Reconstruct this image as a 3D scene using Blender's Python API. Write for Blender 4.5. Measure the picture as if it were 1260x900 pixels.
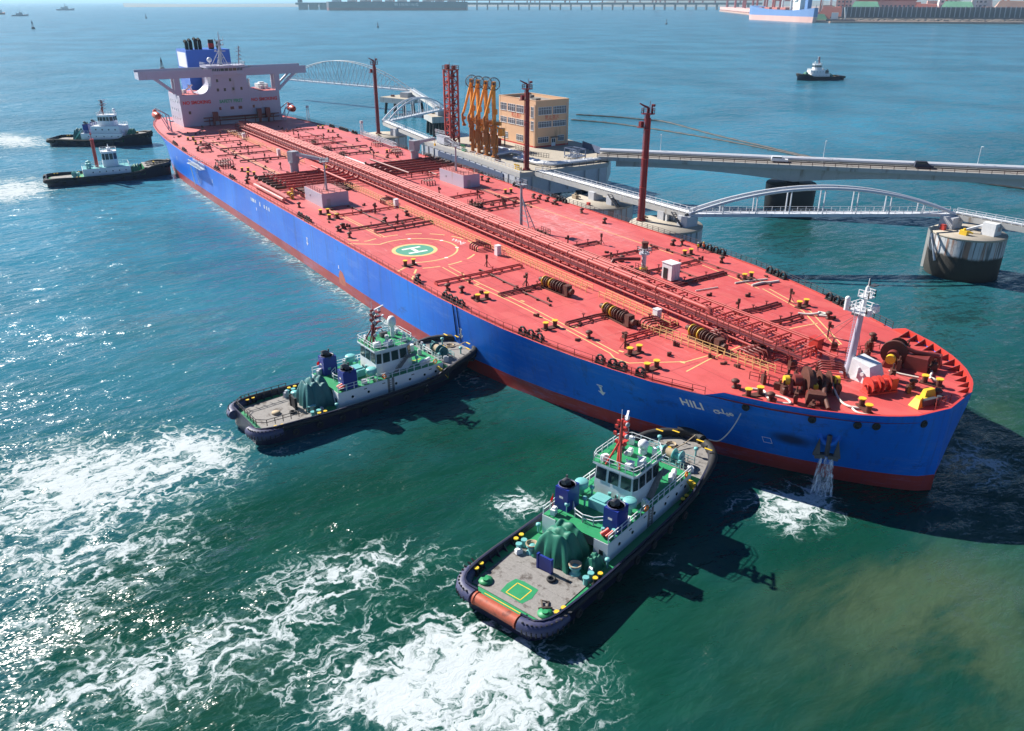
import bpy, bmesh, math, random
from mathutils import Vector, Matrix, noise
random.seed(7)
R = math.radians
for o in list(bpy.data.objects): bpy.data.objects.remove(o)
SC = bpy.context.scene
COL = SC.collection

# ------------------------------------------------------------------ camera
cam = bpy.data.objects.new('Camera', bpy.data.cameras.new('Camera'))
COL.objects.link(cam)
YAW, PITCH = R(146.125), R(24.327)
fw = Vector((math.cos(YAW)*math.cos(PITCH), math.sin(YAW)*math.cos(PITCH), -math.sin(PITCH)))
rt = Vector((math.sin(YAW), -math.cos(YAW), 0)); up = rt.cross(fw)
M3 = Matrix((rt, up, -fw)).transposed()
cam.matrix_world = Matrix.Translation((369.66, -89.82, 54.96)) @ M3.to_4x4()
cam.data.sensor_fit = 'HORIZONTAL'; cam.data.sensor_width = 36; cam.data.lens = 28.33
cam.data.clip_start = 1.0; cam.data.clip_end = 120000
SC.camera = cam

# ------------------------------------------------------------------ light
SUN_AZ, SUN_EL = R(200), R(37)
sd = Vector((math.cos(SUN_AZ)*math.cos(SUN_EL), math.sin(SUN_AZ)*math.cos(SUN_EL), math.sin(SUN_EL)))
W = bpy.data.worlds.new('World'); SC.world = W; W.use_nodes = True
nt = W.node_tree; bgn = nt.nodes['Background']
sky = nt.nodes.new('ShaderNodeTexSky'); sky.sky_type = 'NISHITA'; sky.sun_disc = False
sky.sun_elevation = SUN_EL; sky.sun_rotation = math.atan2(sd.x, sd.y)
sky.air_density = 0.9; sky.dust_density = 0.0; sky.ozone_density = 9.0; sky.altitude = 50
nt.links.new(sky.outputs[0], bgn.inputs[0]); bgn.inputs[1].default_value = 0.052
sl = bpy.data.lights.new('Sun', 'SUN'); sl.energy = 5.0; sl.angle = R(0.53); sl.color = (1, .955, .88)
so = bpy.data.objects.new('Sun', sl); COL.objects.link(so)
so.rotation_euler = (-sd).to_track_quat('-Z', 'Y').to_euler()
so.location = (100, -100, 300)
vs = SC.view_settings
vs.view_transform = 'Standard'; vs.look = 'None'; vs.gamma = 1; vs.exposure = 0.9
try: vs.use_curve_mapping = False
except Exception: pass
SC.render.engine = 'CYCLES'
SC.cycles.max_bounces = 6; SC.cycles.diffuse_bounces = 2; SC.cycles.glossy_bounces = 3
SC.cycles.transparent_max_bounces = 12; SC.cycles.volume_bounces = 0
SC.cycles.sample_clamp_direct = 4
SC.cycles.sample_clamp_indirect = 4

# ------------------------------------------------------------------ materials
MATS = {}
class NB:
    """tiny node builder"""
    def __init__(s, m):
        s.nt = m.node_tree; s.n = s.nt.nodes; s.l = s.nt.links
        s.bsdf = s.n['Principled BSDF']
    def new(s, t, **k):
        n = s.n.new(t)
        for a, b in k.items(): setattr(n, a, b)
        return n
    def put(s, sock, v):
        if hasattr(v, 'is_output') or hasattr(v, 'links'): s.l.new(v, sock)
        else:
            try: sock.default_value = v
            except Exception:
                sock.default_value = tuple(v) + (1,)
    def math(s, op, a, b=None, c=None, clamp=False):
        n = s.new('ShaderNodeMath', operation=op, use_clamp=clamp)
        for i, v in enumerate((a, b, c)):
            if v is not None: s.put(n.inputs[i], v)
        return n.outputs[0]
    def coord(s, kind='Object'): return s.new('ShaderNodeTexCoord').outputs[kind]
    def mapping(s, vec, scale=(1,1,1), rot=(0,0,0), loc=(0,0,0)):
        n = s.new('ShaderNodeMapping'); s.put(n.inputs[0], vec)
        n.inputs['Scale'].default_value = scale; n.inputs['Rotation'].default_value = rot; n.inputs['Location'].default_value = loc
        return n.outputs[0]
    def noise(s, vec, scale, detail=3, rough=.55, dist=0, col=False):
        n = s.new('ShaderNodeTexNoise'); s.put(n.inputs['Vector'], vec)
        n.inputs['Scale'].default_value = scale; n.inputs['Detail'].default_value = detail
        n.inputs['Roughness'].default_value = rough; n.inputs['Distortion'].default_value = dist
        return n.outputs['Color' if col else 'Fac']
    def ramp(s, v, lo, hi):
        n = s.new('ShaderNodeMapRange', interpolation_type='SMOOTHSTEP'); s.put(n.inputs[0], v)
        n.inputs[1].default_value = lo; n.inputs[2].default_value = hi
        return n.outputs[0]
    def mix(s, f, a, b, mode='MIX'):
        n = s.new('ShaderNodeMix', data_type='RGBA', blend_type=mode)
        s.put(n.inputs['Factor'], f); s.put(n.inputs['A'], a if not isinstance(a, tuple) else a); s.put(n.inputs['B'], b)
        return n.outputs['Result']
    def sep(s, v):
        n = s.new('ShaderNodeSeparateXYZ'); s.put(n.inputs[0], v); return n.outputs
    def bump(s, h, strength=.3, dist=.05, normal=None):
        n = s.new('ShaderNodeBump'); s.put(n.inputs['Height'], h)
        n.inputs['Strength'].default_value = strength; n.inputs['Distance'].default_value = dist
        if normal is not None: s.l.new(normal, n.inputs['Normal'])
        return n.outputs[0]
def rgb(c): return tuple(c) + (1,) if len(c) == 3 else c
def base_mat(name):
    m = bpy.data.materials.new(name); m.use_nodes = True; MATS[name] = m
    return m, NB(m)
def mat(name, c, rough=.5, metal=0, vary=.18, scale=1.5, dirt=None, dirt_amt=.0, dirt_scale=.8, streak=False, spec=.5):
    """paint with soft tone variation and optional dirt / rust patches of their own colour"""
    m, b = base_mat(name)
    co = b.coord()
    n1 = b.noise(co, scale, 4, .6)
    lo = tuple(max(0, x*(1-vary)) for x in c); hi = tuple(min(1, x*(1+vary)) for x in c)
    col = b.mix(n1, rgb(lo), rgb(hi))
    if dirt is not None:
        v = b.mapping(co, (1, 1, .18)) if streak else co
        n2 = b.noise(v, dirt_scale, 6, .65)
        f = b.ramp(n2, .62-dirt_amt*.3, .74-dirt_amt*.2)
        col = b.mix(f, col, rgb(dirt))
    b.put(b.bsdf.inputs['Base Color'], col)
    b.put(b.bsdf.inputs['Roughness'], b.math('MULTIPLY_ADD', n1, .2, rough-.1))
    b.bsdf.inputs['Metallic'].default_value = metal
    b.bsdf.inputs['Specular IOR Level'].default_value = spec
    return m

RUST = (.16, .05, .02)
mat('white', (.74, .75, .76), .42, dirt=(.42,.36,.3), dirt_amt=.05, streak=True)
mat('tug_white', (.78, .8, .82), .4, vary=.06, dirt=(.45,.4,.33), dirt_amt=.0, streak=True)
mat('superstructure', (.43, .42, .51), .45, vary=.08, scale=.3, dirt=(.36,.31,.31), dirt_amt=.12, streak=True, dirt_scale=.4)
mat('grey', (.34, .35, .38), .5, dirt=RUST, dirt_amt=.0)
mat('light_grey', (.52, .53, .56), .5, dirt=(.3,.24,.2), dirt_amt=.0)
mat('dark_grey', (.07, .07, .08), .55)
mat('black', (.014, .014, .016), .6)
mat('rubber', (.018, .018, .02), .75)
mat('pipe_red', (.44, .062, .052), .6, vary=.25, dirt=(.2,.05,.04), dirt_amt=.1)
mat('pipe_pink', (.60, .20, .17), .38, vary=.2, dirt=(.3,.08,.06), dirt_amt=.1)
mat('dark_red', (.19, .032, .026), .5, vary=.3)
mat('rust_brown', (.10, .032, .02), .65, vary=.5, scale=4)
mat('bright_red', (.55, .05, .035), .4)
mat('orange_red', (.62, .10, .03), .45)
mat('yellow', (.78, .50, .03), .5, vary=.15, dirt=RUST, dirt_amt=.0)
mat('cream_yellow', (.74, .50, .20), .6, vary=.2)
mat('marking_white', (.78, .76, .74), .6, vary=.12)
mat('green_deck', (.022, .26, .10), .5, vary=.2, dirt=(.02,.16,.07), dirt_amt=.1)
mat('pad_green', (.08, .30, .20), .6, vary=.15)
mat('tarp_green', (.016, .17, .11), .6, vary=.3, scale=.9)
mat('tarp_teal', (.02, .13, .14), .6, vary=.3, scale=.9)
mat('turquoise', (.16, .45, .44), .4)
mat('tug_blue', (.012, .03, .24), .4, vary=.15)
mat('navy', (.012, .014, .042), .45, vary=.3, dirt=(.05,.045,.06), dirt_amt=.1, streak=True)
mat('navy_fender', (.045, .05, .12), .55, vary=.35, dirt=(.11,.09,.1), dirt_amt=.2)
mat('roller_red', (.46, .10, .05), .55, vary=.25, dirt=(.2,.05,.03), dirt_amt=.25, scale=3)
mat('wood_deck', (.25, .235, .22), .8, vary=.35, scale=3.5, dirt=(.09,.075,.065), dirt_amt=.35, dirt_scale=.9)
mat('rope_white', (.66, .62, .55), .85, vary=.15, scale=6)
mat('rope_tan', (.42, .33, .22), .9, vary=.25, scale=6)
mat('rope_dark', (.10, .075, .06), .9)
mat('funnel_blue', (.02, .12, .52), .4, vary=.1)
mat('orange_boat', (.62, .08, .03), .4)
mat('concrete', (.45, .44, .42), .8, vary=.15, scale=.6, dirt=(.26,.22,.18), dirt_amt=.15, streak=True, dirt_scale=.35)
mat('concrete_top', (.40, .35, .28), .85, vary=.2, scale=.8, dirt=(.2,.15,.1), dirt_amt=.1)
mat('pale_steel', (.60, .62, .66), .45, vary=.1, dirt=(.32,.24,.2), dirt_amt=.03)
mat('recess_blue', (.09, .12, .20), .6, dirt=(.05,.05,.06), dirt_amt=.1)
mat('tower_red', (.17, .014, .017), .45, vary=.2)
mat('lattice_red', (.40, .05, .04), .5, vary=.25, scale=.6)
mat('arm_orange', (.80, .31, .02), .45, vary=.2, dirt=(.28,.09,.02), dirt_amt=.05)
mat('arm_dark', (.44, .16, .03), .6, vary=.5)
mat('cream_wall', (.72, .44, .26), .75, vary=.07, scale=.35, dirt=(.5,.3,.17), dirt_amt=.05, streak=True, dirt_scale=.4)
mat('roof_grey', (.24, .22, .20), .85, vary=.25, scale=.6)
mat('silver', (.62, .64, .68), .32, metal=.5, vary=.12)
mat('sign_red', (.62, .02, .015), .6, vary=.05)
mat('sign_green', (.05, .33, .15), .6, vary=.05)
mat('hivis', (.75, .75, .05), .8, vary=.05)
mat('hivis_orange', (.85, .22, .03), .8, vary=.05)
mat('skin', (.45, .26, .18), .6, vary=.05)
mat('cloth_dark', (.03, .035, .06), .9)
mat('far_red', (.42, .12, .09), .8, vary=.3, scale=.02)
mat('far_dark', (.10, .09, .11), .8, vary=.3, scale=.02)
mat('far_green', (.18, .42, .26), .8, vary=.25, scale=.03)
mat('far_ochre', (.42, .26, .20), .8, vary=.25, scale=.03)
mat('far_white', (.7, .68, .66), .7, vary=.1, scale=.05)
mat('far_blue', (.09, .19, .40), .6, vary=.1, scale=.05)
mat('far_pink', (.60, .36, .32), .7, vary=.15, scale=.05)
mat('far_hill', (.20, .19, .17), .9, vary=.3, scale=.01)
mat('rock', (.17, .14, .12), .9, vary=.6, scale=.25)
def glass(name, c, rough=.12):
    m, b = base_mat(name)
    co = b.coord(); n = b.noise(co, .7, 2)
    b.put(b.bsdf.inputs['Base Color'], b.mix(n, rgb(tuple(x*.6 for x in c)), rgb(tuple(x*1.4 for x in c))))
    b.bsdf.inputs['Roughness'].default_value = rough
    b.bsdf.inputs['Specular IOR Level'].default_value = .8
glass('glass_dark', (.016, .03, .035))
glass('glass_grey', (.10, .115, .14), .2)

def deck_material():
    m, b = base_mat('ship_deck')
    co = b.coord(); X, Y, Z = b.sep(co)
    big = b.noise(co, .045, 4, .6); mid = b.noise(co, .35, 5, .65)
    col = b.mix(b.ramp(big, .3, .7), rgb((.49, .062, .056)), rgb((.60, .105, .098)))
    col = b.mix(b.math('MULTIPLY', b.ramp(mid, .5, .75), .4), col, rgb((.42, .055, .045)))
    # chalky scuffing, streaked along the plates
    st = b.noise(b.mapping(co, (.35, 1.6, 1), (0, 0, R(8))), .9, 6, .7)
    st2 = b.noise(b.mapping(co, (1.6, .3, 1), (0, 0, R(-10))), .8, 6, .7)
    area = b.ramp(b.noise(co, .03, 2, .5), .42, .62)
    w = b.math('MULTIPLY', b.math('MAXIMUM', b.ramp(st, .52, .78), b.ramp(st2, .56, .8)), b.math('MULTIPLY_ADD', area, .55, .12))
    # heavily walked and scraped zone on the port side amidships
    dx = b.math('DIVIDE', b.math('SUBTRACT', X, 233), 22); dy = b.math('DIVIDE', b.math('SUBTRACT', Y, 17), 9)
    r = b.math('SQRT', b.math('ADD', b.math('MULTIPLY', dx, dx), b.math('MULTIPLY', dy, dy)))
    zone = b.math('SUBTRACT', 1, b.ramp(r, .45, 1.15))
    w = b.math('ADD', w, b.math('MULTIPLY', zone, b.math('MULTIPLY', b.ramp(b.math('MAXIMUM', st, st2), .40, .68), .8)), clamp=True)
    # pinker towards the stern: distance haze and sheen painted into the colour
    aft = b.math('SUBTRACT', 1, b.ramp(X, 60, 300))
    col = b.mix(b.math('MULTIPLY', aft, .55), col, rgb((.60, .175, .18)))
    col = b.mix(b.math('MULTIPLY', w, .50), col, rgb((.72, .42, .40)))
    sf = b.ramp(b.math('MAXIMUM', b.noise(b.mapping(co, (.3, 2.2, 1), (0, 0, R(14))), 1.1, 5, .7), b.noise(b.mapping(co, (2.0, .3, 1), (0, 0, R(-6))), 1.0, 5, .7)), .53, .68)
    col = b.mix(b.math('MULTIPLY', zone, b.math('MULTIPLY', sf, .6)), col, rgb((.78, .50, .48)))
    # plate seams
    def seam(v, step, wd):
        f = b.math('FRACT', b.math('DIVIDE', v, step))
        return b.math('SUBTRACT', 1, b.ramp(b.math('ABSOLUTE', b.math('SUBTRACT', f, .5)), 0, wd/step))
    s = b.math('MAXIMUM', seam(X, 14.0, .22), seam(Y, 4.1, .14))
    col = b.mix(b.math('MULTIPLY', s, .50), col, rgb((.28, .04, .035)))
    wr = b.ramp(b.noise(b.mapping(co, (.5, 1.3, 1), (0, 0, .1), (5, 5, 0)), .22, 7, .72), .54, .72)
    col = b.mix(b.math('MULTIPLY', wr, .6), col, rgb((.33, .030, .026)))
    pt = b.ramp(b.noise(b.mapping(co, (.12, .4, 1), (0, 0, 0), (50, 9, 0)), 1, 1, .3), .56, .58)
    col = b.mix(b.math('MULTIPLY', pt, .5), col, rgb((.60, .12, .105)))
    blot = b.ramp(b.noise(co, 1.3, 5, .72), .64, .73)
    col = b.mix(b.math('MULTIPLY', blot, .75), col, rgb((.20, .05, .04)))
    b.put(b.bsdf.inputs['Base Color'], col)
    b.put(b.bsdf.inputs['Roughness'], b.math('MULTIPLY_ADD', mid, .25, .42))
    b.put(b.bsdf.inputs['Normal'], b.bump(b.noise(co, .5, 4), .25, .05))
deck_material()

def hull_material(name, c, c2, rust_amt):
    m, b = base_mat(name)
    co = b.coord(); X, Y, Z = b.sep(co)
    n = b.noise(b.mapping(co, (1, 1, .5)), .08, 5, .6)
    col = b.mix(b.ramp(n, .35, .65), rgb(c), rgb(c2))
    # plate strakes
    def seam(v, step, wd):
        f = b.math('FRACT', b.math('DIVIDE', v, step))
        return b.math('SUBTRACT', 1, b.ramp(b.math('ABSOLUTE', b.math('SUBTRACT', f, .5)), 0, wd/step))
    s = b.math('MAXIMUM', seam(X, 13.0, .12), seam(Z, 2.9, .07))
    col = b.mix(b.math('MULTIPLY', s, .16), col, rgb(tuple(min(1, x*1.5+.03) for x in c)))
    # scuffs from tugs and pale salt bloom
    sc = b.ramp(b.noise(b.mapping(co, (.10, .10, .55)), .6, 8, .8), .50, .64)
    col = b.mix(b.math('MULTIPLY', sc, .22), col, rgb((.16, .30, .60)))
    dk = b.ramp(b.noise(b.mapping(co, (.3, .3, .5), loc=(40, 3, 9)), .5, 8, .8), .58, .68)
    col = b.mix(b.math('MULTIPLY', dk, .45), col, rgb((.012, .02, .10)))
    if name == 'hull_blue':       # soot and mud thrown over the plating beside the anchor
        dx = b.math('DIVIDE', b.math('SUBTRACT', X, 316.6), 2.5); dz = b.math('DIVIDE', b.math('SUBTRACT', Z, 5.6), 1.3)
        rr = b.math('SQRT', b.math('ADD', b.math('MULTIPLY', dx, dx), b.math('MULTIPLY', dz, dz)))
        sp = b.math('MULTIPLY', b.math('SUBTRACT', 1, b.ramp(b.math('ADD', rr, b.math('MULTIPLY', n, .5)), .5, 1.4)), b.math('LESS_THAN', Y, 0))
        col = b.mix(b.math('MULTIPLY', sp, .85), col, rgb((.012, .013, .02)))
    vr = b.ramp(b.noise(b.mapping(co, (1.1, 1.1, .05), loc=(7, 2, 5)), .8, 6, .75), .52, .68)
    col = b.mix(b.math('MULTIPLY', vr, .30), col, rgb((.03, .05, .12)))
    ru = b.ramp(b.noise(b.mapping(co, (.6, .6, .12), loc=(4, 30, 2)), .9, 6, .7), .70, .78)
    col = b.mix(b.math('MULTIPLY', ru, rust_amt), col, rgb((.24, .08, .03)))
    b.put(b.bsdf.inputs['Base Color'], col)
    b.put(b.bsdf.inputs['Roughness'], b.math('MULTIPLY_ADD', n, .2, .38)); b.bsdf.inputs['Specular IOR Level'].default_value = .25
    b.put(b.bsdf.inputs['Normal'], b.bump(b.noise(co, .16, 3), .3, .12))
hull_material('hull_blue', (.001, .125, .60), (.003, .172, .68), .3)
hull_material('hull_boot', (.32, .034, .030), (.40, .055, .048), .6)

def dolphin_material():
    m, b = base_mat('dolphin_side')
    co = b.coord('Object'); X, Y, Z = b.sep(co)
    n = b.noise(co, .5, 5, .65)
    col = b.mix(n, rgb((.42, .43, .44)), rgb((.56, .57, .58)))
    st = b.noise(b.mapping(co, (1.2, 1.2, .05)), .8, 5, .65)
    col = b.mix(b.math('MULTIPLY', b.ramp(st, .50, .62), .8), col, rgb((.30, .11, .04)))
    col = b.mix(b.math('MULTIPLY', b.ramp(b.noise(b.mapping(co, (1.6, 1.6, .06), loc=(9, 9, 0)), .9, 4), .52, .62), .75), col, rgb((.06, .055, .05)))
    tide = b.math('SUBTRACT', 1, b.ramp(b.math('ADD', Z, b.math('MULTIPLY', n, 1.6)), 5.6, 6.3))
    col = b.mix(tide, col, rgb((.030, .027, .022)))
    b.put(b.bsdf.inputs['Base Color'], col); b.bsdf.inputs['Roughness'].default_value = .75
    b.put(b.bsdf.inputs['Normal'], b.bump(b.noise(co, 2, 5), .5, .1))
dolphin_material()

# ------------------------------------------------------------------ mesh builder
def rotz(p, a):
    c, s = math.cos(a), math.sin(a); return (p[0]*c-p[1]*s, p[0]*s+p[1]*c, p[2])
class MB:
    def __init__(s): s.v = []; s.f = []; s.m = []; s.sm = []
    def add(s, vs, fs, mi=0, smooth=False):
        k = len(s.v); s.v += [tuple(p) for p in vs]
        for f in fs: s.f.append([i+k for i in f]); s.m.append(mi); s.sm.append(smooth)
        return s
    def box(s, c, d, rz=0, mi=0, taper=1):
        x, y, z = d[0]/2, d[1]/2, d[2]/2
        vs = [(-x,-y,-z),(x,-y,-z),(x,y,-z),(-x,y,-z),(-x*taper,-y*taper,z),(x*taper,-y*taper,z),(x*taper,y*taper,z),(-x*taper,y*taper,z)]
        vs = [rotz(p, rz) for p in vs]; vs = [(p[0]+c[0], p[1]+c[1], p[2]+c[2]) for p in vs]
        return s.add(vs, [(3,2,1,0),(4,5,6,7),(0,1,5,4),(1,2,6,5),(2,3,7,6),(3,0,4,7)], mi)
    def bx(s, x0, x1, y0, y1, z0, z1, mi=0):
        return s.box(((x0+x1)/2,(y0+y1)/2,(z0+z1)/2), (abs(x1-x0),abs(y1-y0),abs(z1-z0)), 0, mi)
    def bar(s, p, q, w, h=None, mi=0):
        h = h or w; p = Vector(p); q = Vector(q); d = q-p
        if d.length < 1e-6: return s
        d.normalize(); a = Vector((0,0,1)) if abs(d.z) < .95 else Vector((1,0,0))
        u = d.cross(a).normalized(); n = u.cross(d)
        vs = []
        for b in (p, q):
            for sx, sy in ((-1,-1),(1,-1),(1,1),(-1,1)): vs.append(b+u*(w/2*sx)+n*(h/2*sy))
        return s.add(vs, [(0,1,2,3),(7,6,5,4),(0,4,5,1),(1,5,6,2),(2,6,7,3),(3,7,4,0)], mi)
    def path(s, pts, r, n=8, mi=0, cap=True, closed=False, smooth=True):
        pts = [Vector(p) for p in pts]; N = len(pts)
        rs = r if isinstance(r, (list, tuple)) else [r]*N
        rings = []; prev = None
        for i, p in enumerate(pts):
            if closed: d = pts[(i+1) % N]-pts[i-1]
            else: d = pts[min(i+1, N-1)]-pts[max(i-1, 0)]
            if d.length < 1e-9: d = Vector((0,0,1))
            d.normalize()
            if prev is None:
                a = Vector((0,0,1)) if abs(d.z) < .9 else Vector((1,0,0)); u = d.cross(a).normalized()
            else:
                u = prev-d*prev.dot(d)
                u = u.normalized() if u.length > 1e-6 else d.orthogonal().normalized()
            prev = u; w = d.cross(u)
            rings.append([p+(u*math.cos(2*math.pi*k/n)+w*math.sin(2*math.pi*k/n))*rs[i] for k in range(n)])
        vs = [q for g in rings for q in g]; fs = []
        for i in range(N if closed else N-1):
            j = (i+1) % N
            for k in range(n): fs.append((i*n+k, i*n+(k+1) % n, j*n+(k+1) % n, j*n+k))
        s.add(vs, fs, mi, smooth)
        if cap and not closed:
            s.add(rings[0], [tuple(reversed(range(n)))], mi); s.add(rings[-1], [tuple(range(n))], mi)
        return s
    def tube(s, p, q, r, n=8, mi=0, r2=None, cap=True):
        return s.path([p, q], [r, r if r2 is None else r2], n, mi, cap)
    def lathe(s, prof, c=(0,0,0), n=16, mi=0, smooth=True, axis=None):
        vs = []; fs = []
        for r, z in prof:
            for k in range(n):
                a = 2*math.pi*k/n; vs.append((r*math.cos(a), r*math.sin(a), z))
        for i in range(len(prof)-1):
            for k in range(n): fs.append((i*n+k, i*n+(k+1) % n, (i+1)*n+(k+1) % n, (i+1)*n+k))
        if prof[-1][0] > 1e-6: fs.append(tuple((len(prof)-1)*n+k for k in range(n)))
        if prof[0][0] > 1e-6: fs.append(tuple(reversed(range(n))))
        if axis is not None:
            q = Vector((0,0,1)).rotation_difference(Vector(axis)); vs = [q @ Vector(p) for p in vs]
        vs = [(p[0]+c[0], p[1]+c[1], p[2]+c[2]) for p in vs]
        return s.add(vs, fs, mi, smooth)
    def sphere(s, c, r, n=12, mi=0, sz=1):
        return s.lathe([(max(1e-4, r*math.sin(math.pi*i/n)), -r*sz*math.cos(math.pi*i/n)) for i in range(n+1)], c, n+4, mi)
    def prism(s, poly, z0, z1, mi=0, top=None):
        n = len(poly)
        A = sum(poly[i][0]*poly[(i+1) % n][1]-poly[(i+1) % n][0]*poly[i][1] for i in range(n))
        if A < 0: poly = list(reversed(poly))
        s.add([(x,y,z0) for x,y in poly]+[(x,y,z1) for x,y in poly], [(i,(i+1) % n,(i+1) % n+n,i+n) for i in range(n)]+[tuple(reversed(range(n)))], mi)
        s.add([(x,y,z1) for x,y in poly], [tuple(range(n))], mi if top is None else top)
        return s
    def poly(s, pts, mi=0): return s.add(pts, [tuple(range(len(pts)))], mi)
    def ring(s, c, r0, r1, z, n=48, mi=0, a0=0, a1=2*math.pi):
        vs = []; fs = []
        for k in range(n+1):
            a = a0+(a1-a0)*k/n
            vs += [(c[0]+r0*math.cos(a), c[1]+r0*math.sin(a), z), (c[0]+r1*math.cos(a), c[1]+r1*math.sin(a), z)]
        for k in range(n): fs.append((2*k, 2*k+1, 2*k+3, 2*k+2))
        return s.add(vs, fs, mi)
    def line2d(s, pts, w, z, mi=0):
        """flat painted stripe along a polyline, mitred at the corners"""
        P = [Vector((p[0], p[1])) for p in pts]; n = len(P); vs = []
        for i in range(n):
            a = (P[i]-P[i-1]).normalized() if i else (P[1]-P[0]).normalized()
            b = (P[i+1]-P[i]).normalized() if i < n-1 else a
            t = (a+b); t = t.normalized() if t.length > 1e-6 else a
            k = 1/max(.5, t.dot(a)); m = Vector((-t.y, t.x))*w/2*k
            vs += [(P[i].x+m.x, P[i].y+m.y, z), (P[i].x-m.x, P[i].y-m.y, z)]
        return s.add(vs, [(2*i, 2*i+1, 2*i+3, 2*i+2) for i in range(n-1)], mi)
    def rail(s, pts, h=1.05, step=2.0, r=.035, mi=0, rails=(1.0, .55)):
        pts = [Vector(p) for p in pts]
        for k in rails:
            for a, b in zip(pts[:-1], pts[1:]): s.bar(a+Vector((0,0,h*k)), b+Vector((0,0,h*k)), r*1.6, None, mi)
        for a, b in zip(pts[:-1], pts[1:]):
            L = (b-a).length; n = max(1, int(round(L/step)))
            for i in range(n+1):
                p = a.lerp(b, i/n); s.bar(p, p+Vector((0,0,h)), r*2, None, mi)
        return s
    def build(s, name, mats, parent=None, loc=None, rz=0):
        me = bpy.data.meshes.new(name)
        me.from_pydata(s.v, [], s.f)
        if isinstance(mats, str): mats = [mats]
        for k in mats: me.materials.append(MATS[k])
        me.polygons.foreach_set('material_index', s.m); me.polygons.foreach_set('use_smooth', s.sm)
        me.update()
        o = bpy.data.objects.new(name, me); COL.objects.link(o)
        if parent is not None: o.parent = parent
        if loc is not None: o.location = loc
        if rz: o.rotation_euler = (0, 0, rz)
        return o
def build_each(mb, name, mats, parent=None):
    """one object per loose piece of the mesh"""
    par = list(range(len(mb.v)))
    def find(i):
        while par[i] != i: par[i] = par[par[i]]; i = par[i]
        return i
    for f in mb.f:
        for k in f[1:]: par[find(k)] = find(f[0])
    groups = {}
    for q, f in enumerate(mb.f): groups.setdefault(find(f[0]), []).append(q)
    out = []
    for fs in groups.values():
        idx = {}; p = MB()
        for q in fs:
            for k in mb.f[q]:
                if k not in idx: idx[k] = len(p.v); p.v.append(mb.v[k])
            p.f.append([idx[k] for k in mb.f[q]]); p.m.append(mb.m[q]); p.sm.append(mb.sm[q])
        out.append(p.build(name, mats, parent))
    return out
def tag(o, label=None, cat=None, group=None, kind=None):
    if label: o['label'] = label
    if cat: o['category'] = cat
    if group: o['group'] = group
    if kind: o['kind'] = kind
    return o
def thing(name, loc, label, cat, group=None, rz=0):
    o = bpy.data.objects.new(name, None); COL.objects.link(o)
    o.empty_display_size = .5; o.location = loc; o.rotation_euler = (0, 0, rz)
    return tag(o, label, cat, group)
def dup(o, parent=None, loc=None, rz=None):
    c = o.copy(); COL.objects.link(c)
    if parent is not None: c.parent = parent
    if loc is not None: c.location = loc
    if rz is not None: c.rotation_euler = (0, 0, rz)
    for ch in list(o.children):
        dup(ch, c)
    return c
def text_mb(txt, size, mapf, mb=None, mi=0, align='CENTER', spacing=1.0, res=3, sx=1.0, bold=0):
    """letter shapes turned into mesh; mapf(u, v) gives the 3D point"""
    cu = bpy.data.curves.new('lettering', 'FONT'); cu.body = txt; cu.size = size
    cu.align_x = align; cu.align_y = 'CENTER'; cu.resolution_u = res; cu.space_character = spacing; cu.offset = bold
    ob = bpy.data.objects.new('lettering', cu); COL.objects.link(ob)
    dg = bpy.context.evaluated_depsgraph_get(); dg.update()
    me = bpy.data.meshes.new_from_object(ob.evaluated_get(dg))
    vs = [mapf(v.co.x*sx, v.co.y) for v in me.vertices]; fs = [tuple(p.vertices) for p in me.polygons]
    bpy.data.objects.remove(ob); bpy.data.curves.remove(cu); bpy.data.meshes.remove(me)
    mb = mb or MB(); mb.add(vs, fs, mi); return mb
def interp(x, xs, ys):
    if x <= xs[0]: return ys[0]
    for i in range(len(xs)-1):
        if x <= xs[i+1]:
            t = (x-xs[i])/(xs[i+1]-xs[i]); return ys[i]*(1-t)+ys[i+1]*t
    return ys[-1]
# ================================================================== WATER
FOAM=[ (270.0,-77.4,1.4,9.2,9.6,-0.1,0.95),(268.9,-87.7,3.1,9.6,12.3,0.2,0.85),(273.8,-92.6,2.9,7.2,9.7,-0.1,0.75),(266.5,-72.4,5.7,4.5,6.5,-0.6,0.85),(290.5,-92.8,-2.6,9.0,10.4,0.3,0.5),(289.1,-83.3,-2.5,11.3,7.6,0.1,0.45),(258.3,-89.3,0.1,7.7,7.7,0.1,0.55),(323.3,-59.6,8.6,4.0,2.9,-6.3,0.95),(322.5,-65.9,6.8,5.2,4.0,-5.5,0.85),(303.1,-64.9,1.6,9.6,4.6,0.8,0.75),(306.2,-79.5,-0.9,10.1,5.1,0.0,0.7),(306.2,-90.1,0.2,8.5,6.1,1.0,0.9),(312.3,-72.3,2.4,11.0,8.1,-0.9,0.42),(311.1,-57.6,3.4,0.5,3.9,-3.3,0.5),(320.6,-71.9,4.6,6.9,3.2,-1.5,0.55),(303.0,-43.9,0.7,3.5,3.4,-1.1,0.85),(321.1,-16.8,4.2,2.5,1.4,-3.8,1.35),(320.5,-11.4,2.0,1.4,1.7,-2.3,1.05),(321.8,-21.2,4.5,2.4,1.0,-2.6,0.5),(327.6,12.0,4.0,3.0,2.9,-5.3,1),(-49.1,-70.8,15.3,14.8,23.1,-1.7,1.75),(67.3,-79.9,-3.8,13.8,20.1,-0.4,1.75),(319.9,-37.4,4.0,-1.4,0.2,2.2,0.35),(272.8,-59.9,-0.6,7.2,3.2,-0.0,0.3) ]
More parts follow.
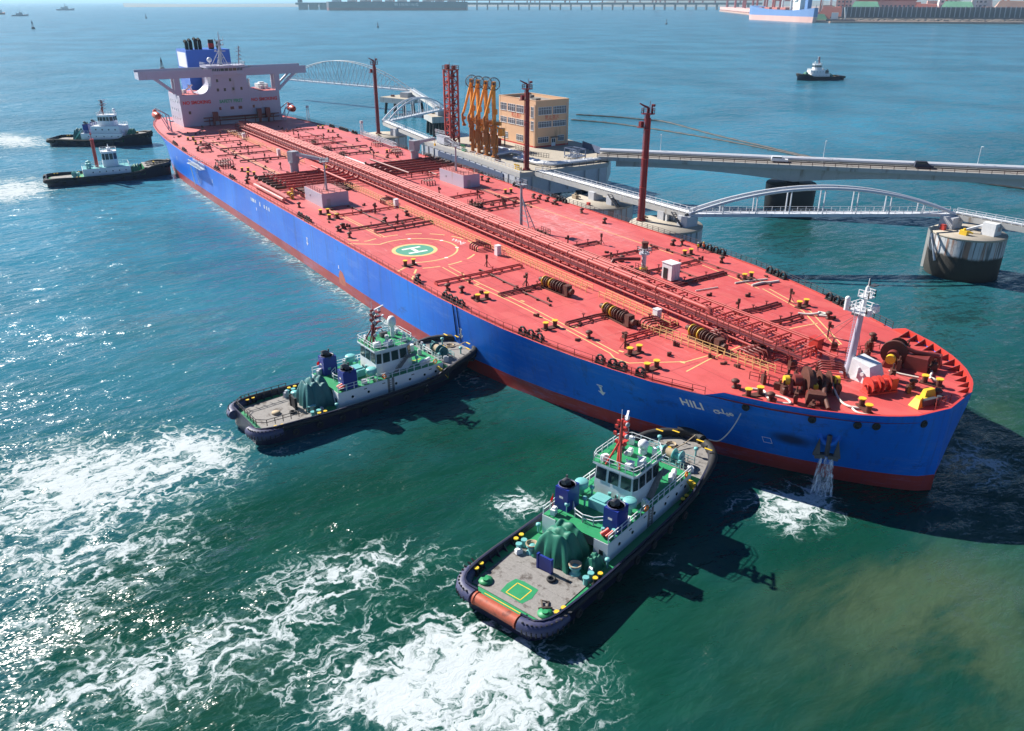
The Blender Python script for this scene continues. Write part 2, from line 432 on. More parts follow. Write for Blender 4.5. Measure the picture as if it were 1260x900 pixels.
MUD=[ (339.5,-17.7,5.5,12.7,5.1,-5.7,0.9),(334.4,-25.2,2.9,13.3,5.2,-4.6,0.45),(347.9,-22.9,4.4,8.3,5.1,-8.3,0.7),(342.7,-35.7,4.3,11.3,4.3,-5.0,0.4),(224.7,-61.9,-6.4,11.7,11.8,-0.1,0.45),(321.7,28.2,5.4,-1.3,5.5,-10.5,0.5),(325.7,-59.4,2.4,3.6,4.6,-3.2,0.2),(312.0,-79.7,3.6,5.4,4.7,-1.4,0.25) ]
GREEN=[ (322.4,-40.9,25.3,46.8,30.6,-26.0,1),(280.6,-39.8,4.2,32.6,25.5,-10.8,0.7),(299.4,-83.8,6.1,21.4,24.0,-3.7,0.75),(231.0,98.0,7.5,11.2,17.9,-22.6,0.25),(221.4,-73.7,-0.1,26.9,34.2,-3.4,0.35),(258.2,81.6,34.8,27.0,32.6,-45.7,0.75),(318.5,35.6,7.2,0.5,12.1,-23.5,0.8) ]  # broad port-side blob darkens the colour for the weaker sky reflection there
def blob_sum(L, x, y):
    t = 0.0
    for cx, cy, ax, ay, bx_, by_, a in L:
        dx, dy = x-cx, y-cy; D = ax*by_-ay*bx_
        u = (dx*by_-dy*bx_)/D; w = (ax*dy-ay*dx)/D; r = u*u+w*w
        if r < 2.6: t = max(t, 0)+a*math.exp(-r*1.1)*(1 if r < 1.8 else (2.6-r)/.8)
    return t
def axis_coords(lo, hi, step, far):
    L = []; x = lo
    while x <= hi+1e-6: L.append(x); x += step
    s = step; a = []; x = hi
    while x < far: s *= 1.22; x += s; a.append(x)
    s = step; b = []; x = lo
    while x > -far: s *= 1.22; x -= s; b.append(x)
    return b[::-1]+L+a
def water_material(with_foam):
    m, b = base_mat('sea_foam' if with_foam else 'sea_water')
    co = b.coord('Object'); X, Y, Z = b.sep(co)
    def attr(n):
        a = b.new('ShaderNodeAttribute'); a.attribute_name = n; return a.outputs['Fac']
    F, MU, G = attr('foam'), attr('mud'), attr('green')
    # body colour of the sea: blue offshore with sky sheen painted in, green over the stirred-up shallows
    big = b.noise(b.mapping(co, (1, 1, 1)), .012, 3, .55)
    col = b.mix(b.ramp(big, .35, .65), rgb((.020, .140, .205)), rgb((.042, .222, .325)))
    gp = b.math('ADD', G, b.math('MULTIPLY', b.math('SUBTRACT', b.noise(co, .05, 3), .5), .35), clamp=True)
    col = b.mix(gp, col, rgb((.0034, .043, .0285)))
    cl = b.noise(b.mapping(co, (1, .34, 1), (0, 0, R(38)), (3, 8, 0)), .10, 7, .68, .5)
    mf = b.math('MULTIPLY', MU, b.math('MULTIPLY_ADD', b.ramp(cl, .36, .64), .95, .05))
    col = b.mix(mf, col, rgb((.064, .086, .044)))
    col = b.mix(b.math('MULTIPLY', b.math('MULTIPLY', gp, b.ramp(cl, .45, .7)), .45), col, rgb((.010, .084, .055)))
    if with_foam:
        # foam: lacy cells, torn by a warped noise, drawn out along the wash
        wp = b.noise(co, .22, 3, .55, col=True)
        wv = b.new('ShaderNodeVectorMath', operation='MULTIPLY_ADD')
        b.put(wv.inputs[0], wp); wv.inputs[1].default_value = (7.5, 7.5, 0); b.put(wv.inputs[2], co)
        wp2 = b.noise(co, 1.1, 3, .6, col=True)
        wv2 = b.new('ShaderNodeVectorMath', operation='MULTIPLY_ADD')
        b.put(wv2.inputs[0], wp2); wv2.inputs[1].default_value = (1.7, 1.7, 0); b.put(wv2.inputs[2], wv.outputs[0])
        def ridged(scale, lo_, hi_, sc=(1, .5, 1), rot=0, src=None, detail=3):
            n = b.noise(b.mapping(src or wv2.outputs[0], sc, (0, 0, rot)), scale, detail, .55)
            r = b.math('SUBTRACT', 1, b.math('ABSOLUTE', b.math('MULTIPLY_ADD', n, 2, -1)))
            return b.ramp(r, lo_, hi_)
        def web(scale, wd, sc=(1, .62, 1), rot=0):
            v = b.new('ShaderNodeTexVoronoi', feature='DISTANCE_TO_EDGE')
            b.put(v.inputs['Vector'], b.mapping(wv2.outputs[0], sc, (0, 0, rot))); v.inputs['Scale'].default_value = scale
            return b.math('SUBTRACT', 1, b.ramp(v.outputs['Distance'], 0, wd))
        r1 = b.math('MAXIMUM', web(.29, .13), b.math('MULTIPLY', ridged(.24, .84, .99), .8)); r2 = web(.92, .22, (1, .6, 1), .5); r3 = ridged(2.3, .62, .97, (1, .7, 1), 1.1, None, 2)
        fb = b.noise(b.mapping(wv.outputs[0], (1, .4, 1)), .75, 6, .68)
        lo = b.noise(b.mapping(wv.outputs[0], (1, .5, 1)), .11, 3, .55)
        pat = b.math('ADD', b.math('MULTIPLY', r1, .52), b.math('MULTIPLY', r2, .36))
        pat = b.math('ADD', pat, b.math('MULTIPLY', r3, .24))
        pat = b.math('ADD', pat, b.math('MULTIPLY', b.math('SUBTRACT', fb, .5), 1.0))
        pat = b.math('ADD', pat, b.math('MULTIPLY', b.math('SUBTRACT', lo, .5), .75))
        s = b.math('ADD', pat, b.math('MULTIPLY', F, .73))
        on = b.ramp(F, .04, .22)
        foam = b.math('MULTIPLY', b.ramp(s, 1.06, 1.66), on)
        thin = b.math('MULTIPLY', b.ramp(s, .75, 1.4), on)
        col = b.mix(b.math('MULTIPLY', thin, .38), col, rgb((.10, .22, .19)))
        col = b.mix(foam, col, rgb((.50, .55, .56)))
    # waves: long chop, wavelets and ripples
    wd = (0, 0, R(-28))
    w1 = b.noise(b.mapping(co, (1, .5, 1), wd), .11, 3, .55, .2)
    w2 = b.noise(b.mapping(co, (1, .5, 1), (0, 0, R(-42))), .40, 4, .6, .2)
    h = b.math('ADD', b.math('MULTIPLY', w1, 2.4), b.math('MULTIPLY', w2, 1.5))
    bn = b.bump(h, .6, 1.0)
    # ripples too fine for the bump: they tilt the surface directly
    def tilt(scale, amp, rot, sc=(1, .5, 1), det=3):
        c = b.noise(b.mapping(co, sc, (0, 0, R(rot))), scale, det, .65, .2, col=True)
        v = b.new('ShaderNodeVectorMath', operation='MULTIPLY_ADD'); b.put(v.inputs[0], c)
        v.inputs[1].default_value = (amp, amp, 0); v.inputs[2].default_value = (-amp/2, -amp/2, 0); return v.outputs[0]
    cur = bn
    for args in ((.085, .46, -35, (1, .4, 1), 2), (.33, .70, -30), (1.5, .55, -55)):
        ad = b.new('ShaderNodeVectorMath', operation='ADD'); b.put(ad.inputs[0], cur); b.put(ad.inputs[1], tilt(*args)); cur = ad.outputs[0]
    nn = b.new('ShaderNodeVectorMath', operation='NORMALIZE'); b.put(nn.inputs[0], cur)
    # light scattered back from inside the water does not follow the ripples; the mirror on top does
    df = b.new('ShaderNodeBsdfDiffuse'); b.put(df.inputs['Color'], col)
    b.put(df.inputs['Normal'], b.bump(b.math('ADD', h, b.math('MULTIPLY', b.math('MULTIPLY', foam, fb), 1.2)) if with_foam else h, .16, 1.0))
    gl = b.new('ShaderNodeBsdfGlossy'); gl.inputs['Roughness'].default_value = .19; b.put(gl.inputs['Normal'], nn.outputs[0])
    fr = b.new('ShaderNodeFresnel'); fr.inputs['IOR'].default_value = 1.33; b.put(fr.inputs['Normal'], nn.outputs[0])
    fac = fr.outputs[0]
    if with_foam: fac = b.math('MULTIPLY', fac, b.math('SUBTRACT', 1, foam))
    mx = b.new('ShaderNodeMixShader'); b.put(mx.inputs[0], fac); b.l.new(df.outputs[0], mx.inputs[1]); b.l.new(gl.outputs[0], mx.inputs[2])
    b.l.new(mx.outputs[0], b.n['Material Output'].inputs[0])
    return m
def build_water():
    xs = axis_coords(-60, 362, 2.0, 60000); ys = axis_coords(-120, 130, 2.0, 60000)
    nx, ny = len(xs), len(ys)
    vs = []; fo = []; mu = []; gr = []
    for j, y in enumerate(ys):
        for i, x in enumerate(xs):
            z = 0.0
            vs.append((x, y, z))
            near = -80 < x < 380 and -160 < y < 140
            f = blob_sum(FOAM, x, y) if near else 0
            if near and 80 < x < 274 and -33.5 < y < -29:
                f = max(f, .74*(1-abs(y+31)/3.4)+.16*noise.noise((x*.21, y*.4, 3)))
            if near and 20 < x < 325 and 14 < y < 52: f = max(f, .1)
            fo.append(min(1.5, max(0, f)))
            mu.append(min(1, blob_sum(MUD, x, y)) if near else 0)
            t_ = max(0, min(1, (x-140)/160)); t_ = t_*t_*(3-2*t_); t_ = t_*(1+.5*max(0,min(1,(x-290)/35)))
            gr.append(min(1, max(blob_sum(GREEN, x, y), .66*t_)) if near else (.66*t_ if -400 < y < 400 and x < 500 else 0))
    fs = [(j*nx+i, j*nx+i+1, (j+1)*nx+i+1, (j+1)*nx+i) for j in range(ny-1) for i in range(nx-1)]
    me = bpy.data.meshes.new('sea'); me.from_pydata(vs, [], fs)
    for nm, arr in (('foam', fo), ('mud', mu), ('green', gr)):
        at = me.attributes.new(nm, 'FLOAT', 'POINT'); at.data.foreach_set('value', arr)
    me.polygons.foreach_set('use_smooth', [True]*len(fs))
    me.materials.append(water_material(False)); me.materials.append(water_material(True))
    me.polygons.foreach_set('material_index', [1 if max(fo[k] for k in f) > .03 else 0 for f in fs])
    o = bpy.data.objects.new('sea', me); COL.objects.link(o); tag(o, kind='structure')
build_water()
# ================================================================== TANKER
DK = 10.43                                   # deck height above the water
BDX = [-4,0,10,20,38,60,80,95,245,258,268,276,284,290,296,302,307,312,316,320,323.5,326,327.5,328.5]
BD  = [17.5,19.5,22.5,24.6,26.9,28.6,29.5,30,30,29.9,29.4,28.7,27.4,26.2,24.7,22.9,20.8,18.5,16.4,13.6,10.5,7.6,5.0,0]
BWX = [-4,0,10,20,38,55,69,80,95,245,258,268,276,284,290,296,302,307,312,316,320,323.5,326,327.6,328.4]
BWL = [.3,1,7,14,22,27,29.3,29.8,30,30,29.4,28.2,26.7,24.6,22.6,20.4,17.9,15.6,13,10.6,7.9,5.3,3.2,1.6,0]
PX, PD = [0,70,160,240,298,308,316,322,326,328.5], [4,4,1.5,-1.0,-1.4,-.5,1.0,1.9,1.9,1.0]
def hb(x, z, side=-1):
    """half breadth of the hull at station x and height z; side -1 starboard, +1 port"""
    D = interp(x, BDX, BD); Wl = interp(x, BWX, BWL)
    t = max(0, min(1, z/DK))**1.3
    b = Wl+(D-Wl)*t
    if side > 0: b = max(0, b+interp(x, PX, PD)*(1 if x < 300 else min(1, b/5)))
    return b
def top(x): return DK+.95*max(0, min(1, (x-308.5)/2.2))
def edge(x, side, inset=.25, z=DK): return side*(hb(x, z, side)-inset)
XS = [-4,0,5,10,15,20,28,38,48,55,60,69,80,88,95]+list(range(105,246,10))+[252,258,263,268,272,276,280,284,287,290,293,296,299,302,304.5,307,308.5,309.6,310.7,312,314,316,318,320,321.8,323.5,324.8,325.6,326.4,327,327.5,327.9,328.2,328.38,328.5]
tanker = thing('oil_tanker', (0,0,0), 'huge crude oil tanker with blue hull and red deck moored at the jetty', 'oil tanker')
def build_hull():
    blue, boot, inn = MB(), MB(), MB()
    for side in (-1, 1):
        def strip(mb, levels):
            n = len(levels)
            vs = []
            for x in XS:
                tz = top(x)
                for l in levels:
                    z = tz if l == 'top' else l
                    vs.append((x, side*hb(x, z, side), z))
            fs = []
            for i in range(len(XS)-1):
                for j in range(n-1):
                    q = (i*n+j, (i+1)*n+j, (i+1)*n+j+1, i*n+j+1)
                    fs.append(q if side < 0 else q[::-1])
            mb.add(vs, fs, 0, True)
        strip(boot, [-2.5, 0, 1.2, 2.25]); strip(blue, [2.25, 4, 5.5, 7, 8.5, 9.6, 'top'])
        # bulwark inner face and rail cap at the bow
        bxs = [x for x in XS if x >= 308.5]; vs = []
        for x in bxs:
            h = hb(x, DK, side); vs += [(x-(.25 if x > 322 else 0), side*max(0, h-.28), DK), (x-(.25 if x > 322 else 0), side*max(0, h-.28), top(x)), (x, side*h, top(x)+.003)]
        k = len(bxs); fs = []
        for i in range(k-1):
            for j in (0, 1):
                q = (3*i+j, 3*i+j+1, 3*i+4+j, 3*i+3+j); fs.append(q if side < 0 else q[::-1])
        inn.add(vs, fs, 0)
        if side < 0:
            pass
    # transom
    for mb, z0, z1 in ((boot, -2.5, 2.25), (blue, 2.25, DK)):
        mb.add([(-4,-hb(-4,z0),z0),(-4,hb(-4,z0,1),z0),(-4,hb(-4,z1,1),z1),(-4,-hb(-4,z1),z1)], [(3,2,1,0)], 0)
    blue.build('hull', 'hull_blue', tanker); boot.build('boot_topping', 'hull_boot', tanker); inn.build('bow_bulwark', 'bright_red', tanker)
    d = MB(); vs = []
    for x in XS: vs += [(x, -max(0, hb(x, DK)-.02), DK-.01), (x, max(0, hb(x, DK, 1)-.02), DK-.01)]
    d.add(vs, [(2*i, 2*i+2, 2*i+3, 2*i+1) for i in range(len(XS)-1)]); d.build('main_deck', 'ship_deck', tanker)
build_hull()

# ---- painted markings on the deck
def build_markings():
    z = DK+.005
    m = MB()
    c = (231.5, -20.1)
    pad = MB(); pad.ring(c, 0.001, 3.75, z, 48, 0); pad.ring(c, 3.75, 4.5, z, 48, 1)
    # white H, turned to face the ship's length
    def H(u, v, zz=z+.004): return (c[0]+u, c[1]+v, zz)
    for u0, u1, v0, v1 in ((-1.9,-1.15,-2.0,2.0), (1.15,1.9,-2.0,2.0), (-1.15,1.15,-.38,.38)):
        pad.add([H(u0,v0),H(u1,v0),H(u1,v1),H(u0,v1)], [(0,1,2,3)], 2)
    pad.build('helipad_marking', ['pad_green', 'cream_yellow', 'marking_white'], tanker)
    # inner line and dashed outer line of the winching zone, open to the ship's side
    R1, R2 = 8.4, 12.2
    arc = [(c[0]+R1*math.cos(a), c[1]+R1*math.sin(a)) for a in [math.pi*(i/28) for i in range(29)]]
    inner = [(242.2,-29.3)]+[(c[0]+R1*math.cos(a)*(1), c[1]+R1*math.sin(a)) for a in [R(-28)+R(236)*i/36 for i in range(37)]]+[(219.8,-29.3)]
    m.line2d(inner, .36, z, 0)
    outer = [(248,-29.3)]+[(c[0]+R2*math.cos(a), c[1]+R2*math.sin(a)) for a in [R(-26)+R(232)*i/44 for i in range(45)]]+[(215.5,-29.3)]
    pts = []
    for a, b in zip(outer[:-1], outer[1:]):
        L = math.hypot(b[0]-a[0], b[1]-a[1]); n = max(1, int(L/.4))
        for i in range(n): pts.append((a[0]+(b[0]-a[0])*i/n, a[1]+(b[1]-a[1])*i/n))
    i = 0
    while i+6 < len(pts):
        m.line2d([pts[i], pts[i+2], pts[i+4], pts[i+6]], .36, z, 0); i += 9
    for a in (R(18), R(68), R(112), R(160), R(-28)):
        p = (c[0]+R1*math.cos(a), c[1]+R1*math.sin(a)); m.ring(p, .001, .4, z+.006, 8, 1)
    ly = [[(164,-21.2),(189,-21.3),(219,-21.4)], [(164,-20.5),(189,-20.6),(219.5,-20.7)],
          [(244.4,-21.1),(256.1,-21.5),(267,-21),(279.3,-20.9),(292,-21.3),(293.6,-21.9),(296,-21.4),(300,-14.6),(300.2,-10.7)],
          [(244.6,-19.9),(256.1,-20.3),(268.4,-19.8),(279.3,-20.0),(290,-20.3),(292.8,-20.4)],
          [(302.3,-16.9),(301.2,-11.5),(300.6,-6.2),(300.1,-2.5)], [(285.3,18.1),(296.2,14.8),(307.2,7.3)], [(286,19),(297,15.6),(308,8.1)],
          [(299.8,5.6),(300.2,9),(300.8,12.3)], [(270,19.5),(279,18.6),(285,17.6)], [(70,-16),(110,-16.4),(150,-16.8)], [(70,-15.3),(110,-15.7),(150,-16)],
          [(100,21),(160,21)], [(190,21),(262,20)]]
    for L in ly: m.line2d(L, .2, z+.002, 0)
    for p in ((267.7,-19.3),(281.5,-19.2),(292.4,-19.6),(307.6,7.6),(299.9,-15.2),(301,-3.6),(189,-20.2),(256.3,-20.9)): m.box((p[0],p[1],z+.008), (.8,.4,.006), .3, 1 if False else 0)
    build_each(m, 'deck_line', ['cream_yellow', 'marking_white'], tanker)
    a = R(-38)
    def mp(u, v):
        return (230.9+math.cos(a)*u-math.sin(a)*v+0, -9.9+math.sin(a)*u+math.cos(a)*v, z+.006)
    def mp2(u, v):   # reads from the stern side
        return (230.9-u*math.cos(a+math.pi/2)*0+(-v*math.cos(R(35))+u*math.sin(R(15))), -9.9+(u*math.cos(R(15))+v*math.sin(R(35)))*1, z+.006)
    text_mb('WNJ', 2.2, lambda u, v: (230.9+u*.95-v*.35, -9.9+u*.1+v*.8, z+.006)).build('deck_lettering', 'marking_white', tanker)
build_markings()

# ---- lettering on the hull
def on_hull(x, z, off=.03):
    b = hb(x, z); s = (hb(x+.5, z)-hb(x-.5, z))
    n = Vector((-s, -1, 0)).normalized()
    return (x+n.x*off, -b+n.y*off, z)
def build_hull_text():
    def mp(x0, z0, kx=1): return lambda u, v: on_hull(x0+u*kx, z0+v)
    text_mb('HILI', 1.75, lambda u, v: on_hull(306.3+u*.88, 8.05+v), spacing=1.08, bold=.05).build('bow_name', 'marking_white', tanker)
    m = MB()   # the name again in Arabic strokes
    def st(pts, w):
        P = [(309.95+u*.5, 7.95+v*.62) for u, v in pts]
        for a, b in zip(P[:-1], P[1:]):
            d = Vector((b[0]-a[0], b[1]-a[1])); d.normalize(); n = Vector((-d.y, d.x))*w/2; e = d*w*.35
            m.add([on_hull(a[0]+n.x-e.x, a[1]+n.y-e.y), on_hull(a[0]-n.x-e.x, a[1]-n.y-e.y), on_hull(b[0]-n.x+e.x, b[1]-n.y+e.y), on_hull(b[0]+n.x+e.x, b[1]+n.y+e.y)], [(0,1,2,3)])
    st([(-1.5,.25),(-1.95,.1),(-2.2,-.3),(-1.9,-.65),(-1.2,-.6),(-.75,-.25),(-1.05,-.05),(-1.4,.05),(-1.15,.3),(-.85,.28)], .17)
    st([(-1.05,-.12),(-.4,-.25),(.1,-.25),(.1,.95)], .17)
    st([(.1,-.25),(.9,-.25),(.95,.15)], .17); st([(.9,-.25),(1.4,-.25)], .17)
    st([(1.4,-.25),(1.6,.25),(2.0,.35),(2.3,0),(2.1,-.3),(1.4,-.25)], .17); st([(1.75,.3),(1.8,-.25)], .12)
    for u in (.7, 1.05): st([(u,-.62),(u+.12,-.62)], .16)
    m.build('arabic_name', 'marking_white', tanker)
    m = MB()   # tug push arrows with a bar
    for x, z in ((264.3,5.9),(292.9,5.7),(198.5,6.1)):
        for du, dz, w, h in ((0,.75,.9,.22),(0,.45,.5,.2),(0,.0,.34,.75)):
            m.add([on_hull(x+du-w/2,z+dz-h/2), on_hull(x+du+w/2,z+dz-h/2), on_hull(x+du+w/2,z+dz+h/2), on_hull(x+du-w/2,z+dz+h/2)], [(0,1,2,3)])
        m.add([on_hull(x-.6,z-.3), on_hull(x,z-1.0), on_hull(x+.6,z-.3)], [(0,1,2)])
    build_each(m, 'tug_mark', 'marking_white', tanker)
    m = MB()
    for i, (w, h) in enumerate(((.7,.9),(2.0,.9),(.8,.8),(0,0),(.9,1.1),(0,0),(.9,.9),(.9,.9),(.9,.9))):
        x = 159.5+i*1.75
        if w: 
            for k in range(2):
                m.add([on_hull(x+k*w*.5-w/2,8.3-h/2), on_hull(x+k*w*.5-w*.15,8.3-h/2), on_hull(x+k*w*.5-w*.15,8.3+h/2), on_hull(x+k*w*.5-w/2,8.3+h/2)], [(0,1,2,3)])
    for x, z, h in ((105,6.2,1.6),(122,6,1.2),(77,6,1.4),(163,6.0,.8),(216,4.3,.7)):
        m.add([on_hull(x-.18,z), on_hull(x+.18,z), on_hull(x+.18,z+h), on_hull(x-.18,z+h)], [(0,1,2,3)])
    sq = 314.0
    for a, b in (((-.45,-.45),(.45,-.45)),((.45,-.45),(.45,.45)),((.45,.45),(-.45,.45)),((-.45,.45),(-.45,-.45))):
        m.path([on_hull(sq+a[0],4.6+a[1],.03), on_hull(sq+b[0],4.6+b[1],.03)], .035, 4)
    build_each(m, 'draught_mark', 'marking_white', tanker)
    for x in (262.9, 264.0):
        m = MB(); m.path([on_hull(x,DK+.1,.06), on_hull(x+.05,7.5,.06), on_hull(x+.1,4.2,.06)], .07, 6); m.build('pilot_rope','black',tanker)
    # rusty scrape where tugs push
    m = MB()
    pts = [(215.6,1.2),(217.4,1.0),(219.2,1.3),(219.0,2.6),(217.9,3.9),(216.6,4.2),(215.7,3.0)]
    m.add([on_hull(x,z,.02) for x,z in pts], [tuple(range(len(pts)))]); m.build('rust_patch', 'roller_red', tanker)
    # fairlead openings just under the rail at the bow
    for x, z in ((313.1,9.95),(319.6,9.95),(323.4,9.9),(324.8,9.9),(327.7,10.1)):
        f = MB(); p = Vector(on_hull(x, z, .05)); s = hb(x+.5,z)-hb(x-.5,z); n = Vector((-s,-1,0)).normalized()
        f.lathe([(.001,0),(.28,0),(.28,.10),(.42,.14),(.48,.05),(.48,-.05)], p, 16, 0, True, n); f.build('hawse_fairlead', 'black', tanker)
build_hull_text()

# ---- anchor, hawse pipe and discharge
def build_anchor():
    x, z = 320.4, 6.6; p = Vector(on_hull(x, z, 0)); s = hb(x+.5,z)-hb(x-.5,z); n = Vector((-s,-1,0)).normalized()
    t = Vector((1,-s,0)).normalized()
    m = MB(); m.lathe([(1.5,-.2),(1.45,.25),(1.25,.55),(.9,.6),(.7,.2)], p+Vector((0,0,.8)), 20, 0, True, (n*.9+Vector((0,0,.2))))
    m.build('anchor_bolster', 'hull_blue', tanker)
    a = MB(); o = p+n*.75
    a.bar(o+Vector((0,0,1.1)), o+Vector((0,0,-1.7)), .42, .42)
    for sg in (-1, 1):
        a.bar(o+t*sg*.2+Vector((0,0,-1.7)), o+t*sg*1.35+Vector((0,0,-1.85)), .7, .55)
        a.add([o+t*sg*.7+n*.3+Vector((0,0,-1.9)), o+t*sg*1.6+n*.3+Vector((0,0,-1.7)), o+t*sg*1.05+n*.15+Vector((0,0,.6)),
               o+t*sg*.7-n*.25+Vector((0,0,-1.9)), o+t*sg*1.6-n*.25+Vector((0,0,-1.7)), o+t*sg*1.05-n*.05+Vector((0,0,.6))],
              [(0,1,2),(5,4,3),(0,3,4,1),(1,4,5,2),(2,5,3,0)])
    a.build('anchor', 'dark_grey', tanker)
    w, b = base_mat('falling_water')
    n1 = b.noise(b.mapping(b.coord(), (2.2, 2.2, .35)), 1.6, 5, .7)
    tr = b.new('ShaderNodeBsdfTransparent'); mx = b.new('ShaderNodeMixShader')
    b.put(mx.inputs[0], b.math('MULTIPLY', b.ramp(n1, .42, .68), .8)); b.l.new(tr.outputs[0], mx.inputs[1]); b.l.new(b.bsdf.outputs[0], mx.inputs[2])
    b.put(b.bsdf.inputs['Base Color'], rgb((.75,.82,.9))); b.bsdf.inputs['Roughness'].default_value = .4
    b.l.new(mx.outputs[0], b.n['Material Output'].inputs[0])
    q = MB()
    for k, (dx, r0, r1) in enumerate(((.1,.25,.75),(-.55,.16,.4),(.6,.15,.5))):
        pts = []
        for i in range(9):
            u = i/8; pts.append(o+t*(dx*(1+u*.5))+n*(.1+.9*u)+Vector((0,0,-1.8-(o.z-1.8-.02)*u**1.5)))
        q.path(pts, [r0+(r1-r0)*i/8 for i in range(9)], 10)
    tag(q.build('falling_water', 'falling_water'), 'white water pouring from the anchor pipe down the dark bow', 'water jet')
build_anchor()

# ---- accommodation block
XF = 31.0
def build_accommodation():
    acc = MB(); YC = 4.0
    y0, y1 = -15.5, 23.5
    w = MB()
    w.bx(13, XF, y0, y1, DK, 22.1)
    # the tower narrows upward through a concave shoulder
    for sg, ya, yb in ((-1, -8, -2.8), (1, 16, 11.0)):
        pr = []
        for i in range(9):
            a = i/8*math.pi/2; pr.append((ya+(yb-ya)*math.sin(a), 22.1+4.6*(1-math.cos(a))))
        pr += [(yb, 29.0), (YC, 29.0), (YC, 22.1)]
        n = len(pr)
        vs = [(XF-.0, y, z) for y, z in pr]+[(20, y, z) for y, z in pr]
        fs = [tuple(range(n)), tuple(range(2*n-1, n-1, -1))]+[(i, (i+1) % n, (i+1) % n+n, i+n) for i in range(n)]
        w.add(vs, fs)
    w.bx(14, 20, -2, 10, 22.1, 28.6)
    body = w.build('accommodation_block', 'superstructure', tanker)
    r = MB(); 
    for a, b in ((y0+.15, -8), (16, y1-.15)): r.bx(13.2, XF-.15, a, b, 22.1, 22.18)
    r.bx(13.2, 20, -8, 16, 22.1, 22.17)
    r.build('upper_deck', 'ship_deck', body)
    g = MB()
    for y, z in ((-.7,23.4),(2,23.4),(5.3,23.5),(8.5,23.5),(-.8,16.4),(3.6,16.4),(4.2,16.4),(6.8,16.4),(7.4,16.4),(12.5,16.5),(-.5,26.8),(4.5,26.9),(-12.5,15.6)):
        g.bx(XF-.02, XF+.03, y-.42, y+.42, z-.55, z+.55)
    for x in (16, 19.5, 23, 26.5):
        for z in (13, 16.2, 19.4): g.bx(x-.35, x+.35, y0-.03, y0+.02, z-.45, z+.45)
    build_each(g, 'window', 'glass_dark', body)
    def front(txt, y, z, size, mt, nm, sx): text_mb(txt, size, lambda u, v: (XF+.03, y+u*sx, z+v), bold=.07).build(nm, mt, body)
    front('NO SMOKING', -9.3, 19.2, 1.7, 'sign_red', 'lettering', .98); front('SAFETY FIRST', 3.8, 19.0, 1.7, 'sign_green', 'lettering', .9); front('NO SMOKING', 17.1, 19.0, 1.7, 'sign_red', 'lettering', .98)
    # bridge wings
    bw = MB(); bw.bx(23.5, XF, -28.7, 35.6, 28.3, 30.6)
    bw.bx(23.5, 23.8, -28.7, 35.6, 30.6, 31.5); bw.bx(XF-.2, XF+.1, -28.75, 35.65, 28.25, 31.1)
    for sg, yo, yi, yp in ((-1, -22.8, -15.6, -15.6), (1, 30.8, 23.6, 23.4)):
        bw.bar((XF-.6, yo, 28.4), (XF-.6, yi, 22.4), .9, .9); bw.bar((24.5, yo, 28.4), (24.5, yi, 22.4), .7, .7)
        bw.bx(XF-1.1, XF-.05, yp-.9 if sg < 0 else yp-1.2, yp+1.2 if sg < 0 else yp+.9, 22.1, 28.3); bw.bx(24, 24.8, yp-.6, yp+.6, 22.1, 28.3)
    wing = bw.build('bridge_wing', 'superstructure', tanker)
    b = MB(); poly = [(31.6,-1.6),(32.4,.8),(32.4,7.2),(31.6,9.6),(29.6,11.6),(22,11.8),(22,-4),(29.6,-3.6)]
    b.prism(poly, 29.0, 30.3); b.prism([(4+(x-4)*1.0, y) for x, y in poly], 31.35, 32.2)
    b.prism([(x-.12, YC+(y-YC)*.975) for x, y in poly], 30.3, 31.35, 1)
    for k in range(len(poly)):
        p, q = Vector((*poly[k],0)), Vector((*poly[(k+1) % len(poly)],0))
        for i in range(4): c = p.lerp(q, i/4); b.bar((c.x,c.y,30.3),(c.x,c.y,31.35), .16, .16)
    wh = b.build('wheelhouse', ['superstructure', 'glass_dark'], tanker)
    rl = MB(); rl.rail([(31.8,-2.2,32.2),(32.2,.8,32.2),(32.2,7.2,32.2),(31.4,9.8,32.2),(29.4,11.6,32.2),(22.2,11.6,32.2)], 1.1, 1.4, .05)
    rl.rail([(31.8,-2.2,32.2),(29.4,-3.8,32.2),(22.2,-4,32.2)], 1.1, 1.4, .05); rl.build('roof_railing', 'light_grey', wh)
    # radar mast
    m = MB(); m.tube((26,3,32.2),(26,3.6,40),.75,10,0,.45); m.tube((26,3.6,40),(26,3.7,44.2),.25,8,0,.12)
    for dy in (-3.2, 3.0): m.bar((25.5,3+dy,32.2),(26,3.4,38),.22); m.bar((27,3+dy*.5,32.2),(26,3.4,37),.2)
    for z, wd in ((34.8,3.0),(37.2,4.2),(39.4,3.4),(41,2.6)): m.bar((26.3,3.4-wd/2,z),(26.3,3.4+wd/2,z),.28); m.box((26.3,3.4,z),(1.2,1.3,.14))
    for i in range(14):
        y = 3.6+random.uniform(-2.1,2.1); z0 = random.choice((39.4,41,37.2)); m.tube((26.3,y,z0),(26.3,y,z0+random.uniform(.8,2.6)),.06,5)
        m.box((26.3,y,z0+.3),(.35,.35,.4))
    m.build('radar_mast', 'light_grey', tanker)
    m = MB(); m.tube((27,9.8,32.2),(27,10.6,39),.22,6); 
    for z in (34,35.5,37,38.2): m.bar((27,9.2,z),(27,11.4,z),.16); m.box((27,10.6,z+.3),(.4,.5,.4))
    m.build('signal_mast', 'grey', tanker)
    m = MB(); m.tube((27,-1.3,32.2),(27,-1.3,33.5),.22,8); m.sphere((27,-1.3,34.2),.95); m.build('satellite_dome', 'white', tanker)
    # deck-house clutter on the shoulders
    m = MB()
    for y in (-13.5,-11.8,18.5,20.5): m.box((24,y,22.9),(1.6,1.1,1.4), .2)
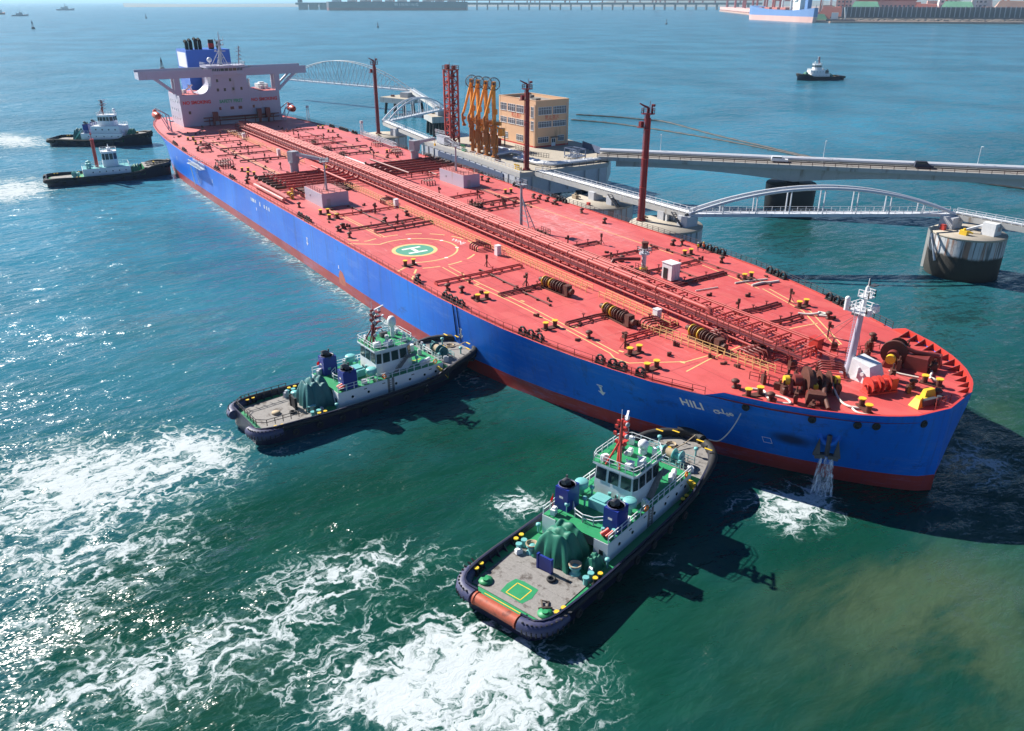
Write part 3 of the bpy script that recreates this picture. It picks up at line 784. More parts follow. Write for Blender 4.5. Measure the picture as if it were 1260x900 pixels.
    m.bar((22,-12,22.2),(26,-9,25.4),.5); m.bar((22,-8,22.2),(26,-10.5,25.4),.4); m.tube((18,15.5,22.2),(18,15.5,26),.5,10); m.box((20,20,23.2),(5,4,1.8)); m.box((20,20,24.3),(2,2,.8))
    build_each(m, 'deck_ventilator', 'white', tanker)
    m = MB(); m.rail([(XF-.3,y0+.2,22.18),(XF-.3,-8.3,22.18)],1.1,1.6,.05); m.rail([(14,y0+.2,22.18),(XF-.3,y0+.2,22.18)],1.1,1.6,.05); m.rail([(XF-.3,16.3,22.18),(XF-.3,y1-.2,22.18)],1.1,1.6,.05); m.build('deck_railing', 'light_grey', tanker)
    # funnel with engine uptakes
    f = MB(); f.bx(-3, 13, -6.3, 10.9, 10.4, 37.2); fu = f.build('funnel', 'funnel_blue', tanker)
    p = MB(); p.bx(-1.5, 11.8, -6.36, -6.31, 30.6, 36.2); p.build('funnel_panel', 'marking_white', fu)
    u = MB()
    for y, h in ((-4.6,2.6),(-3.0,3.0),(-1.0,3.4),(.6,3.2)): u.tube((8.5,y,37.2),(8.5,y,37.2+h),.75,12); u.tube((8.5,y,37.2+h),(7.5,y-.3,37.8+h),.7,10)
    u.build('exhaust_pipe', 'black', fu)
    u = MB(); u.tube((8.5,5,37.2),(8.5,5,40.8),1.1,14,0); u.tube((8.5,5,37.8),(8.5,5,39.4),1.16,14,1); u.tube((8.5,7.6,37.2),(8.5,7.6,40),.6,10); u.build('uptake', ['black', 'sign_red'], fu)
    # lifeboats in their davits
    for y, x, z in ((-26.3, 39, 16.4), (28.2, 30, 14.6)):
        lb = MB(); 
        for sg in (1,):
            prof = [(.001,-3.9),(.75,-3.4),(1.25,-2.2),(1.4,0),(1.25,2.2),(.75,3.4),(.001,3.9)]
            lb.lathe(prof, (x,y,z), 14, 0, True, (1,0,0)); lb.box((x-2.2,y,z+1.4),(1.3,1.3,.9),0,0,.8)
        lb.build('lifeboat', 'orange_boat', tanker)
        dv = MB()
        for dx in (-2.6, 2.6):
            s = -1 if y < 0 else 1; yb = y-s*4
            dv.path([(x+dx,yb,DK),(x+dx,yb+s*.3,z),(x+dx,y-s*.6,z+2.2),(x+dx,y,z+2.0)], .22, 6); dv.tube((x+dx,yb,DK),(x+dx,y-s*1.2,z+.6),.16,6)
            dv.tube((x+dx,y,z+2),(x+dx,y,z+1.1),.05,4)
        dv.bx(x-4,x+4,(yb if y<0 else yb-1),(yb+1 if y<0 else yb),z-2.2,z-2.0); dv.build('davit', 'light_grey', tanker)
    # dark pipework and posts at the foot of the block
    m = MB()
    for y in (-6,-4.2,-2,8,12,14,17.5,19.5): m.tube((XF+1.6,y,DK),(XF+1.6,y,DK+random.uniform(2,4.5)),.5 if y in (-4.2,17.5,14) else .18,8)
    for z in (12.2,13.4): m.tube((XF+1.2,-8,z),(XF+1.2,22,z),.22,6)
    m.box((XF+2,-3.5,DK+3.4),(1.6,1.8,3.4)); m.box((XF+2,13.8,DK+3.6),(1.6,1.6,3.4)); m.box((XF+2,17.2,DK+3.8),(1.6,1.8,3.4))
    m.bx(XF+.1,XF+2.4,-1,20,DK+2.6,DK+2.75); m.build('blockfront_piping', 'dark_red', tanker)
build_accommodation()

# ---- cargo deck piping
def pipe_run(mb, y, z, x0, x1, r, mi=0, flange=7.0, seg=10):
    mb.tube((x0,y,z),(x1,y,z),r,seg,mi)
    x = x0+2
    while x < x1-1: mb.tube((x-.09,y,z),(x+.09,y,z),r*1.35,seg,mi); x += flange
def skew(x): return interp(x, [30,60,150,243,292,330], [3.6,3.6,2.6,.6,-.4,-.8])   # centreline as surveyed
def sk_pipe(mb, dy, z, x0, x1, r, mi=0, flange=6.0):
    xs = [x0]+[x for x in (60,105,150,196,243,292) if x0 < x < x1]+[x1]
    mb.path([(x, skew(x)+dy, z) for x in xs], r, 10, mi)
    x = x0+2
    while x < x1-1: mb.tube((x-.08,skew(x)+dy,z),(x+.08,skew(x)+dy,z),r*1.3,10,mi); x += flange
def build_pipes():
    for k, (dy, r, x1) in enumerate(((-1.3,.36,291),(-.25,.32,276),(.8,.30,268),(1.7,.18,255))):
        m = MB(); sk_pipe(m, dy, DK+2.3, 44, x1, r); 
        m.path([(x1, skew(x1)+dy, DK+2.3),(x1+.8,skew(x1)+dy,DK+2.2),(x1+1.1,skew(x1)+dy,DK+1.2),(x1+1.1,skew(x1)+dy,DK)], r, 10)
        m.build('cargo_pipe', 'pipe_red', tanker)
    m = MB()
    for dy, r, z, x1 in ((-2.7,.13,1.9,305),(-3.1,.13,1.9,305),(2.6,.15,1.8,310),(3.0,.12,1.9,310),(-2.2,.12,1.2,309),(2.0,.12,1.25,312),(1.4,.10,1.25,312),(-4.1,.16,.9,303)):
        m = MB(); sk_pipe(m, dy, DK+z, 46, x1, r, 0, 9); m.build('small_piping', 'pipe_red', tanker)
    m = MB(); x = 46
    while x < 311:
        s = skew(x); 
        for dy in (-3.6,-1.1,.9,3.1): m.bar((x,s+dy,DK),(x,s+dy,DK+1.75),.18)
        m.bar((x,s-3.7,DK+1.65),(x,s+3.2,DK+1.65),.22); m.bar((x,s-3.7,DK+1.05),(x,s+3.2,DK+1.05),.12)
        if int(x) % 3 == 0: m.bar((x,s-4.3,DK+.1),(x+2.6,s-1.4,DK+1.6),.1)
        x += 2.6
    m.build('pipe_support', 'pipe_red', tanker)
    # walkway on the starboard side of the rack: dark grating with rails, yellow handrails beside
    m = MB(); x0 = 50
    xs = [50,60,105,150,196,243,292,311]
    for dy, dz in ((-4.1,2.0),):
        for a, b in zip(xs[:-1], xs[1:]):
            m.bar((a,skew(a)+dy,DK+dz),(b,skew(b)+dy,DK+dz),.85,.08)
        m.rail([(x,skew(x)+dy-.4,DK+dz) for x in xs], 1.05, 2.2, .04); m.rail([(x,skew(x)+dy+.4,DK+dz) for x in xs], 1.05, 4.4, .04)
    m.build('catwalk', 'dark_red', tanker)
    m = MB()
    for a, b in ((100,131),(168,198),(200,238),(240,270),(273,290),(50,96)):
        ys = -8.0 if a > 160 else -6.2
        for e in (0,1.5): m = MB(); m.rail([(a,ys+.4+e,DK),(b,ys+e,DK)], 1.0, 1.5, .04); m.build('yellow_handrail', 'cream_yellow', tanker)
    for a, b, y in ((288,293.5,-11.8),(294,301.5,-11),(302,309,-9.6)): 
        for e in (0,1.4): m = MB(); m.rail([(a,y+e,DK),(b,y+.8+e,DK)], 1.0, 1.2, .04); m.build('yellow_handrail', 'cream_yellow', tanker)
    # transverse lines out to the tanks, low on the deck
    m = MB(); d = MB()
    rnd = random.Random(3)
    for x, ya, yb in ((64,-6,-20),(78,-6,-22),(93,-6,-19),(104,-6,-23),(118,-6,-20),(197,-7,-23),(210,-7,-25),(214.5,-7,-21),(252,-9,-27),(262.5,-9,-21),(281,-9,-20),(289,-6,-17),
                      (64,8,24),(82,8,20),(90,9,24),(99,9,22),(112,8,24),(124,8,20),(196,7,18),(206,7,22),(212,7,24),(247,5,13),(256,5,20),(268,5,20),(276,4,19),(291,5,14),(297,5,12)):
        s = 1 if yb > 0 else -1; kx = rnd.uniform(-.8,.8)
        t = MB(); dark = rnd.random() < .65; r = rnd.choice((.13,.16,.2)); z = DK+rnd.choice((.35,.5))
        pts = [(x,ya,z),(x+kx,(ya+yb)/2,z),(x+kx,yb,z)]
        t.path(pts, r, 6); t.path([(p[0]+.6,p[1],z) for p in pts], r*.8, 6)
        n = int(abs(yb-ya)/2.2)
        for i in range(n+1): y = ya+(yb-ya)*i/n; t.box((x+kx*i/n+.3,y,DK+.2),(1.1,.14,.4))
        for q in (.35, .7):
            y = ya+(yb-ya)*q; t.tube((x+kx,y,z),(x+kx,y,z+.7),.09,6); t.tube((x+kx,y,z+.65),(x+kx,y,z+.72),.28,8)
        t.build('tank_line', 'dark_red' if dark else 'pipe_red', tanker)
    # fore-and-aft small lines and cable trays near the sides
    m = MB()
    for x0, x1, y, r in ((100,150,-17.5,.10),(190,214,-16,.10),(250,262,-16.5,.1),(262,272,-17,.09),(70,100,-18.5,.1),(70,150,18.6,.1),(192,215,19.4,.1),(255,285,20.5,.08),(268,276,13,.08)):
        m = MB(); n = max(3, int((x1-x0)/6)); pts = [(x0+(x1-x0)*i/n, y+random.uniform(-.15,.15), DK+.28) for i in range(n+1)]
        m.path(pts, r, 6)
        for p in pts: m.box((p[0],p[1],DK+.14),(.2,.5,.28))
        m.build('side_line', 'rust_brown', tanker)
build_pipes()

# ---- manifold amidships
def build_manifold():
    for side in (-1, 1):
        m = MB()
        ye = 25.5 if side < 0 else 27.5
        xs = [151.5+i*3.3 for i in range(6)]
        for i, x in enumerate(xs):
            dk = MB(); y0 = -4.5 if side < 0 else 7
            m.tube((x,y0,DK+1.6),(x,side*ye,DK+1.6),.34,10)
            m.path([(x,y0,DK+1.6),(x,y0-side*.8,DK+1.9),(x,y0-side*1.1,DK+2.6)],.34,8)
            for q in (.25,.5,.8): y = y0+(side*ye-y0)*q; m.tube((x,y-.1,DK+1.6),(x,y+.1,DK+1.6),.5,10); m.bar((x,y,DK),(x,y,DK+1.4),.3)
            dk.lathe([(.001,0),(.55,0),(.55,.25),(.36,.25),(.36,1.2)], (x,side*(ye+.6),DK+1.6), 12, 0, True, (0,-side,0))
            dk.tube((x,side*(ye-2),DK+1.3),(x,side*(ye-2),DK+2.75),.12,6); dk.tube((x,side*(ye-2.2),DK+1.6),(x,side*(ye+.6),DK+1.6),.4,10); dk.lathe([(.4,0),(.45,.06),(.4,.12)], (x,side*(ye-2),DK+2.7), 10); dk.build('manifold_valve', 'rust_brown', tanker)
        m.tube((148.5,side*9,DK+2.5),(173,side*9,DK+2.5),.3,10); m.tube((149,side*18,DK+.9),(172,side*18,DK+.9),.26,10)
        m.build('manifold_pipe', 'pipe_red' if side < 0 else 'dark_red', tanker)
        t = MB(); t.bx(149.5,172,side*(ye-.2),side*(ye+2.2),DK+.55,DK+.7); t.bx(149.5,172,side*(ye+2.1),side*(ye+2.25),DK,DK+.95); t.bx(149.5,172,side*(ye-.3),side*(ye-.15),DK,DK+.95)
        t.build('drip_tray', 'pipe_red', tanker)
        w = MB(); w.bx(156.5,178.5,side*27.1,side*26.1,DK+1.15,DK+1.5) if side < 0 else None
        if side < 0:
            w.tube((157,-27.9,DK+.9),(178.5,-27.7,DK+.9),.45,10)
            w.build('hose_rail', 'pipe_pink', tanker)
        y = MB()
        for x in (172.5, 174.5): y.box((x, side*(ye-1.2), DK+.7),(.7,.8,1.3),.3)
        y.tube((171,side*(ye-2.6),DK),(171,side*(ye-2.6),DK+1.8),.25,8); build_each(y, 'sampling_box', 'yellow', tanker)
    m = MB()
    for x in [148+i*1.1 for i in range(23)]: m.tube((x,-7.2,DK),(x,-7.2,DK+1.5),.14,6); m.tube((x,-7.2,DK+1.4),(x,-7.2,DK+1.5),.34,8)
    m.bx(148,173,-9.6,-7.6,DK+.3,DK+.5); m.bx(149,172,-20,-9,DK+.55,DK+.62); m.build('valve_row', 'rust_brown', tanker)
build_manifold()

# ---- deck houses, cranes, masts, lockers
def build_deckhouses():
    for nm, x0, x1, y0, y1, h in (('a',176.8,188,-21.7,-15,3.2),('b',174.9,187.6,17.2,22.2,3.25)):
        m = MB(); m.bx(x0,x1,y0,y1,DK,DK+h,0); m.bx(x0+.1,x1-.1,y0+.1,y1-.1,DK+h,DK+h+.06,1)
        m.bx(x1-.02,x1+.05,y0+1.2,y0+2.1,DK+.15,DK+2.0,2); m.bx(x0+3,x0+3.8,y0-.05,y0+.02,DK+1.5,DK+2.0,2)
        h_ = m.build('foam_house', ['superstructure','pipe_pink','grey'], tanker)
        r = MB(); r.rail([(x0+.3,y0+.3,DK+h),(x1-.3,y0+.3,DK+h),(x1-.3,y1-.3,DK+h),(x0+.3,y1-.3,DK+h),(x0+.3,y0+.3,DK+h)],1.0,1.6,.04); r.build('roof_railing','dark_red',h_)
    # lamp post standing on the starboard house
    for x, y, z, h in ((184.5,-19,DK+3.2,6.8),(181.5,18.6,DK+3.25,6.6)):
        m = MB(); m.tube((x,y,z),(x,y,z+h),.28,8,0,.2); m.box((x,y,z+h),(1.5,1.9,.14)); m.rail([(x-.7,y-.9,z+h),(x+.7,y-.9,z+h),(x+.7,y+.9,z+h),(x-.7,y+.9,z+h),(x-.7,y-.9,z+h)],.9,.9,.04)
        for k in range(4): m.box((x-.6+k*.4,y+.9,z+h+.5),(.3,.4,.4))
        m.bar((x-.8,y-.5,z),(x,y,z+2.6),.12); m.bar((x-.8,y+.5,z),(x,y,z+2.6),.12); m.build('floodlight_mast','grey',tanker)
    # cranes at the manifold
    for (x, y, h, tip) in ((148.5,-13.9,7.0,(154.0,-6.8,DK+4.6)),(150.2,22.6,7.0,(148.2,30.6,DK+6.6))):
        m = MB(); m.tube((x,y,DK),(x,y,DK+3.8),1.15,16); m.tube((x,y,DK+3.8),(x,y,DK+4.2),1.45,16); m.box((x,y,DK+5.6),(2.3,2.3,2.8),.3); cr = m.build('deck_crane','grey',tanker)
        p = Vector((x,y,DK+6.4)); q = Vector(tip); d = (q-p)
        j = MB(); L = d.length; 
        s = Vector((-d.y,d.x,0)).normalized()
        for o in (-.55,.55):
            j.bar(p+s*o, q+s*o*.5, .22, .8)
        j.bar(p, q, 1.0, .35); 
        for i in range(6): c = p+d*(i+.5)/6; j.bar(c-s*.55, c+s*.55, .2, .6)
        j.tube(p+Vector((0,0,-2.2)), p+d*.45, .16, 8); j.build('crane_jib','light_grey',cr)
        k = MB(); k.tube(q, q-Vector((0,0,1.6)), .05, 5); k.box(q-Vector((0,0,1.8)),(.5,.4,.7)); k.build('crane_hook','yellow',cr)
    j = MB(); j.bx(146.5,150,-17.2,-15.6,DK+.3,DK+.36); j.build('pale_hatch','pale_steel',tanker)
    # light mast amidships with stays
    x, y = 230.3, 6.1
    m = MB(); m.tube((x,y,DK),(x,y,DK+9.6),.33,10,0,.25); m.bar((x+3.6,y-.2,DK),(x+.2,y,DK+7.4),.16); m.bar((x+2.6,y+2,DK),(x+.2,y,DK+7.0),.16)
    for i in range(7): t = i/7; a = Vector((x+3.6,y-.2,DK)).lerp(Vector((x+.2,y,DK+7.4)),t); b = Vector((x+2.6,y+2,DK)).lerp(Vector((x+.2,y,DK+7)),t); m.bar(a,b,.1); m.bar(a,(x,y,a.z),.1)
    m.box((x,y,DK+9.6),(1.9,1.9,.14)); m.rail([(x-.9,y-.9,DK+9.6),(x+.9,y-.9,DK+9.6),(x+.9,y+.9,DK+9.6),(x-.9,y+.9,DK+9.6),(x-.9,y-.9,DK+9.6)],.9,.9,.04)
    for k in range(3): m.box((x-.6+k*.6,y-.9,DK+10.3),(.4,.4,.5))
    m.build('light_mast','grey',tanker)
    for x, y in ((95,30.4),(41,31)):
        m = MB()
        for sx in (-.5,.5):
            for sy in (-.5,.5): m.bar((x+sx,y+sy,DK),(x+sx*.5,y+sy*.5,DK+5.2),.1)
        for k in range(5): m.bar((x-.5,y-.5,DK+k),(x+.5,y-.5,DK+k+1),.07); m.bar((x+.5,y+.5,DK+k),(x-.5,y+.5,DK+k+1),.07)
        m.box((x,y,DK+5.6),(.9,.9,.9)); m.build('lattice_mast','light_grey',tanker)
    # inert gas vent mast
    x, y = 266.5, 8.1
    m = MB(); m.tube((x,y,DK),(x,y,DK+4.2),.42,12,0); m.tube((x,y,DK+3.1),(x,y,DK+3.4),.95,14,0); m.tube((x,y,DK+4.2),(x,y,DK+5.3),.58,12,1); m.tube((x,y,DK+5.1),(x,y,DK+5.35),.66,12,1); m.tube((x,y,DK),(x,y,DK+.6),.7,10,2)
    m.rail([(x-.9,y-.9,DK+3.4),(x+.9,y-.9,DK+3.4),(x+.9,y+.9,DK+3.4),(x-.9,y+.9,DK+3.4),(x-.9,y-.9,DK+3.4)],.9,.9,.035); m.tube((x-1.2,y+.7,DK),(x-1.2,y+.7,DK+5.6),.05,5)
    m.build('vent_mast',['light_grey','rust_brown','yellow'],tanker)
    m = MB(); m.path([(x-.4,y-.6,DK+2.2),(x-2,y-4,DK+2.4),(x-2.4,y-5.2,DK+2.3),(x-2.4,y-5.6,DK+1.6)],.32,10); m.build('vent_pipe','dark_red',tanker)
    # lockers
    lk = MB(); lk.box((0,0,.95),(1.0,.95,1.9),0,0); lk.box((0,0,1.93),(1.1,1.05,.06),0,0)
    for i in range(3): lk.bx(.5,.53,-.4+i*.28,-.2+i*.28,.2,1.7,0)
    src = lk.build('deck_locker','white',tanker,(73.2,-5.2,DK))
    for p in ((112.4,-6.1),(196.9,-6.9),(243.5,-8.4),(286.4,-7.3)): dup(src, tanker, (p[0],p[1],DK))
    c = MB(); c.bx(271.6,274,7.7,9.7,DK+.15,DK+3.0,0); c.bx(271.5,274.1,7.6,9.8,DK+3.0,DK+3.12,0); c.bx(272,273,7.64,7.72,DK+.25,DK+2.2,1)
    for i in range(5): c.bx(273.98,274.04,7.8+i*.4,7.95+i*.4,DK+.3,DK+2.9,2)
    c.build('white_cabin',['white','black','light_grey'],tanker)
    c = MB(); c.bx(307.6,309,.9,2.2,DK+.8,DK+2.6); c.prism([(307.5,.8),(309.1,.8),(309.1,2.3),(307.5,2.3)],DK+2.6,DK+2.7)
    for dx in (0,1.3):
        for dy in (0,1.2): c.bar((307.7+dx,1+dy,DK),(307.7+dx,1+dy,DK+.8),.14)
    c.build('red_locker','bright_red',tanker)
    c = MB(); c.bx(301.4,303.2,-3.4,-2.2,DK+.2,DK+1.9); c.bx(301,303.5,-4.6,-3.6,DK,DK+.8); c.build('valve_cabinet','dark_red',tanker)
    # long pale ladders lying on deck
    m = MB(); m.bx(132,156,7.0,8.0,DK+.8,DK+1.05); m.bx(132,156,6.95,7.05,DK+.7,DK+1.25); m.bx(132,156,7.95,8.05,DK+.7,DK+1.25)
    for x in (134,140,146,152): m.bx(x,x+.4,7.1,7.9,DK,DK+.8)
    m.build('stowed_gangway','white',tanker)
    m = MB(); a, b = Vector((94,31.0,DK+1.3)), Vector((124.5,28.7,DK+1.3))
    for o in (-.6,.6):
        for z in (0,1.0): m.bar(a+Vector((0,o,z)), b+Vector((0,o,z)), .14)
        for i in range(22): p = a.lerp(b,i/21)+Vector((0,o,0)); q = a.lerp(b,min(1,(i+1)/21))+Vector((0,o,0)); m.bar(p,p+Vector((0,0,1)),.08); m.bar(p+Vector((0,0,1)) if i%2 else p, q if i%2 else q+Vector((0,0,1)),.07)
    for i in range(60): p = a.lerp(b,i/59); m.bar(p-Vector((0,.55,0)),p+Vector((0,.55,0)),.2,.06)
    m.build('accommodation_ladder','light_grey',tanker)
    # starboard gangway slung outboard, with its ladder to the water
    m = MB(); x0, x1 = 103.5, 117
    for z in (9.2, 10.4): 
        for y in (-30.4,-31.8): m.bar((x0,y,z),(x1,y,z),.16)
    for i in range(15): x = x0+(x1-x0)*i/14; m.bar((x,-30.4,9.2),(x,-31.8,9.2),.6,.08); m.bar((x,-31.8,9.2),(x,-31.8,10.4),.09); m.bar((x,-30.4,9.2),(x,-30.4,10.4),.09)
    m.bx(x0-1.6,x0+.4,-32,-30.3,9.0,9.15)
    for xx in (105.5,114.5): m.bar((xx,-30,DK+.9),(xx,-31.9,DK+.9),.2)
    m.tube((104,-31.6,9.1),(104,-31.0,2.4),.07,5); m.tube((104.7,-31.6,9.1),(104.7,-31.0,2.4),.07,5)
    for i in range(18): z = 2.6+i*.36; m.bar((104,-31.05-.55*i/18,z),(104.7,-31.05-.55*i/18,z),.07)
    m.tube((106,-31.2,9),(107.8,-30.4,3.2),.06,5); m.tube((107.5,-31.2,9),(109,-30.3,3.6),.06,5)
    m.build('side_gangway','pale_steel',tanker)
build_deckhouses()

# ---- mooring gear, one of each kind then copied along the deck
def build_mooring_gear():
    b = MB()
    for s in (-.85,.85):
        b.tube((s,0,0),(s,0,1.0),.34,14,0); b.tube((s,0,1.0),(s,0,1.12),.46,14,1)
    b.bx(-1.4,1.4,-.5,.5,0,.14,0)
    src = None
    for i, (x, y, a) in enumerate(((279.8,-22.6,90),(294.0,-18.6,90),(299.2,-20.2,90),(312.1,-15.1,75),(322.0,-7.0,330),(322.6,6.1,15),(294.8,16.4,90),(280.3,20.1,90),(263.9,21.9,90),(263.5,-24.4,90),(199.0,23.6,90),
                              (193.7,-23.6,85),(199.2,-23.7,85),(132.9,-23.1,60),(140.0,-23.6,60),(65.1,-21.5,90),(76.1,-21.6,90),(64.1,27,50),(75,26.6,50),(128,25,70),(240,-25.6,90))):
        if src is None: src = b.build('bollard_pair', ['rust_brown','yellow'], tanker, (x,y,DK), R(a))
        else: dup(src, tanker, (x,y,DK), R(a))
    # roller fairleads: black frames on the gunwale
    f = MB(); f.bx(-.66,.66,-.45,.45,0,.2); f.path([(.52*math.cos(a),0,.72+.45*math.sin(a)) for a in [2*math.pi*i/12 for i in range(12)]], .15, 8, 0, False, True); f.bx(-.66,-.5,-.3,.3,.2,.8); f.bx(.5,.66,-.3,.3,.2,.8)
    f.lathe([(.2,0),(.26,.2),(.2,.4)], (0,.45,.2), 10)
    src = None
    for side, L in ((-1,(259.6,261.2,262.8,264.4,279.5,281.2,283.0,293.8,295.8,297.2,299.9,193.1,194.6,197.6,199,70,72,74,86,88,125,127,140,142.2,228+22)),(1,(262,264,265.8,267.5,280.2,281.9,283.6,295.1,296.9,298.6,61.9,64,70.6,72.6,74.6,76.6,82,84.5,193,195.5,213,215.6))):
        for x in L:
            y = edge(x, side, .75); s = (hb(x+1,DK,side)-hb(x-1,DK,side))/2*side
            a = math.atan2(s, 1)
            if src is None: src = f.build('roller_fairlead','black',tanker,(x,y,DK),a)
            else: dup(src, tanker, (x,y,DK), a)
    # pedestal rollers / vents, the mushroom-like lumps about the deck
    v = MB(); v.lathe([(.42,0),(.42,.12),(.24,.2),(.22,.75),(.5,.8),(.55,1.0),(.3,1.2),(.001,1.22)], (0,0,0), 12); v.box((.5,0,.25),(.5,.4,.5))
    src = None
    for (x, y) in ((199,-22.6),(208.2,-25.3),(209.8,-27),(215.9,-27),(208.4,-15.3),(205.6,-8.7),(256.2,-26.8),(258.6,-25.4),(208.6,9.6),(209,16),(181.2,26.8),(184.5,26.8),(207.4,25.6),(209.2,26.2),(212.2,26.4),(215.9,26),(248.7,-28.4),
                   (259.9,8.7),(270.8,23.8),(257.2,24.6),(258.2,26),(286.1,-20.3),(302.4,-2.8),(215.6,26),(300.5,15.2),(309.2,-15.3),(309.5,13),(303.2,-3.4),(321.7,3.4),(314.2,-14.6),(325,3.2),(120,-26.5),(128,-25),(90,-25.5),(84,-20),(110,-19),(136,20.5),(120,22),(146,-26.5),(88,24),(100,26),(150,-28),(236,24.5),(184,-26),(226,26)):
        if src is None: src = v.build('pedestal_roller','rust_brown',tanker,(x,y,DK))
        else: dup(src, tanker, (x,y,DK), random.uniform(0,6))
    # tank vent posts
    p = MB(); p.tube((0,0,0),(0,0,2.0),.13,8); p.tube((0,0,1.6),(0,0,2.3),.24,8); p.box((0,.35,1.7),(.3,.5,.4)); p.bar((.7,.3,0),(0,0,1.2),.08); p.bar((-.5,.5,0),(0,0,1.2),.08)
    src = None
    for (x, y) in ((93.3,-12.3),(102,-12.5),(47.6,-12.8),(64.7,-11),(199.1,-13.3),(86.3,10.2),(91.2,17.4),(99.7,17.4),(134.4,16.4),(199.8,-13.8),(211.7,-13.8),(248.7,-14.2),(261.6,-14.3),(191.9,7.5),(208.3,7.2),(210.9,14.2),(199.6,14),(261.9,-14.5),(291.9,-18.5),(246.4,6.3),(249,12.7),(260.2,5.7),(290.9,5.7),(292.3,16.4),(137,-14),(120,-13),(305,9),(73,13)):
        if src is None: src = p.build('vent_post','rust_brown',tanker,(x,y,DK))
        else: dup(src, tanker, (x,y,DK), random.uniform(0,6))
    # hose/valve platforms beside the rack
    q = MB(); q.bx(-1.6,1.6,-1.1,1.1,.55,.62); q.rail([(-1.6,-1.1,.6),(1.6,-1.1,.6),(1.6,1.1,.6),(-1.6,1.1,.6)],1.0,.9,.035)
    for x in (-1.4,0,1.4): q.tube((x,0,0),(x,0,1.2),.22,8); q.tube((x,0,1.15),(x,0,1.22),.4,8)
    for x in (-1.5,1.5):
        for y in (-1,1): q.bar((x,y,0),(x,y,.6),.1)
    src = None
    for (x, y) in ((111,10.5),(237,6.6),(207,8.8),(267.5,5.6),(97,11.5),(126,9.4)):
        if src is None: src = q.build('valve_platform','rust_brown',tanker,(x,y,DK))
        else: dup(src, tanker, (x,y,DK))
    # dark valve groups: looping pipework standing on deck
    g = MB()
    for i in range(4):
        y = -1.2+i*.8; g.path([(-1.6,y,0),(-1.6,y,.8),(-1.2,y,1.1),(1.2,y,1.1),(1.6,y,.8),(1.6,y,0)], .15, 6); g.tube((0,y,1.1),(0,y,1.7),.1,6); g.tube((0,y,1.6),(0,y,1.68),.3,8)
    src = None
    for (x, y, a) in ((86,-22.5,70),(92,-23.2,80),(120,-26,10),(118,-24,10),(124,-26.4,10),(66,-3.5,20),(70,-4.5,20),(60,-5,20),(128,27,0),(132,25.5,0),(174,-23,90),(178,12,0),(192,-6.5,90),(238,-9,90),(288,-9.5,80),(297,-4.8,10),(304,-6,0),(306,-3,20),(146,-20,0),(147,25,60),(313.2,-1.5,40),(113,27.6,0)):
        if src is None: src = g.build('valve_group','dark_red',tanker,(x,y,DK),R(a))
        else: dup(src, tanker, (x,y,DK), R(a))
    q = MB(); q.tube((0,0,0),(0,0,.35),.22,8); q.box((.5,.1,.12),(.5,.3,.24)); src = None; rr = random.Random(11)
    k = 0
    while k < 95:
        x = rr.uniform(45,306); y = rr.choice((rr.uniform(-26,-9.5),rr.uniform(6,25)))
        if (x-231)**2+(y+20)**2 < 190 or 147 < x < 190 or (y > 8 and 222 < x < 246) or abs(y) > hb(x,DK)-3: continue
        k += 1
        if src is None: src = q.build('deck_fitting','rust_brown',tanker,(x,y,DK))
        else: dup(src,tanker,(x,y,DK),rr.uniform(0,6)).scale = (1,1,rr.uniform(.7,2.2))
    # side rails
    for side in (-1,1):
        m = MB(); xs = [x for x in XS if x <= 309]
        seg = []
        if side < 0:
            m.rail([(x,edge(x,side,.2),DK) for x in xs if x >= 186 or True], 1.05, 2.4, .028, 0, (.98,.5))
        else: m.rail([(x,edge(x,side,.2),DK) for x in xs], 1.1, 1.6, .04, 0, (1,.66,.33))
        m.build('side_railing', 'dark_red' if side < 0 else 'dark_grey', tanker)
    for side in (-1,1):
        k = MB(); xs = [x for x in XS if x <= 308]
        for a, b in zip(xs[:-1], xs[1:]): k.bar((a,edge(a,side,.5),DK+.12),(b,edge(b,side,.5),DK+.12),.08,.24)
        k.build('deck_edge_coaming','pipe_red',tanker)
build_mooring_gear()

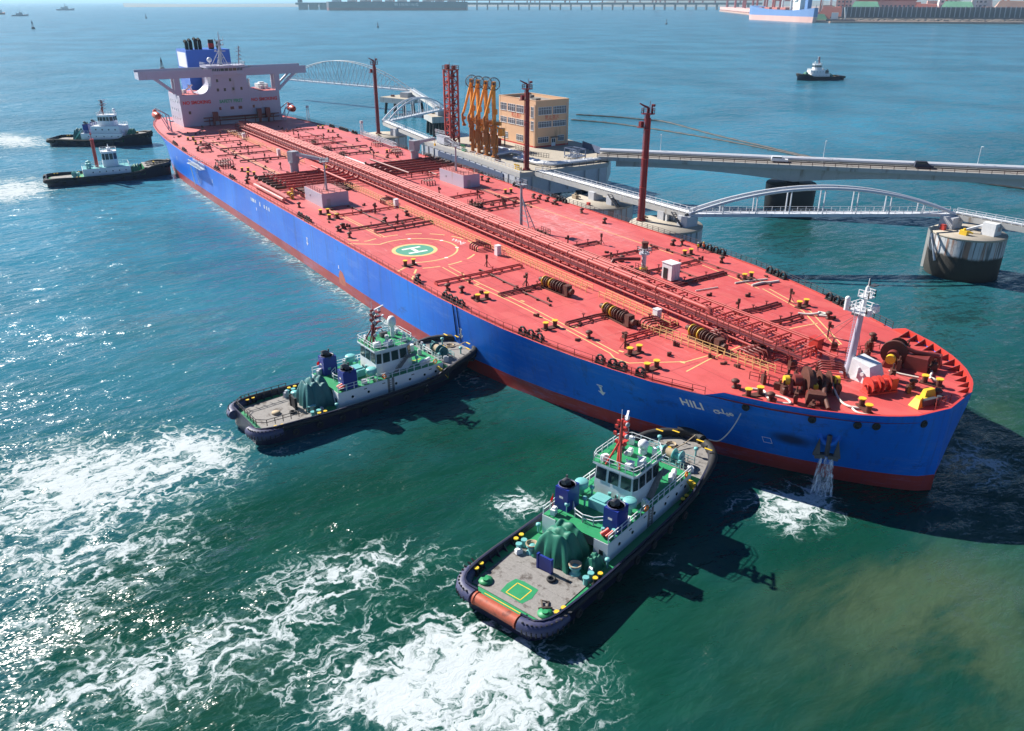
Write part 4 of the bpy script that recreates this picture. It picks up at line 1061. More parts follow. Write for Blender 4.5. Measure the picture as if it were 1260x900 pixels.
def build_winches():
    # mooring winch: rope drums on one shaft, yellow flanges, a motor at the end
    def winch(L=6.4, n=3):
        w = thing('mooring_winch', (0,0,0), None, None); w.parent = tanker
        b = MB(); b.bx(-L/2,L/2,-.7,.7,0,.22); 
        for i in range(n+1): x = -L/2+L*i/n*.86; b.box((x,0,.7),(.24,1.0,1.2),0,0,.6)
        b.tube((-L/2-.4,0,1.15),(L/2,0,1.15),.16,10); b.build('winch_frame','rust_brown',w)
        for i in range(n):
            x = -L/2+L*.86*(i+.5)/n
            d = MB(); d.tube((x-.5,0,1.15),(x+.5,0,1.15),.62,16,0)
            for e, c_ in ((-.55,1 if i < 2 else 0),(.1,0),(.55,0)): d.tube((x+e-.05,0,1.15),(x+e+.05,0,1.15),.9,18,c_)
            d.build('rope_drum',['rust_brown','yellow'],w)
        m = MB(); m.box((L/2-.3,0,1.0),(1.2,1.3,1.7),0,0,.85); m.tube((L/2+.2,0,1.0),(L/2+1.0,0,1.0),.5,12); m.tube((-L/2-.9,0,1.15),(-L/2-.3,0,1.15),.42,12); m.build('winch_motor','rust_brown',w)
        return w
    w = winch(); w.location = (266.8,-11.9,DK); w.rotation_euler = (0,0,R(4))
    for x, y, a in ((282.9,-12.2,-3),(297,-7.9,-6),(150+47,-3.6+30.6-14,0)):
        if a == 0: continue
        dup(w, tanker, (x,y,DK), R(a))
    # anchor windlasses on the forecastle
    def windlass(nm):
        w = thing('anchor_windlass',(0,0,0),None,None); w.parent = tanker
        b = MB(); b.bx(-2.8,2.8,-1.1,1.1,0,.25); 
        for x in (-2.6,-1.1,.6,2.2): b.box((x,0,.95),(.35,1.7,1.5),0,0,.5)
        b.tube((-3.4,0,1.5),(3.2,0,1.5),.2,10); b.build('windlass_frame','dark_red',w)
        g = MB(); g.tube((-.9,0,1.5),(-.4,0,1.5),1.75,24); g.tube((-.3,0,1.5),(.1,0,1.5),1.35,24); g.build('gypsy_wheel','rust_brown',w)
        d = MB(); d.tube((.9,0,1.5),(2.0,0,1.5),.8,16,0); d.tube((.8,0,1.5),(.92,0,1.5),1.25,20,0); d.tube((2.0,0,1.5),(2.12,0,1.5),1.25,20,0); d.build('mooring_drum','rust_brown',w); d = MB(); d.tube((-2.3,0,1.5),(-1.4,0,1.5),.75,16,0); d.build('chain_drum','dark_red',w)
        y = MB(); y.tube((2.6,0,1.5),(3.3,0,1.5),.62,14); y.tube((-3.5,0,1.5),(-2.9,0,1.5),.62,14); y.box((-.1,-1.2,1.1),(.8,.7,.9)); build_each(y,'warping_head','yellow',w)
        c = MB(); c.box((-.6,-2.6,.5),(1.3,1.6,1.0)); c.box((-.6,-2.6,1.1),(1.5,.4,.5)); c.bar((-.6,-1.4,1.2),(-.6,-4.6,.5),.4,.3); c.build('chain_stopper','dark_red',w)
        return w
    a = windlass('s'); a.location = (315.2,-8.2,DK); a.rotation_euler = (0,0,R(55))
    dup(a, tanker, (315.6,8.8,DK), R(112)); 
    c = MB(); c.box((318.6,9.2,DK+.9),(3.0,2.0,1.8),R(20),0,.85); c.box((319.2,12,DK+.8),(2.2,1.6,1.6),R(20),0,.8); c.path([(316.5,8.5,DK+2.6),(318,9.4,DK+2.1),(320,11.6,DK+1.7)],.3,8); c.build('chain_locker_cover','dark_red',tanker)
    rr = random.Random(21); src = None
    j = MB(); j.box((0,0,.45),(.9,.6,.9)); j.tube((.2,0,.9),(.2,0,1.35),.14,8); j.tube((-.6,.1,.5),(-.1,.1,.5),.3,10)
    for x, y in ((312.6,-11.2),(313.8,-11.6),(312.2,-8.8),(311.6,-6.6),(313.4,-5.2),(317.6,-6.4),(318.4,-12.2),(316.2,-12.4),(312.6,7.2),(313.4,11.2),(315,12.6),(317.6,6.6),(313.2,5.2),(311.4,9.4),(320.2,10.6),(318.8,3.4),(310.4,-11.4),(309.4,-4.6),(308.6,5.4),(322.2,1.6)):
        if src is None: src = j.build('winch_gearbox','rust_brown',tanker,(x,y,DK),.4)
        else: dup(src,tanker,(x,y,DK),rr.uniform(0,6)).scale = (rr.uniform(.7,1.3),rr.uniform(.7,1.3),rr.uniform(.8,1.6))
    c = MB(); c.path([(316,-6.6,DK+1.6),(318,-9.6,DK+1.2),(320,-11.2,DK+.4)],.28,8); c.box((317.6,-10.4,DK+.7),(2.4,1.6,1.4),R(40),0,.85); c.build('chain_pipe','rust_brown',tanker)
    # red winch behind the mast
    r = thing('rope_winch',(320,-1.2,DK),None,None); r.parent = tanker; r.rotation_euler = (0,0,R(72))
    b = MB(); b.bx(-2.2,2.2,-.8,.8,0,.2); b.tube((-2.4,0,1.1),(2.4,0,1.1),.16,10)
    for x in (-2,-.5,1.2,2.1): b.box((x,0,.7),(.25,1.2,1.2),0,0,.6)
    b.build('winch_frame','bright_red',r)
    d = MB(); 
    for x in (-1.2,.4): d.tube((x-.5,0,1.1),(x+.5,0,1.1),.6,14); d.tube((x-.56,0,1.1),(x-.46,0,1.1),1.05,18); d.tube((x+.46,0,1.1),(x+.56,0,1.1),1.05,18)
    d.box((1.8,0,1),(.9,1.1,1.5)); d.build('rope_drum','bright_red',r)
    # foremast and its house
    m = MB(); x, y = 314.6, .3
    m.path([(x,y,DK),(x,y,DK+1.4),(x+.1,y,DK+5),(x+.25,y,DK+8.8)],[.75,.5,.42,.34],12); m.prism([(x-.9,y-.7),(x+.6,y-.7),(x+.6,y+.7),(x-.9,y+.7)],DK,DK+.25)
    for k in range(22): m.bar((x-.62,y-.16,DK+1+k*.36),(x-.62,y+.16,DK+1+k*.36),.05)
    m.bar((x-.62,y-.18,DK+.6),(x-.5,y-.18,DK+9),.05); m.bar((x-.62,y+.18,DK+.6),(x-.5,y+.18,DK+9),.05)
    fm = m.build('foremast','superstructure',tanker)
    p = MB(); px = x+.3; z = DK+8.8
    p.box((px,y,z),(2.6,2.4,.15)); p.rail([(px-1.3,y-1.2,z),(px+1.3,y-1.2,z),(px+1.3,y+1.2,z),(px-1.3,y+1.2,z),(px-1.3,y-1.2,z)],1.0,.9,.05)
    p.tube((px,y,z),(px+.2,y,z+3.4),.2,8); p.box((px+.2,y,z+2.0),(1.5,1.4,.12)); p.rail([(px-.5,y-.7,z+2),(px+.9,y-.7,z+2),(px+.9,y+.7,z+2),(px-.5,y+.7,z+2)],.9,.7,.05)
    p.tube((px-1.5,y-1.2,z),(px-1.5,y-1.2,z+1.5),.32,10); p.sphere((px-1.5,y-1.2,z+1.5),.34,8); p.box((px+1.4,y+.6,z+.6),(.6,.7,.8)); p.box((px-.9,y+1.2,z+.5),(.6,.5,.7)); p.tube((px+.2,y,z+3.4),(px+.2,y,z+4.4),.06,5)
    p.box((px+1.3,y-.8,z+.3),(.7,.6,.8)); p.build('mast_platform','white',fm)
    p = MB(); p.box((px+.6,y+.5,z+3.5),(.7,1.1,.12)); p.add([(px,y,z+3.4),(px+.5,y+.1,z+3.4),(px+.25,y,z+4.6)],[(0,1,2)]); p.box((px-1.4,y+1.0,z-.6),(.8,.8,1.1)); p.build('mast_horn','dark_grey',fm)
    h = MB(); poly = [(315.2,-.7),(318.4,-.9),(318.4,2.2),(315.2,2.2)]
    vs = [(315.2,-.8,DK),(318.6,-.9,DK),(318.6,2.4,DK),(315.2,2.4,DK),(315.3,-.6,DK+2.75),(317.9,-.6,DK+2.3),(317.9,1.9,DK+2.3),(315.3,1.9,DK+2.75)]
    h.add(vs,[(0,1,5,4),(1,2,6,5),(2,3,7,6),(3,0,4,7),(4,5,6,7)]); h.tube((317.2,-.95,DK+1.2),(317.2,-.75,DK+1.2),.26,12); h.bar((316.6,-.82,DK+.4),(316.6,-.72,DK+1.9),.5,.05)
    h.build('bosun_store','white',tanker)
    s = MB()
    for dx, dy in ((-8,-5),(-8,5),(-3,6.5)): s.tube((x+.2,y,DK+8.6),(x+dx,y+dy,DK),.03,4)
    s.build('mast_stay','dark_grey',fm)
    # yellow chock
    c = MB(); c.add([(324.2,-1.6,DK),(325.6,-1.8,DK),(325.6,-.3,DK),(324.2,-.3,DK),(324.5,-1.0,DK+1.0),(325.3,-1.1,DK+1.0),(325.3,-.6,DK+1.2),(324.5,-.6,DK+1.2)],[(0,1,5,4),(1,2,6,5),(2,3,7,6),(3,0,4,7),(4,5,6,7)])
    c.box((324.7,1.6,DK+.75),(.9,2.2,1.5),R(-12),0,.6); c.bx(324.2,325.3,-.3,.8,DK,DK+.7); c.build('towing_bracket','yellow',tanker)
    c = MB(); c.box((325.6,.3,DK+.5),(.5,2.2,.8),R(-12)); c.tube((326.2,1.4,DK),(326.2,1.4,DK+1.2),.3,8); c.build('towing_chain','dark_grey',tanker)
    # bulwark stays
    r = MB()
    for side in (-1,1):
        for x in (311.5,313,314.6,316.2,317.8,319.4,320.8,322.2,323.4,324.6,325.7,326.6):
            if side < 0 and x > 310: 
                pass
            h = hb(x,DK,side)-.3; s = (hb(x+.5,DK,side)-hb(x-.5,DK,side))*side
            n = Vector((s if side < 0 else -s*-1, 1, 0)); 
            inn = Vector((-1.1 if x > 318 else -.5, -side*1.15, 0)); inn.normalize(); L = 1.5
            a = Vector((x,side*h,DK)); b = a+inn*L
            t = Vector((-inn.y,inn.x,0))*.05
            up_ = Vector((0,0,.92))
            r.add([a-t,b-t,a-t+up_,a+t,b+t,a+t+up_],[(0,1,2),(5,4,3),(0,3,4,1),(1,4,5,2),(2,5,3,0)])
    build_each(r,'bulwark_stay','dark_red',tanker)
    m = MB(); m.rail([(308.5,-11.8,DK),(312,-10.4,DK),(312.4,-6,DK)],1.05,1.2,.04); m.build('forecastle_railing','dark_red',tanker)
    m = MB(); m.rail([(309.6,3.2,DK),(311,6.4,DK),(312,11,DK)],1.05,1.2,.04); m.build('forecastle_railing','dark_red',tanker)
    m = MB(); m.rail([(304.6,-7.6,DK),(310.4,-6.2,DK),(311.5,-2.4,DK)],1.05,1.2,.04); m.build('forecastle_railing','dark_red',tanker)
    m = MB(); m.rail([(326.6,3.4,DK),(326.2,.8,DK),(326.8,-.2,DK)],1.0,.8,.035); m.build('forecastle_railing','dark_red',tanker)
build_winches()

# loose gear lying on the deck: ropes are things of their own
def rope(name, pts, r, mt, label, group=None):
    P = [Vector(p) for p in pts]; out = []
    for i in range(len(P)-1):
        p0, p1, p2, p3 = P[max(0,i-1)], P[i], P[i+1], P[min(len(P)-1,i+2)]
        for k in range(6):
            t = k/6; out.append(.5*((2*p1)+(p2-p0)*t+(2*p0-5*p1+4*p2-p3)*t*t+(3*p1-p0-3*p2+p3)*t**3))
    out.append(P[-1])
    o = P[0].copy(); m = MB(); m.path([q-o for q in out], r, 6, 0)
    return tag(m.build(name, mt, None, o), label, 'rope', group)
Z = DK+.13
rope('mooring_rope', [(316.7,-6.2,DK+1.3),(318.2,-7.2,Z+.3),(319.6,-7.9,Z),(320.8,-8.2,Z+.1),(321.6,-7.6,Z),(320.9,-7.9,Z),(322.1,-8.6,Z),(323.6,-7.9,Z),(323.9,-7.4,Z)], .14, 'rope_white', 'white mooring rope running from the starboard windlass to the twin yellow bollards')
rope('mooring_rope', [(310.6,-14.2,Z),(312,-13.2,Z),(313.4,-14.2,Z),(314.9,-14.4,Z),(316.2,-13.4,Z),(315,-12.7,Z),(313,-13.5,Z),(312.2,-14.1,Z)], .15, 'rope_white', 'white rope coiled on deck against the starboard bow rail behind HILI')
rope('mooring_rope', [(317.2,5.2,Z),(318.8,5.7,Z),(320.6,6.5,Z)], .13, 'rope_white', 'short straight white rope on deck beside the port windlass')
rope('mooring_rope', [(318.5,11.3,Z+.4),(319.6,10.8,Z),(320.7,9.4,Z),(321.7,7.2,Z+.3),(322.6,6.4,Z+.6),(323.4,7.0,Z),(322.4,7.5,Z)], .17, 'rope_white', 'thick white rope looped over the yellow bollards by the port bow rail')
rope('mooring_rope', [(280.9,16.2,Z),(281.4,19,Z),(282.5,22.7,Z)], .14, 'rope_white', 'nearer of two pale ropes laid across the port deck by black fairleads')
rope('mooring_rope', [(283.4,17.6,Z),(283.6,20,Z+.1),(284.0,21.4,Z),(284.4,23.4,Z)], .22, 'rope_white', 'farther thicker of two pale ropes laid across the port deck by black fairleads')
rope('mooring_rope', [(280,7.6,Z),(280.3,9.4,Z),(280.8,12.1,Z)], .10, 'rope_white', 'thin pale rope curving on deck near the white cabin')
rope('mooring_rope', [(296.6,13.0,Z),(297.6,13.8,Z),(298.7,14.9,Z+.2),(298.2,16.2,Z),(299.4,16.4,Z),(298.9,15,Z),(299.9,15.6,Z)], .2, 'rope_white', 'white rope piled on deck near the foremast, port side')
rope('hawser', [(312.2,-16.75,9.8),(312.1,-17.3,8.2),(311.8,-18.0,6.6),(311.3,-18.7,5.3),(310.8,-19.3,4.7),(309.9,-19.9,4.7)], .07, 'rope_white', 'pale towing line hanging from the tanker bow to the near tug')

# crew
def person(name, loc, rz, label, vest, cat='person', helmet='yellow'):
    t = thing(name, loc, label, cat, None, rz)
    me = bpy.data.meshes.new('body'); bmv = [(0,0,.95),(0,0,1.2),(0,0,1.45),(0,0,1.55),(0,0,1.62),(0,.0,1.74),(.1,0,.9),(.11,.02,.5),(.11,0,.08),(.12,.13,.04),(-.1,0,.9),(-.11,-.02,.5),(-.11,0,.08),(-.12,.13,.04),(.2,0,1.43),(.27,.02,1.16),(.25,.16,.96),(-.2,0,1.43),(-.27,.02,1.16),(-.24,.2,1.0)]
    ed = [(0,1),(1,2),(2,3),(3,4),(4,5),(0,6),(6,7),(7,8),(8,9),(0,10),(10,11),(11,12),(12,13),(2,14),(14,15),(15,16),(2,17),(17,18),(18,19)]
    rad = [.16,.17,.17,.07,.1,.09,.1,.075,.055,.05,.1,.075,.055,.05,.08,.055,.045,.08,.055,.045]
    me.from_pydata(bmv, ed, []); o = bpy.data.objects.new('body', me); COL.objects.link(o); o.parent = t
    sk = o.modifiers.new('Skin','SKIN'); 
    for v, r_ in zip(me.skin_vertices[0].data, rad): v.radius = (r_, r_*.85)
    me.skin_vertices[0].data[0].use_root = True
    o.modifiers.new('Sub','SUBSURF').levels = 1
    me.materials.append(MATS['cloth_dark'])
    v = MB(); v.lathe([(.2,.98),(.215,1.2),(.21,1.42),(.12,1.5)], (0,0,0), 12); v.build('vest', vest, t)
    h = MB(); h.lathe([(.14,1.7),(.135,1.78),(.08,1.86),(.001,1.88)], (0,0,0), 12); h.bx(-.1,.1,.08,.2,1.7,1.72); h.build('helmet', helmet, t)
    return t
person('person', (263.2,25.3,DK), 1.0, 'crew member in a yellow vest standing at the port rail beside the one in orange', 'hivis', helmet='white')
person('person', (263.6,26.4,DK), 2.0, 'crew member in an orange vest standing at the port rail nearest the fairleads', 'hivis_orange', helmet='yellow')
# ================================================================== TUGS
TXS = [0,.5,1.2,2.2,3.5,6,10,15,20,25,28,30,32,33.5,35,36.2,37.2,37.9,38.3]
TBD = [4.3,4.9,5.3,5.55,5.7,5.8,5.85,5.85,5.85,5.8,5.7,5.6,5.4,5.1,4.6,3.9,2.9,1.8,0]      # gunwale
TBW = [3.6,4.2,4.7,5.0,5.2,5.3,5.35,5.35,5.3,5.1,4.6,4.0,3.2,2.5,1.8,1.1,.5,.2,0]           # waterline
TGZ = [2.75,2.8,2.8,2.8,2.8,2.75,2.6,2.55,2.6,2.7,3.0,3.7,4.3,4.5,4.55,4.6,4.65,4.65,4.65]     # gunwale height
def tb(x, z, gz): 
    D, Wl = interp(x,TXS,TBD), interp(x,TXS,TBW); t = max(0,min(1,z/gz))**1.2; return Wl+(D-Wl)*t
def tg(x): return interp(x, TXS, TGZ)
def tug_hull(t, deck_z=1.75, fore=29.6, fz=3.95, roller=None, mt='navy', wood='wood_deck', fendermat='rubber', port=None):
    h = MB()
    for sg in (-1,1):
        L = [-1.6,0,.9,1.8,'g']; vs = []
        for x in TXS:
            for l in L:
                z = tg(x) if l == 'g' else l*(tg(x)/2.75 if l > .5 else 1); vs.append((x, sg*tb(x,z,tg(x)), z))
        n = len(L); fs = []
        for i in range(len(TXS)-1):
            for j in range(n-1):
                q = (i*n+j,(i+1)*n+j,(i+1)*n+j+1,i*n+j+1); fs.append(q if sg < 0 else q[::-1])
        h.add(vs, fs, 0, True)
        # bulwark inside and cap
        vs = []
        for x in TXS:
            dz = deck_z if x < fore else fz
            b = interp(x,TXS,TBD); xx = min(x, 37.9)+(.18 if x < .3 else 0)
            vs += [(xx,sg*max(0,b-.22),dz-.1),(xx,sg*max(0,b-.22),tg(x)),(x,sg*b,tg(x)+.003)]
        fs = []
        for i in range(len(TXS)-1):
            for j in (0,1):
                q = (3*i+j,3*i+j+1,3*i+4+j,3*i+3+j); fs.append(q if sg < 0 else q[::-1])
        h.add(vs, fs, 0)
    # stern plate
    zt = 1.6 if roller else 2.75; w = 4.3
    h.add([(0,-3.6,-1.6),(0,3.6,-1.6),(0,4.0,1.6),(0,-4.0,1.6)],[(3,2,1,0)])
    if roller:
        for sg in (-1,1): h.add([(0,sg*2.7,1.6),(0,sg*4.0,1.6),(0,sg*4.3,2.75),(0,sg*2.7,2.75),(.18,sg*2.7,1.6),(.18,sg*4.0,1.6),(.18,sg*4.2,2.75),(.18,sg*2.7,2.75)],[(0,1,2,3),(7,6,5,4),(2,6,7,3),(0,3,7,4)])
    else: h.add([(0,-4.0,1.6),(0,4,1.6),(0,4.3,2.75),(0,-4.3,2.75),(.18,-4,1.6),(.18,4,1.6),(.18,4.2,2.75),(.18,-4.2,2.75)],[(3,2,1,0),(4,5,6,7),(2,3,7,6)])
    hull = h.build('hull', mt, t)
    d = MB()
    def deck(x0, x1, z, mi, inset=.15):
        xs = [x0]+[x for x in TXS if x0 < x < x1]+[x1]; vs = []
        for x in xs: b = max(0, interp(x,TXS,TBD)-inset); vs += [(x,-b,z),(x,b,z)]
        d.add(vs,[(2*i,2*i+2,2*i+3,2*i+1) for i in range(len(xs)-1)],mi)
    deck(.1,fore,deck_z,0); deck(fore,37.8,fz,1)
    b = interp(fore,TXS,TBD)-.15; d.add([(fore,-b,deck_z),(fore,b,deck_z),(fore,b,fz),(fore,-b,fz)],[(0,1,2,3)],0)
    d.build('deck', ['green_deck', wood], t)
    # wooden working deck aft
    w = MB()
    for i in range(10):
        x = 1.3+i*.78; bb = min(4.6, interp(x,TXS,TBD)-.75); w.bx(x,x+.772,-bb,bb,deck_z,deck_z+.07+(i%2)*.004)
    wd = w.build('working_deck', wood, t)
    # rub rail fender all round the gunwale, thicker at the ends
    f = MB()
    for sg in (-1,1):
        pts = [(x, sg*(interp(x,TXS,TBD)+.05), tg(x)-.42) for x in TXS if x <= 38]
        f.path(pts[3:], [.3]*(len(pts)-3-6)+[.45,.5,.55,.55,.55,.55], 8)
        pts = [(3.2,sg*5.8,2.0),(2.0,sg*5.65,1.95),(1.0,sg*5.3,1.9),(.2,sg*4.7,1.9),(-.2,sg*3.9,1.9),(-.3,sg*2.9,1.9)]
        f.path(pts, [.5,.7,.78,.8,.78,.72], 12, 1)
        for i in range(11):
            u = i/10*4.6; k = int(u); p = Vector(pts[k]).lerp(Vector(pts[k+1]), u-k); c = Vector((p.x-3,p.y*.5,0)).normalized()
            f.bar(p+Vector((0,0,.45))-c*.0, p+c*.55+Vector((0,0,.72)), .16, .12, 0); f.bar(p+c*.78+Vector((0,0,.1)), p+c*.74+Vector((0,0,-.5)), .1, .1, 0)
    f.path([(37.7,-1.8,4.6),(38.2,-.9,4.6),(38.35,0,4.6),(38.2,.9,4.6),(37.7,1.8,4.6)], .55, 10)
    # bow cheek fender blocks
    for i in range(9):
        a = -1+2*i/8; x = 38.2-abs(a)**2*2.6; y = a*4.2
        f.box((x+.1,y,3.7),(.7,.75,1.4),math.atan2(a*1.6,1))
    f.build('fender', ['rubber', fendermat], t)
    return hull, wd
def tug_bits(t, dz=1.75, fz=3.95):
    """side tyres, bitts and stanchions"""
    ty = MB(); ty.path([(.36*math.cos(a),0,.36*math.sin(a)) for a in [2*math.pi*i/14 for i in range(14)]], .15, 8, 0, False, True)
    src = None
    for sg in (-1,1):
        for x in (5,8.5,12,15.5,19,22.5,26):
            p = (x, sg*(interp(x,TXS,TBD)+.22), 1.25)
            if src is None: src = ty.build('tyre','rubber',t,p)
            else: dup(src,t,p)
    b = MB()
    for s in (-.45,.45): b.tube((s,0,0),(s,0,.75),.2,10,0); b.tube((s,0,.75),(s,0,.86),.27,10,1)
    b.bx(-.8,.8,-.28,.28,0,.1,0); src = None
    for p, a in (((9.4,5.1,dz),0),((9.4,-5.1,dz),0),((33.2,0,fz),90),((27.5,5.0,dz),0),((27.5,-5.0,dz),0),((3.0,5.15,dz),10),((3.0,-5.15,dz),-10)):
        if src is None: src = b.build('bitt',['black','yellow'],t,p,R(a))
        else: dup(src,t,p,R(a))
    m = MB()
    for sg in (-1,1):
        for x in [1.4,2.6,3.8,5,6.2,7.4,8.6,27,28.2]: y = sg*(interp(x,TXS,TBD)-.3); m.add([(x-.05,y,dz),(x+.05,y,dz),(x+.05,y,2.6),(x-.05,y,2.6),(x-.05,y-sg*.55,dz),(x+.05,y-sg*.55,dz)],[(0,1,2,3),(0,3,4),(1,5,2),(3,2,5,4)])
    build_each(m,'bulwark_stay','navy',t)
def cover(name, t, c, d, mt, seed=1):
    """tarpaulin thrown over a winch: a draped, creased box"""
    nx, ny = 46, 38; vs = []; fs = []; rr = random.Random(seed)
    ph = rr.uniform(0, 6)
    for j in range(ny+1):
        for i in range(nx+1):
            x, y = -1+2*i/nx, -1+2*j/ny
            # rounded box: crowd the samples towards the skirts
            X = math.copysign(abs(x)**.55, x); Y = math.copysign(abs(y)**.55, y)
            e = (1-abs(X)**9)*(1-abs(Y)**7)
            lobe = .74+.26*abs(math.cos(math.pi*1.45*X+.25*Y+.2*seed))**.7
            crown = 1-.22*abs(Y)**2.2
            crease = .05*math.sin(Y*9+ph+3*X)*e+.07*noise.noise((X*3+seed,Y*3,1))
            h = max(0, e**.55*(lobe*crown+crease))
            k = 1+.07*(1-e)*math.sin(math.atan2(Y,X)*13+ph)+.05*(1-e)
            vs.append((c[0]+X*k*d[0]/2*(1-.10*h), c[1]+Y*k*d[1]/2*(1-.10*h), c[2]+h*d[2]))
    for j in range(ny):
        for i in range(nx): q = j*(nx+1)+i; fs.append((q,q+1,q+nx+2,q+nx+1))
    m = MB(); m.add(vs, fs, 0, True); return m.build(name, mt, t)
def port_row(g, xs, y, z, r=.2, side=-1):
    for x in xs: g.lathe([(.001,.0),(r,.0),(r,.05),(.001,.051)], (x,y,z), 10, 0, False, (0,side,0))
def wheelhouse(t, x0, x1, w, z0, z1, roof='green_deck', wall='tug_white', taper=.86):
    """faceted bridge with raked windows all round"""
    c = (x1-x0)/2; xm = (x0+x1)/2
    def ring(s, z): return [(xm+(px)*s, py*s, z) for px, py in ((-c,-w*.45),(-c+.9,-w*.5),(c-1.2,-w*.5),(c,-w*.32),(c,w*.32),(c-1.2,w*.5),(-c+.9,w*.5),(-c,w*.45))]
    lv = [(1,z0),(.97,z0+(z1-z0)*.52),(.93,z1-.45),(.95,z1)]
    b = MB(); vs = [p for s,z in lv for p in ring(s,z)]; n = 8; fs = []
    for j in range(3):
        for i in range(n): fs.append((j*n+i,j*n+(i+1)%n,(j+1)*n+(i+1)%n,(j+1)*n+i))
    b.add(vs, fs); wh = None
    b.add(ring(1.05,z1)+ring(1.05,z1+.28),[(i,(i+1)%n,(i+1)%n+n,i+n) for i in range(n)]+[tuple(reversed(range(n)))])
    wh = b.build('wheelhouse', wall, t)
    r = MB(); r.add(ring(1.05,z1+.285),[tuple(range(n))]); r.build('wheelhouse_roof', roof, wh)
    lo, hi = ring(.975,z0+(z1-z0)*.50), ring(.945,z1-.42)
    for i in range(n):
        A, B, C, D = Vector(lo[i]), Vector(lo[(i+1)%n]), Vector(hi[(i+1)%n]), Vector(hi[i])
        L = (B-A).length; k = max(1, int(round(L/1.5)))
        nrm = (B-A).cross(D-A).normalized()*.05
        for q in range(k):
            u0, u1 = (q+.10)/k, (q+.90)/k
            g = MB(); g.add([A.lerp(B,u0)+nrm, A.lerp(B,u1)+nrm, D.lerp(C,u1)+nrm, D.lerp(C,u0)+nrm],[(0,1,2,3)]); g.build('window','glass_dark',wh)
    rl = MB(); rr = ring(1.02,z1+.28); rl.rail(rr+[rr[0]],.95,1.1,.035); rl.build('roof_railing','tug_white',wh)
    return wh
def big_mast(t, x, y, z, h, mt='bright_red', scanners=True):
    m = MB(); m.tube((x,y,z),(x+.15,y,z+h),.3,8,0,.14)
    for s in (-1,1): m.tube((x-1.3,y+s*.9,z),(x+.05,y,z+h*.52),.11,6)
    for k, wd in ((.42,1.1),(.6,1.6),(.76,1.3),(.88,.9)):
        m.bar((x+.1,y-wd*.5,z+h*k),(x+.1,y+wd*.5,z+h*k),.14); m.box((x+.75,y,z+h*k),(1.3,.5,.1)); m.bar((x+.1,y,z+h*k-.7),(x+1.1,y,z+h*k),.09)
        for s in (-.5,.5): m.box((x+.1,y+wd*s,z+h*k+.22),(.28,.28,.36))
    ms = m.build('mast', mt, t)
    if scanners:
        w = MB()
        for k, a in ((.62,.5),(.9,.45)): w.box((x+1.15,y,z+h*k+.3),(.4,.4,.4)); w.box((x+1.15,y,z+h*k+.55),(2.2,.22,.16),a)
        w.tube((x,y,z+h),(x,y,z+h+1.2),.035,4); w.build('radar_scanner','tug_white',ms)
        g = MB(); 
        for k in (.3,.68,.95): g.lathe([(.001,0),(.24,.05),(.28,.25),(.1,.3),(.001,.31)], (x-.15,y-.75,z+h*k), 8, 0, True, (-.3,-1,0))
        g.build('searchlight','grey',ms)
    s = MB()
    for dx, dy in ((3.5,1.5),(3.5,-1.5),(-3,2),(-3,-2)): s.tube((x,y,z+h*.95),(x+dx,y+dy,z),.018,3)
    s.build('mast_stay','dark_grey',ms)
    return ms
def funnel(t, x, y, z, mt='tug_blue', h=3.7):
    f = MB(); f.box((x,y,z+h/2),(2.2,1.75,h),0,0,.97); fu = f.build('funnel', mt, t)
    g = MB(); g.lathe([(.98,0),(1.02,.1),(.9,.12),(.86,-.35)], (x,y,z+h), 18, 0); g.bx(x-1.12,x-1.1,y-.25,y+.25,z+h-1.25,z+h-1.0,1); g.build('funnel_rim',['navy_fender','marking_white'],fu)
    g = MB(); g.lathe([(.001,.02),(.86,.02)], (x,y,z+h), 16, 0); g.path([(x+.1,y,z+h),(x+.05,y,z+h+.45),(x-.3,y,z+h+.65),(x-.8,y,z+h+.6)], .34, 10); g.tube((x+.5,y+.45,z+h),(x+.5,y+.45,z+h+.8),.12,6); g.build('exhaust_pipe','dark_grey',fu)
    return fu
def vent(t, p, h=1.7, r=.62, mt='turquoise'):
    m = MB(); m.lathe([(.34,0),(.34,h*.45),(r,h*.62),(r,h),(r*.9,h+.1),(.001,h+.12)], p, 16); return m.build('vent_cowl', mt, t)
def raft(t, p, rz=0):
    m = MB(); m.lathe([(.001,-.62),(.28,-.6),(.33,-.5),(.33,.5),(.28,.6),(.001,.62)], (0,0,.5), 12, 0, True, (1,0,0)); m.bx(-.4,.4,-.3,.3,0,.2)
    return m.build('life_raft','white',t,p,rz)
def lifebuoy(t, p, axis=(0,-1,0)):
    m = MB(); q = Vector((0,0,1)).rotation_difference(Vector(axis)); c = Vector(p)
    m.path([c+q@Vector((.3*math.cos(a),.3*math.sin(a),0)) for a in [2*math.pi*i/14 for i in range(14)]], .09, 6, 0, False, True); return m.build('lifebuoy','hivis_orange',t)
def capstan(t, p, rope_=True):
    m = MB(); m.lathe([(.62,0),(.62,.12),(.42,.25),(.42,.75),(.62,.85),(.6,1.0),(.001,1.05)], p, 14, 0); o = m.build('capstan','turquoise',t)
    if rope_:
        r = MB()
        for k in range(4):
            pts = [(p[0]+(.45+.06*k)*math.cos(a), p[1]+(.45+.06*k)*math.sin(a), p[2]+1.05+.05*k+.03*math.sin(a*3+k)) for a in [2*math.pi*i/12 for i in range(12)]]
            r.path(pts, .07, 6, 0, False, True)
        r.build('coiled_rope','rope_tan',o)
    return o
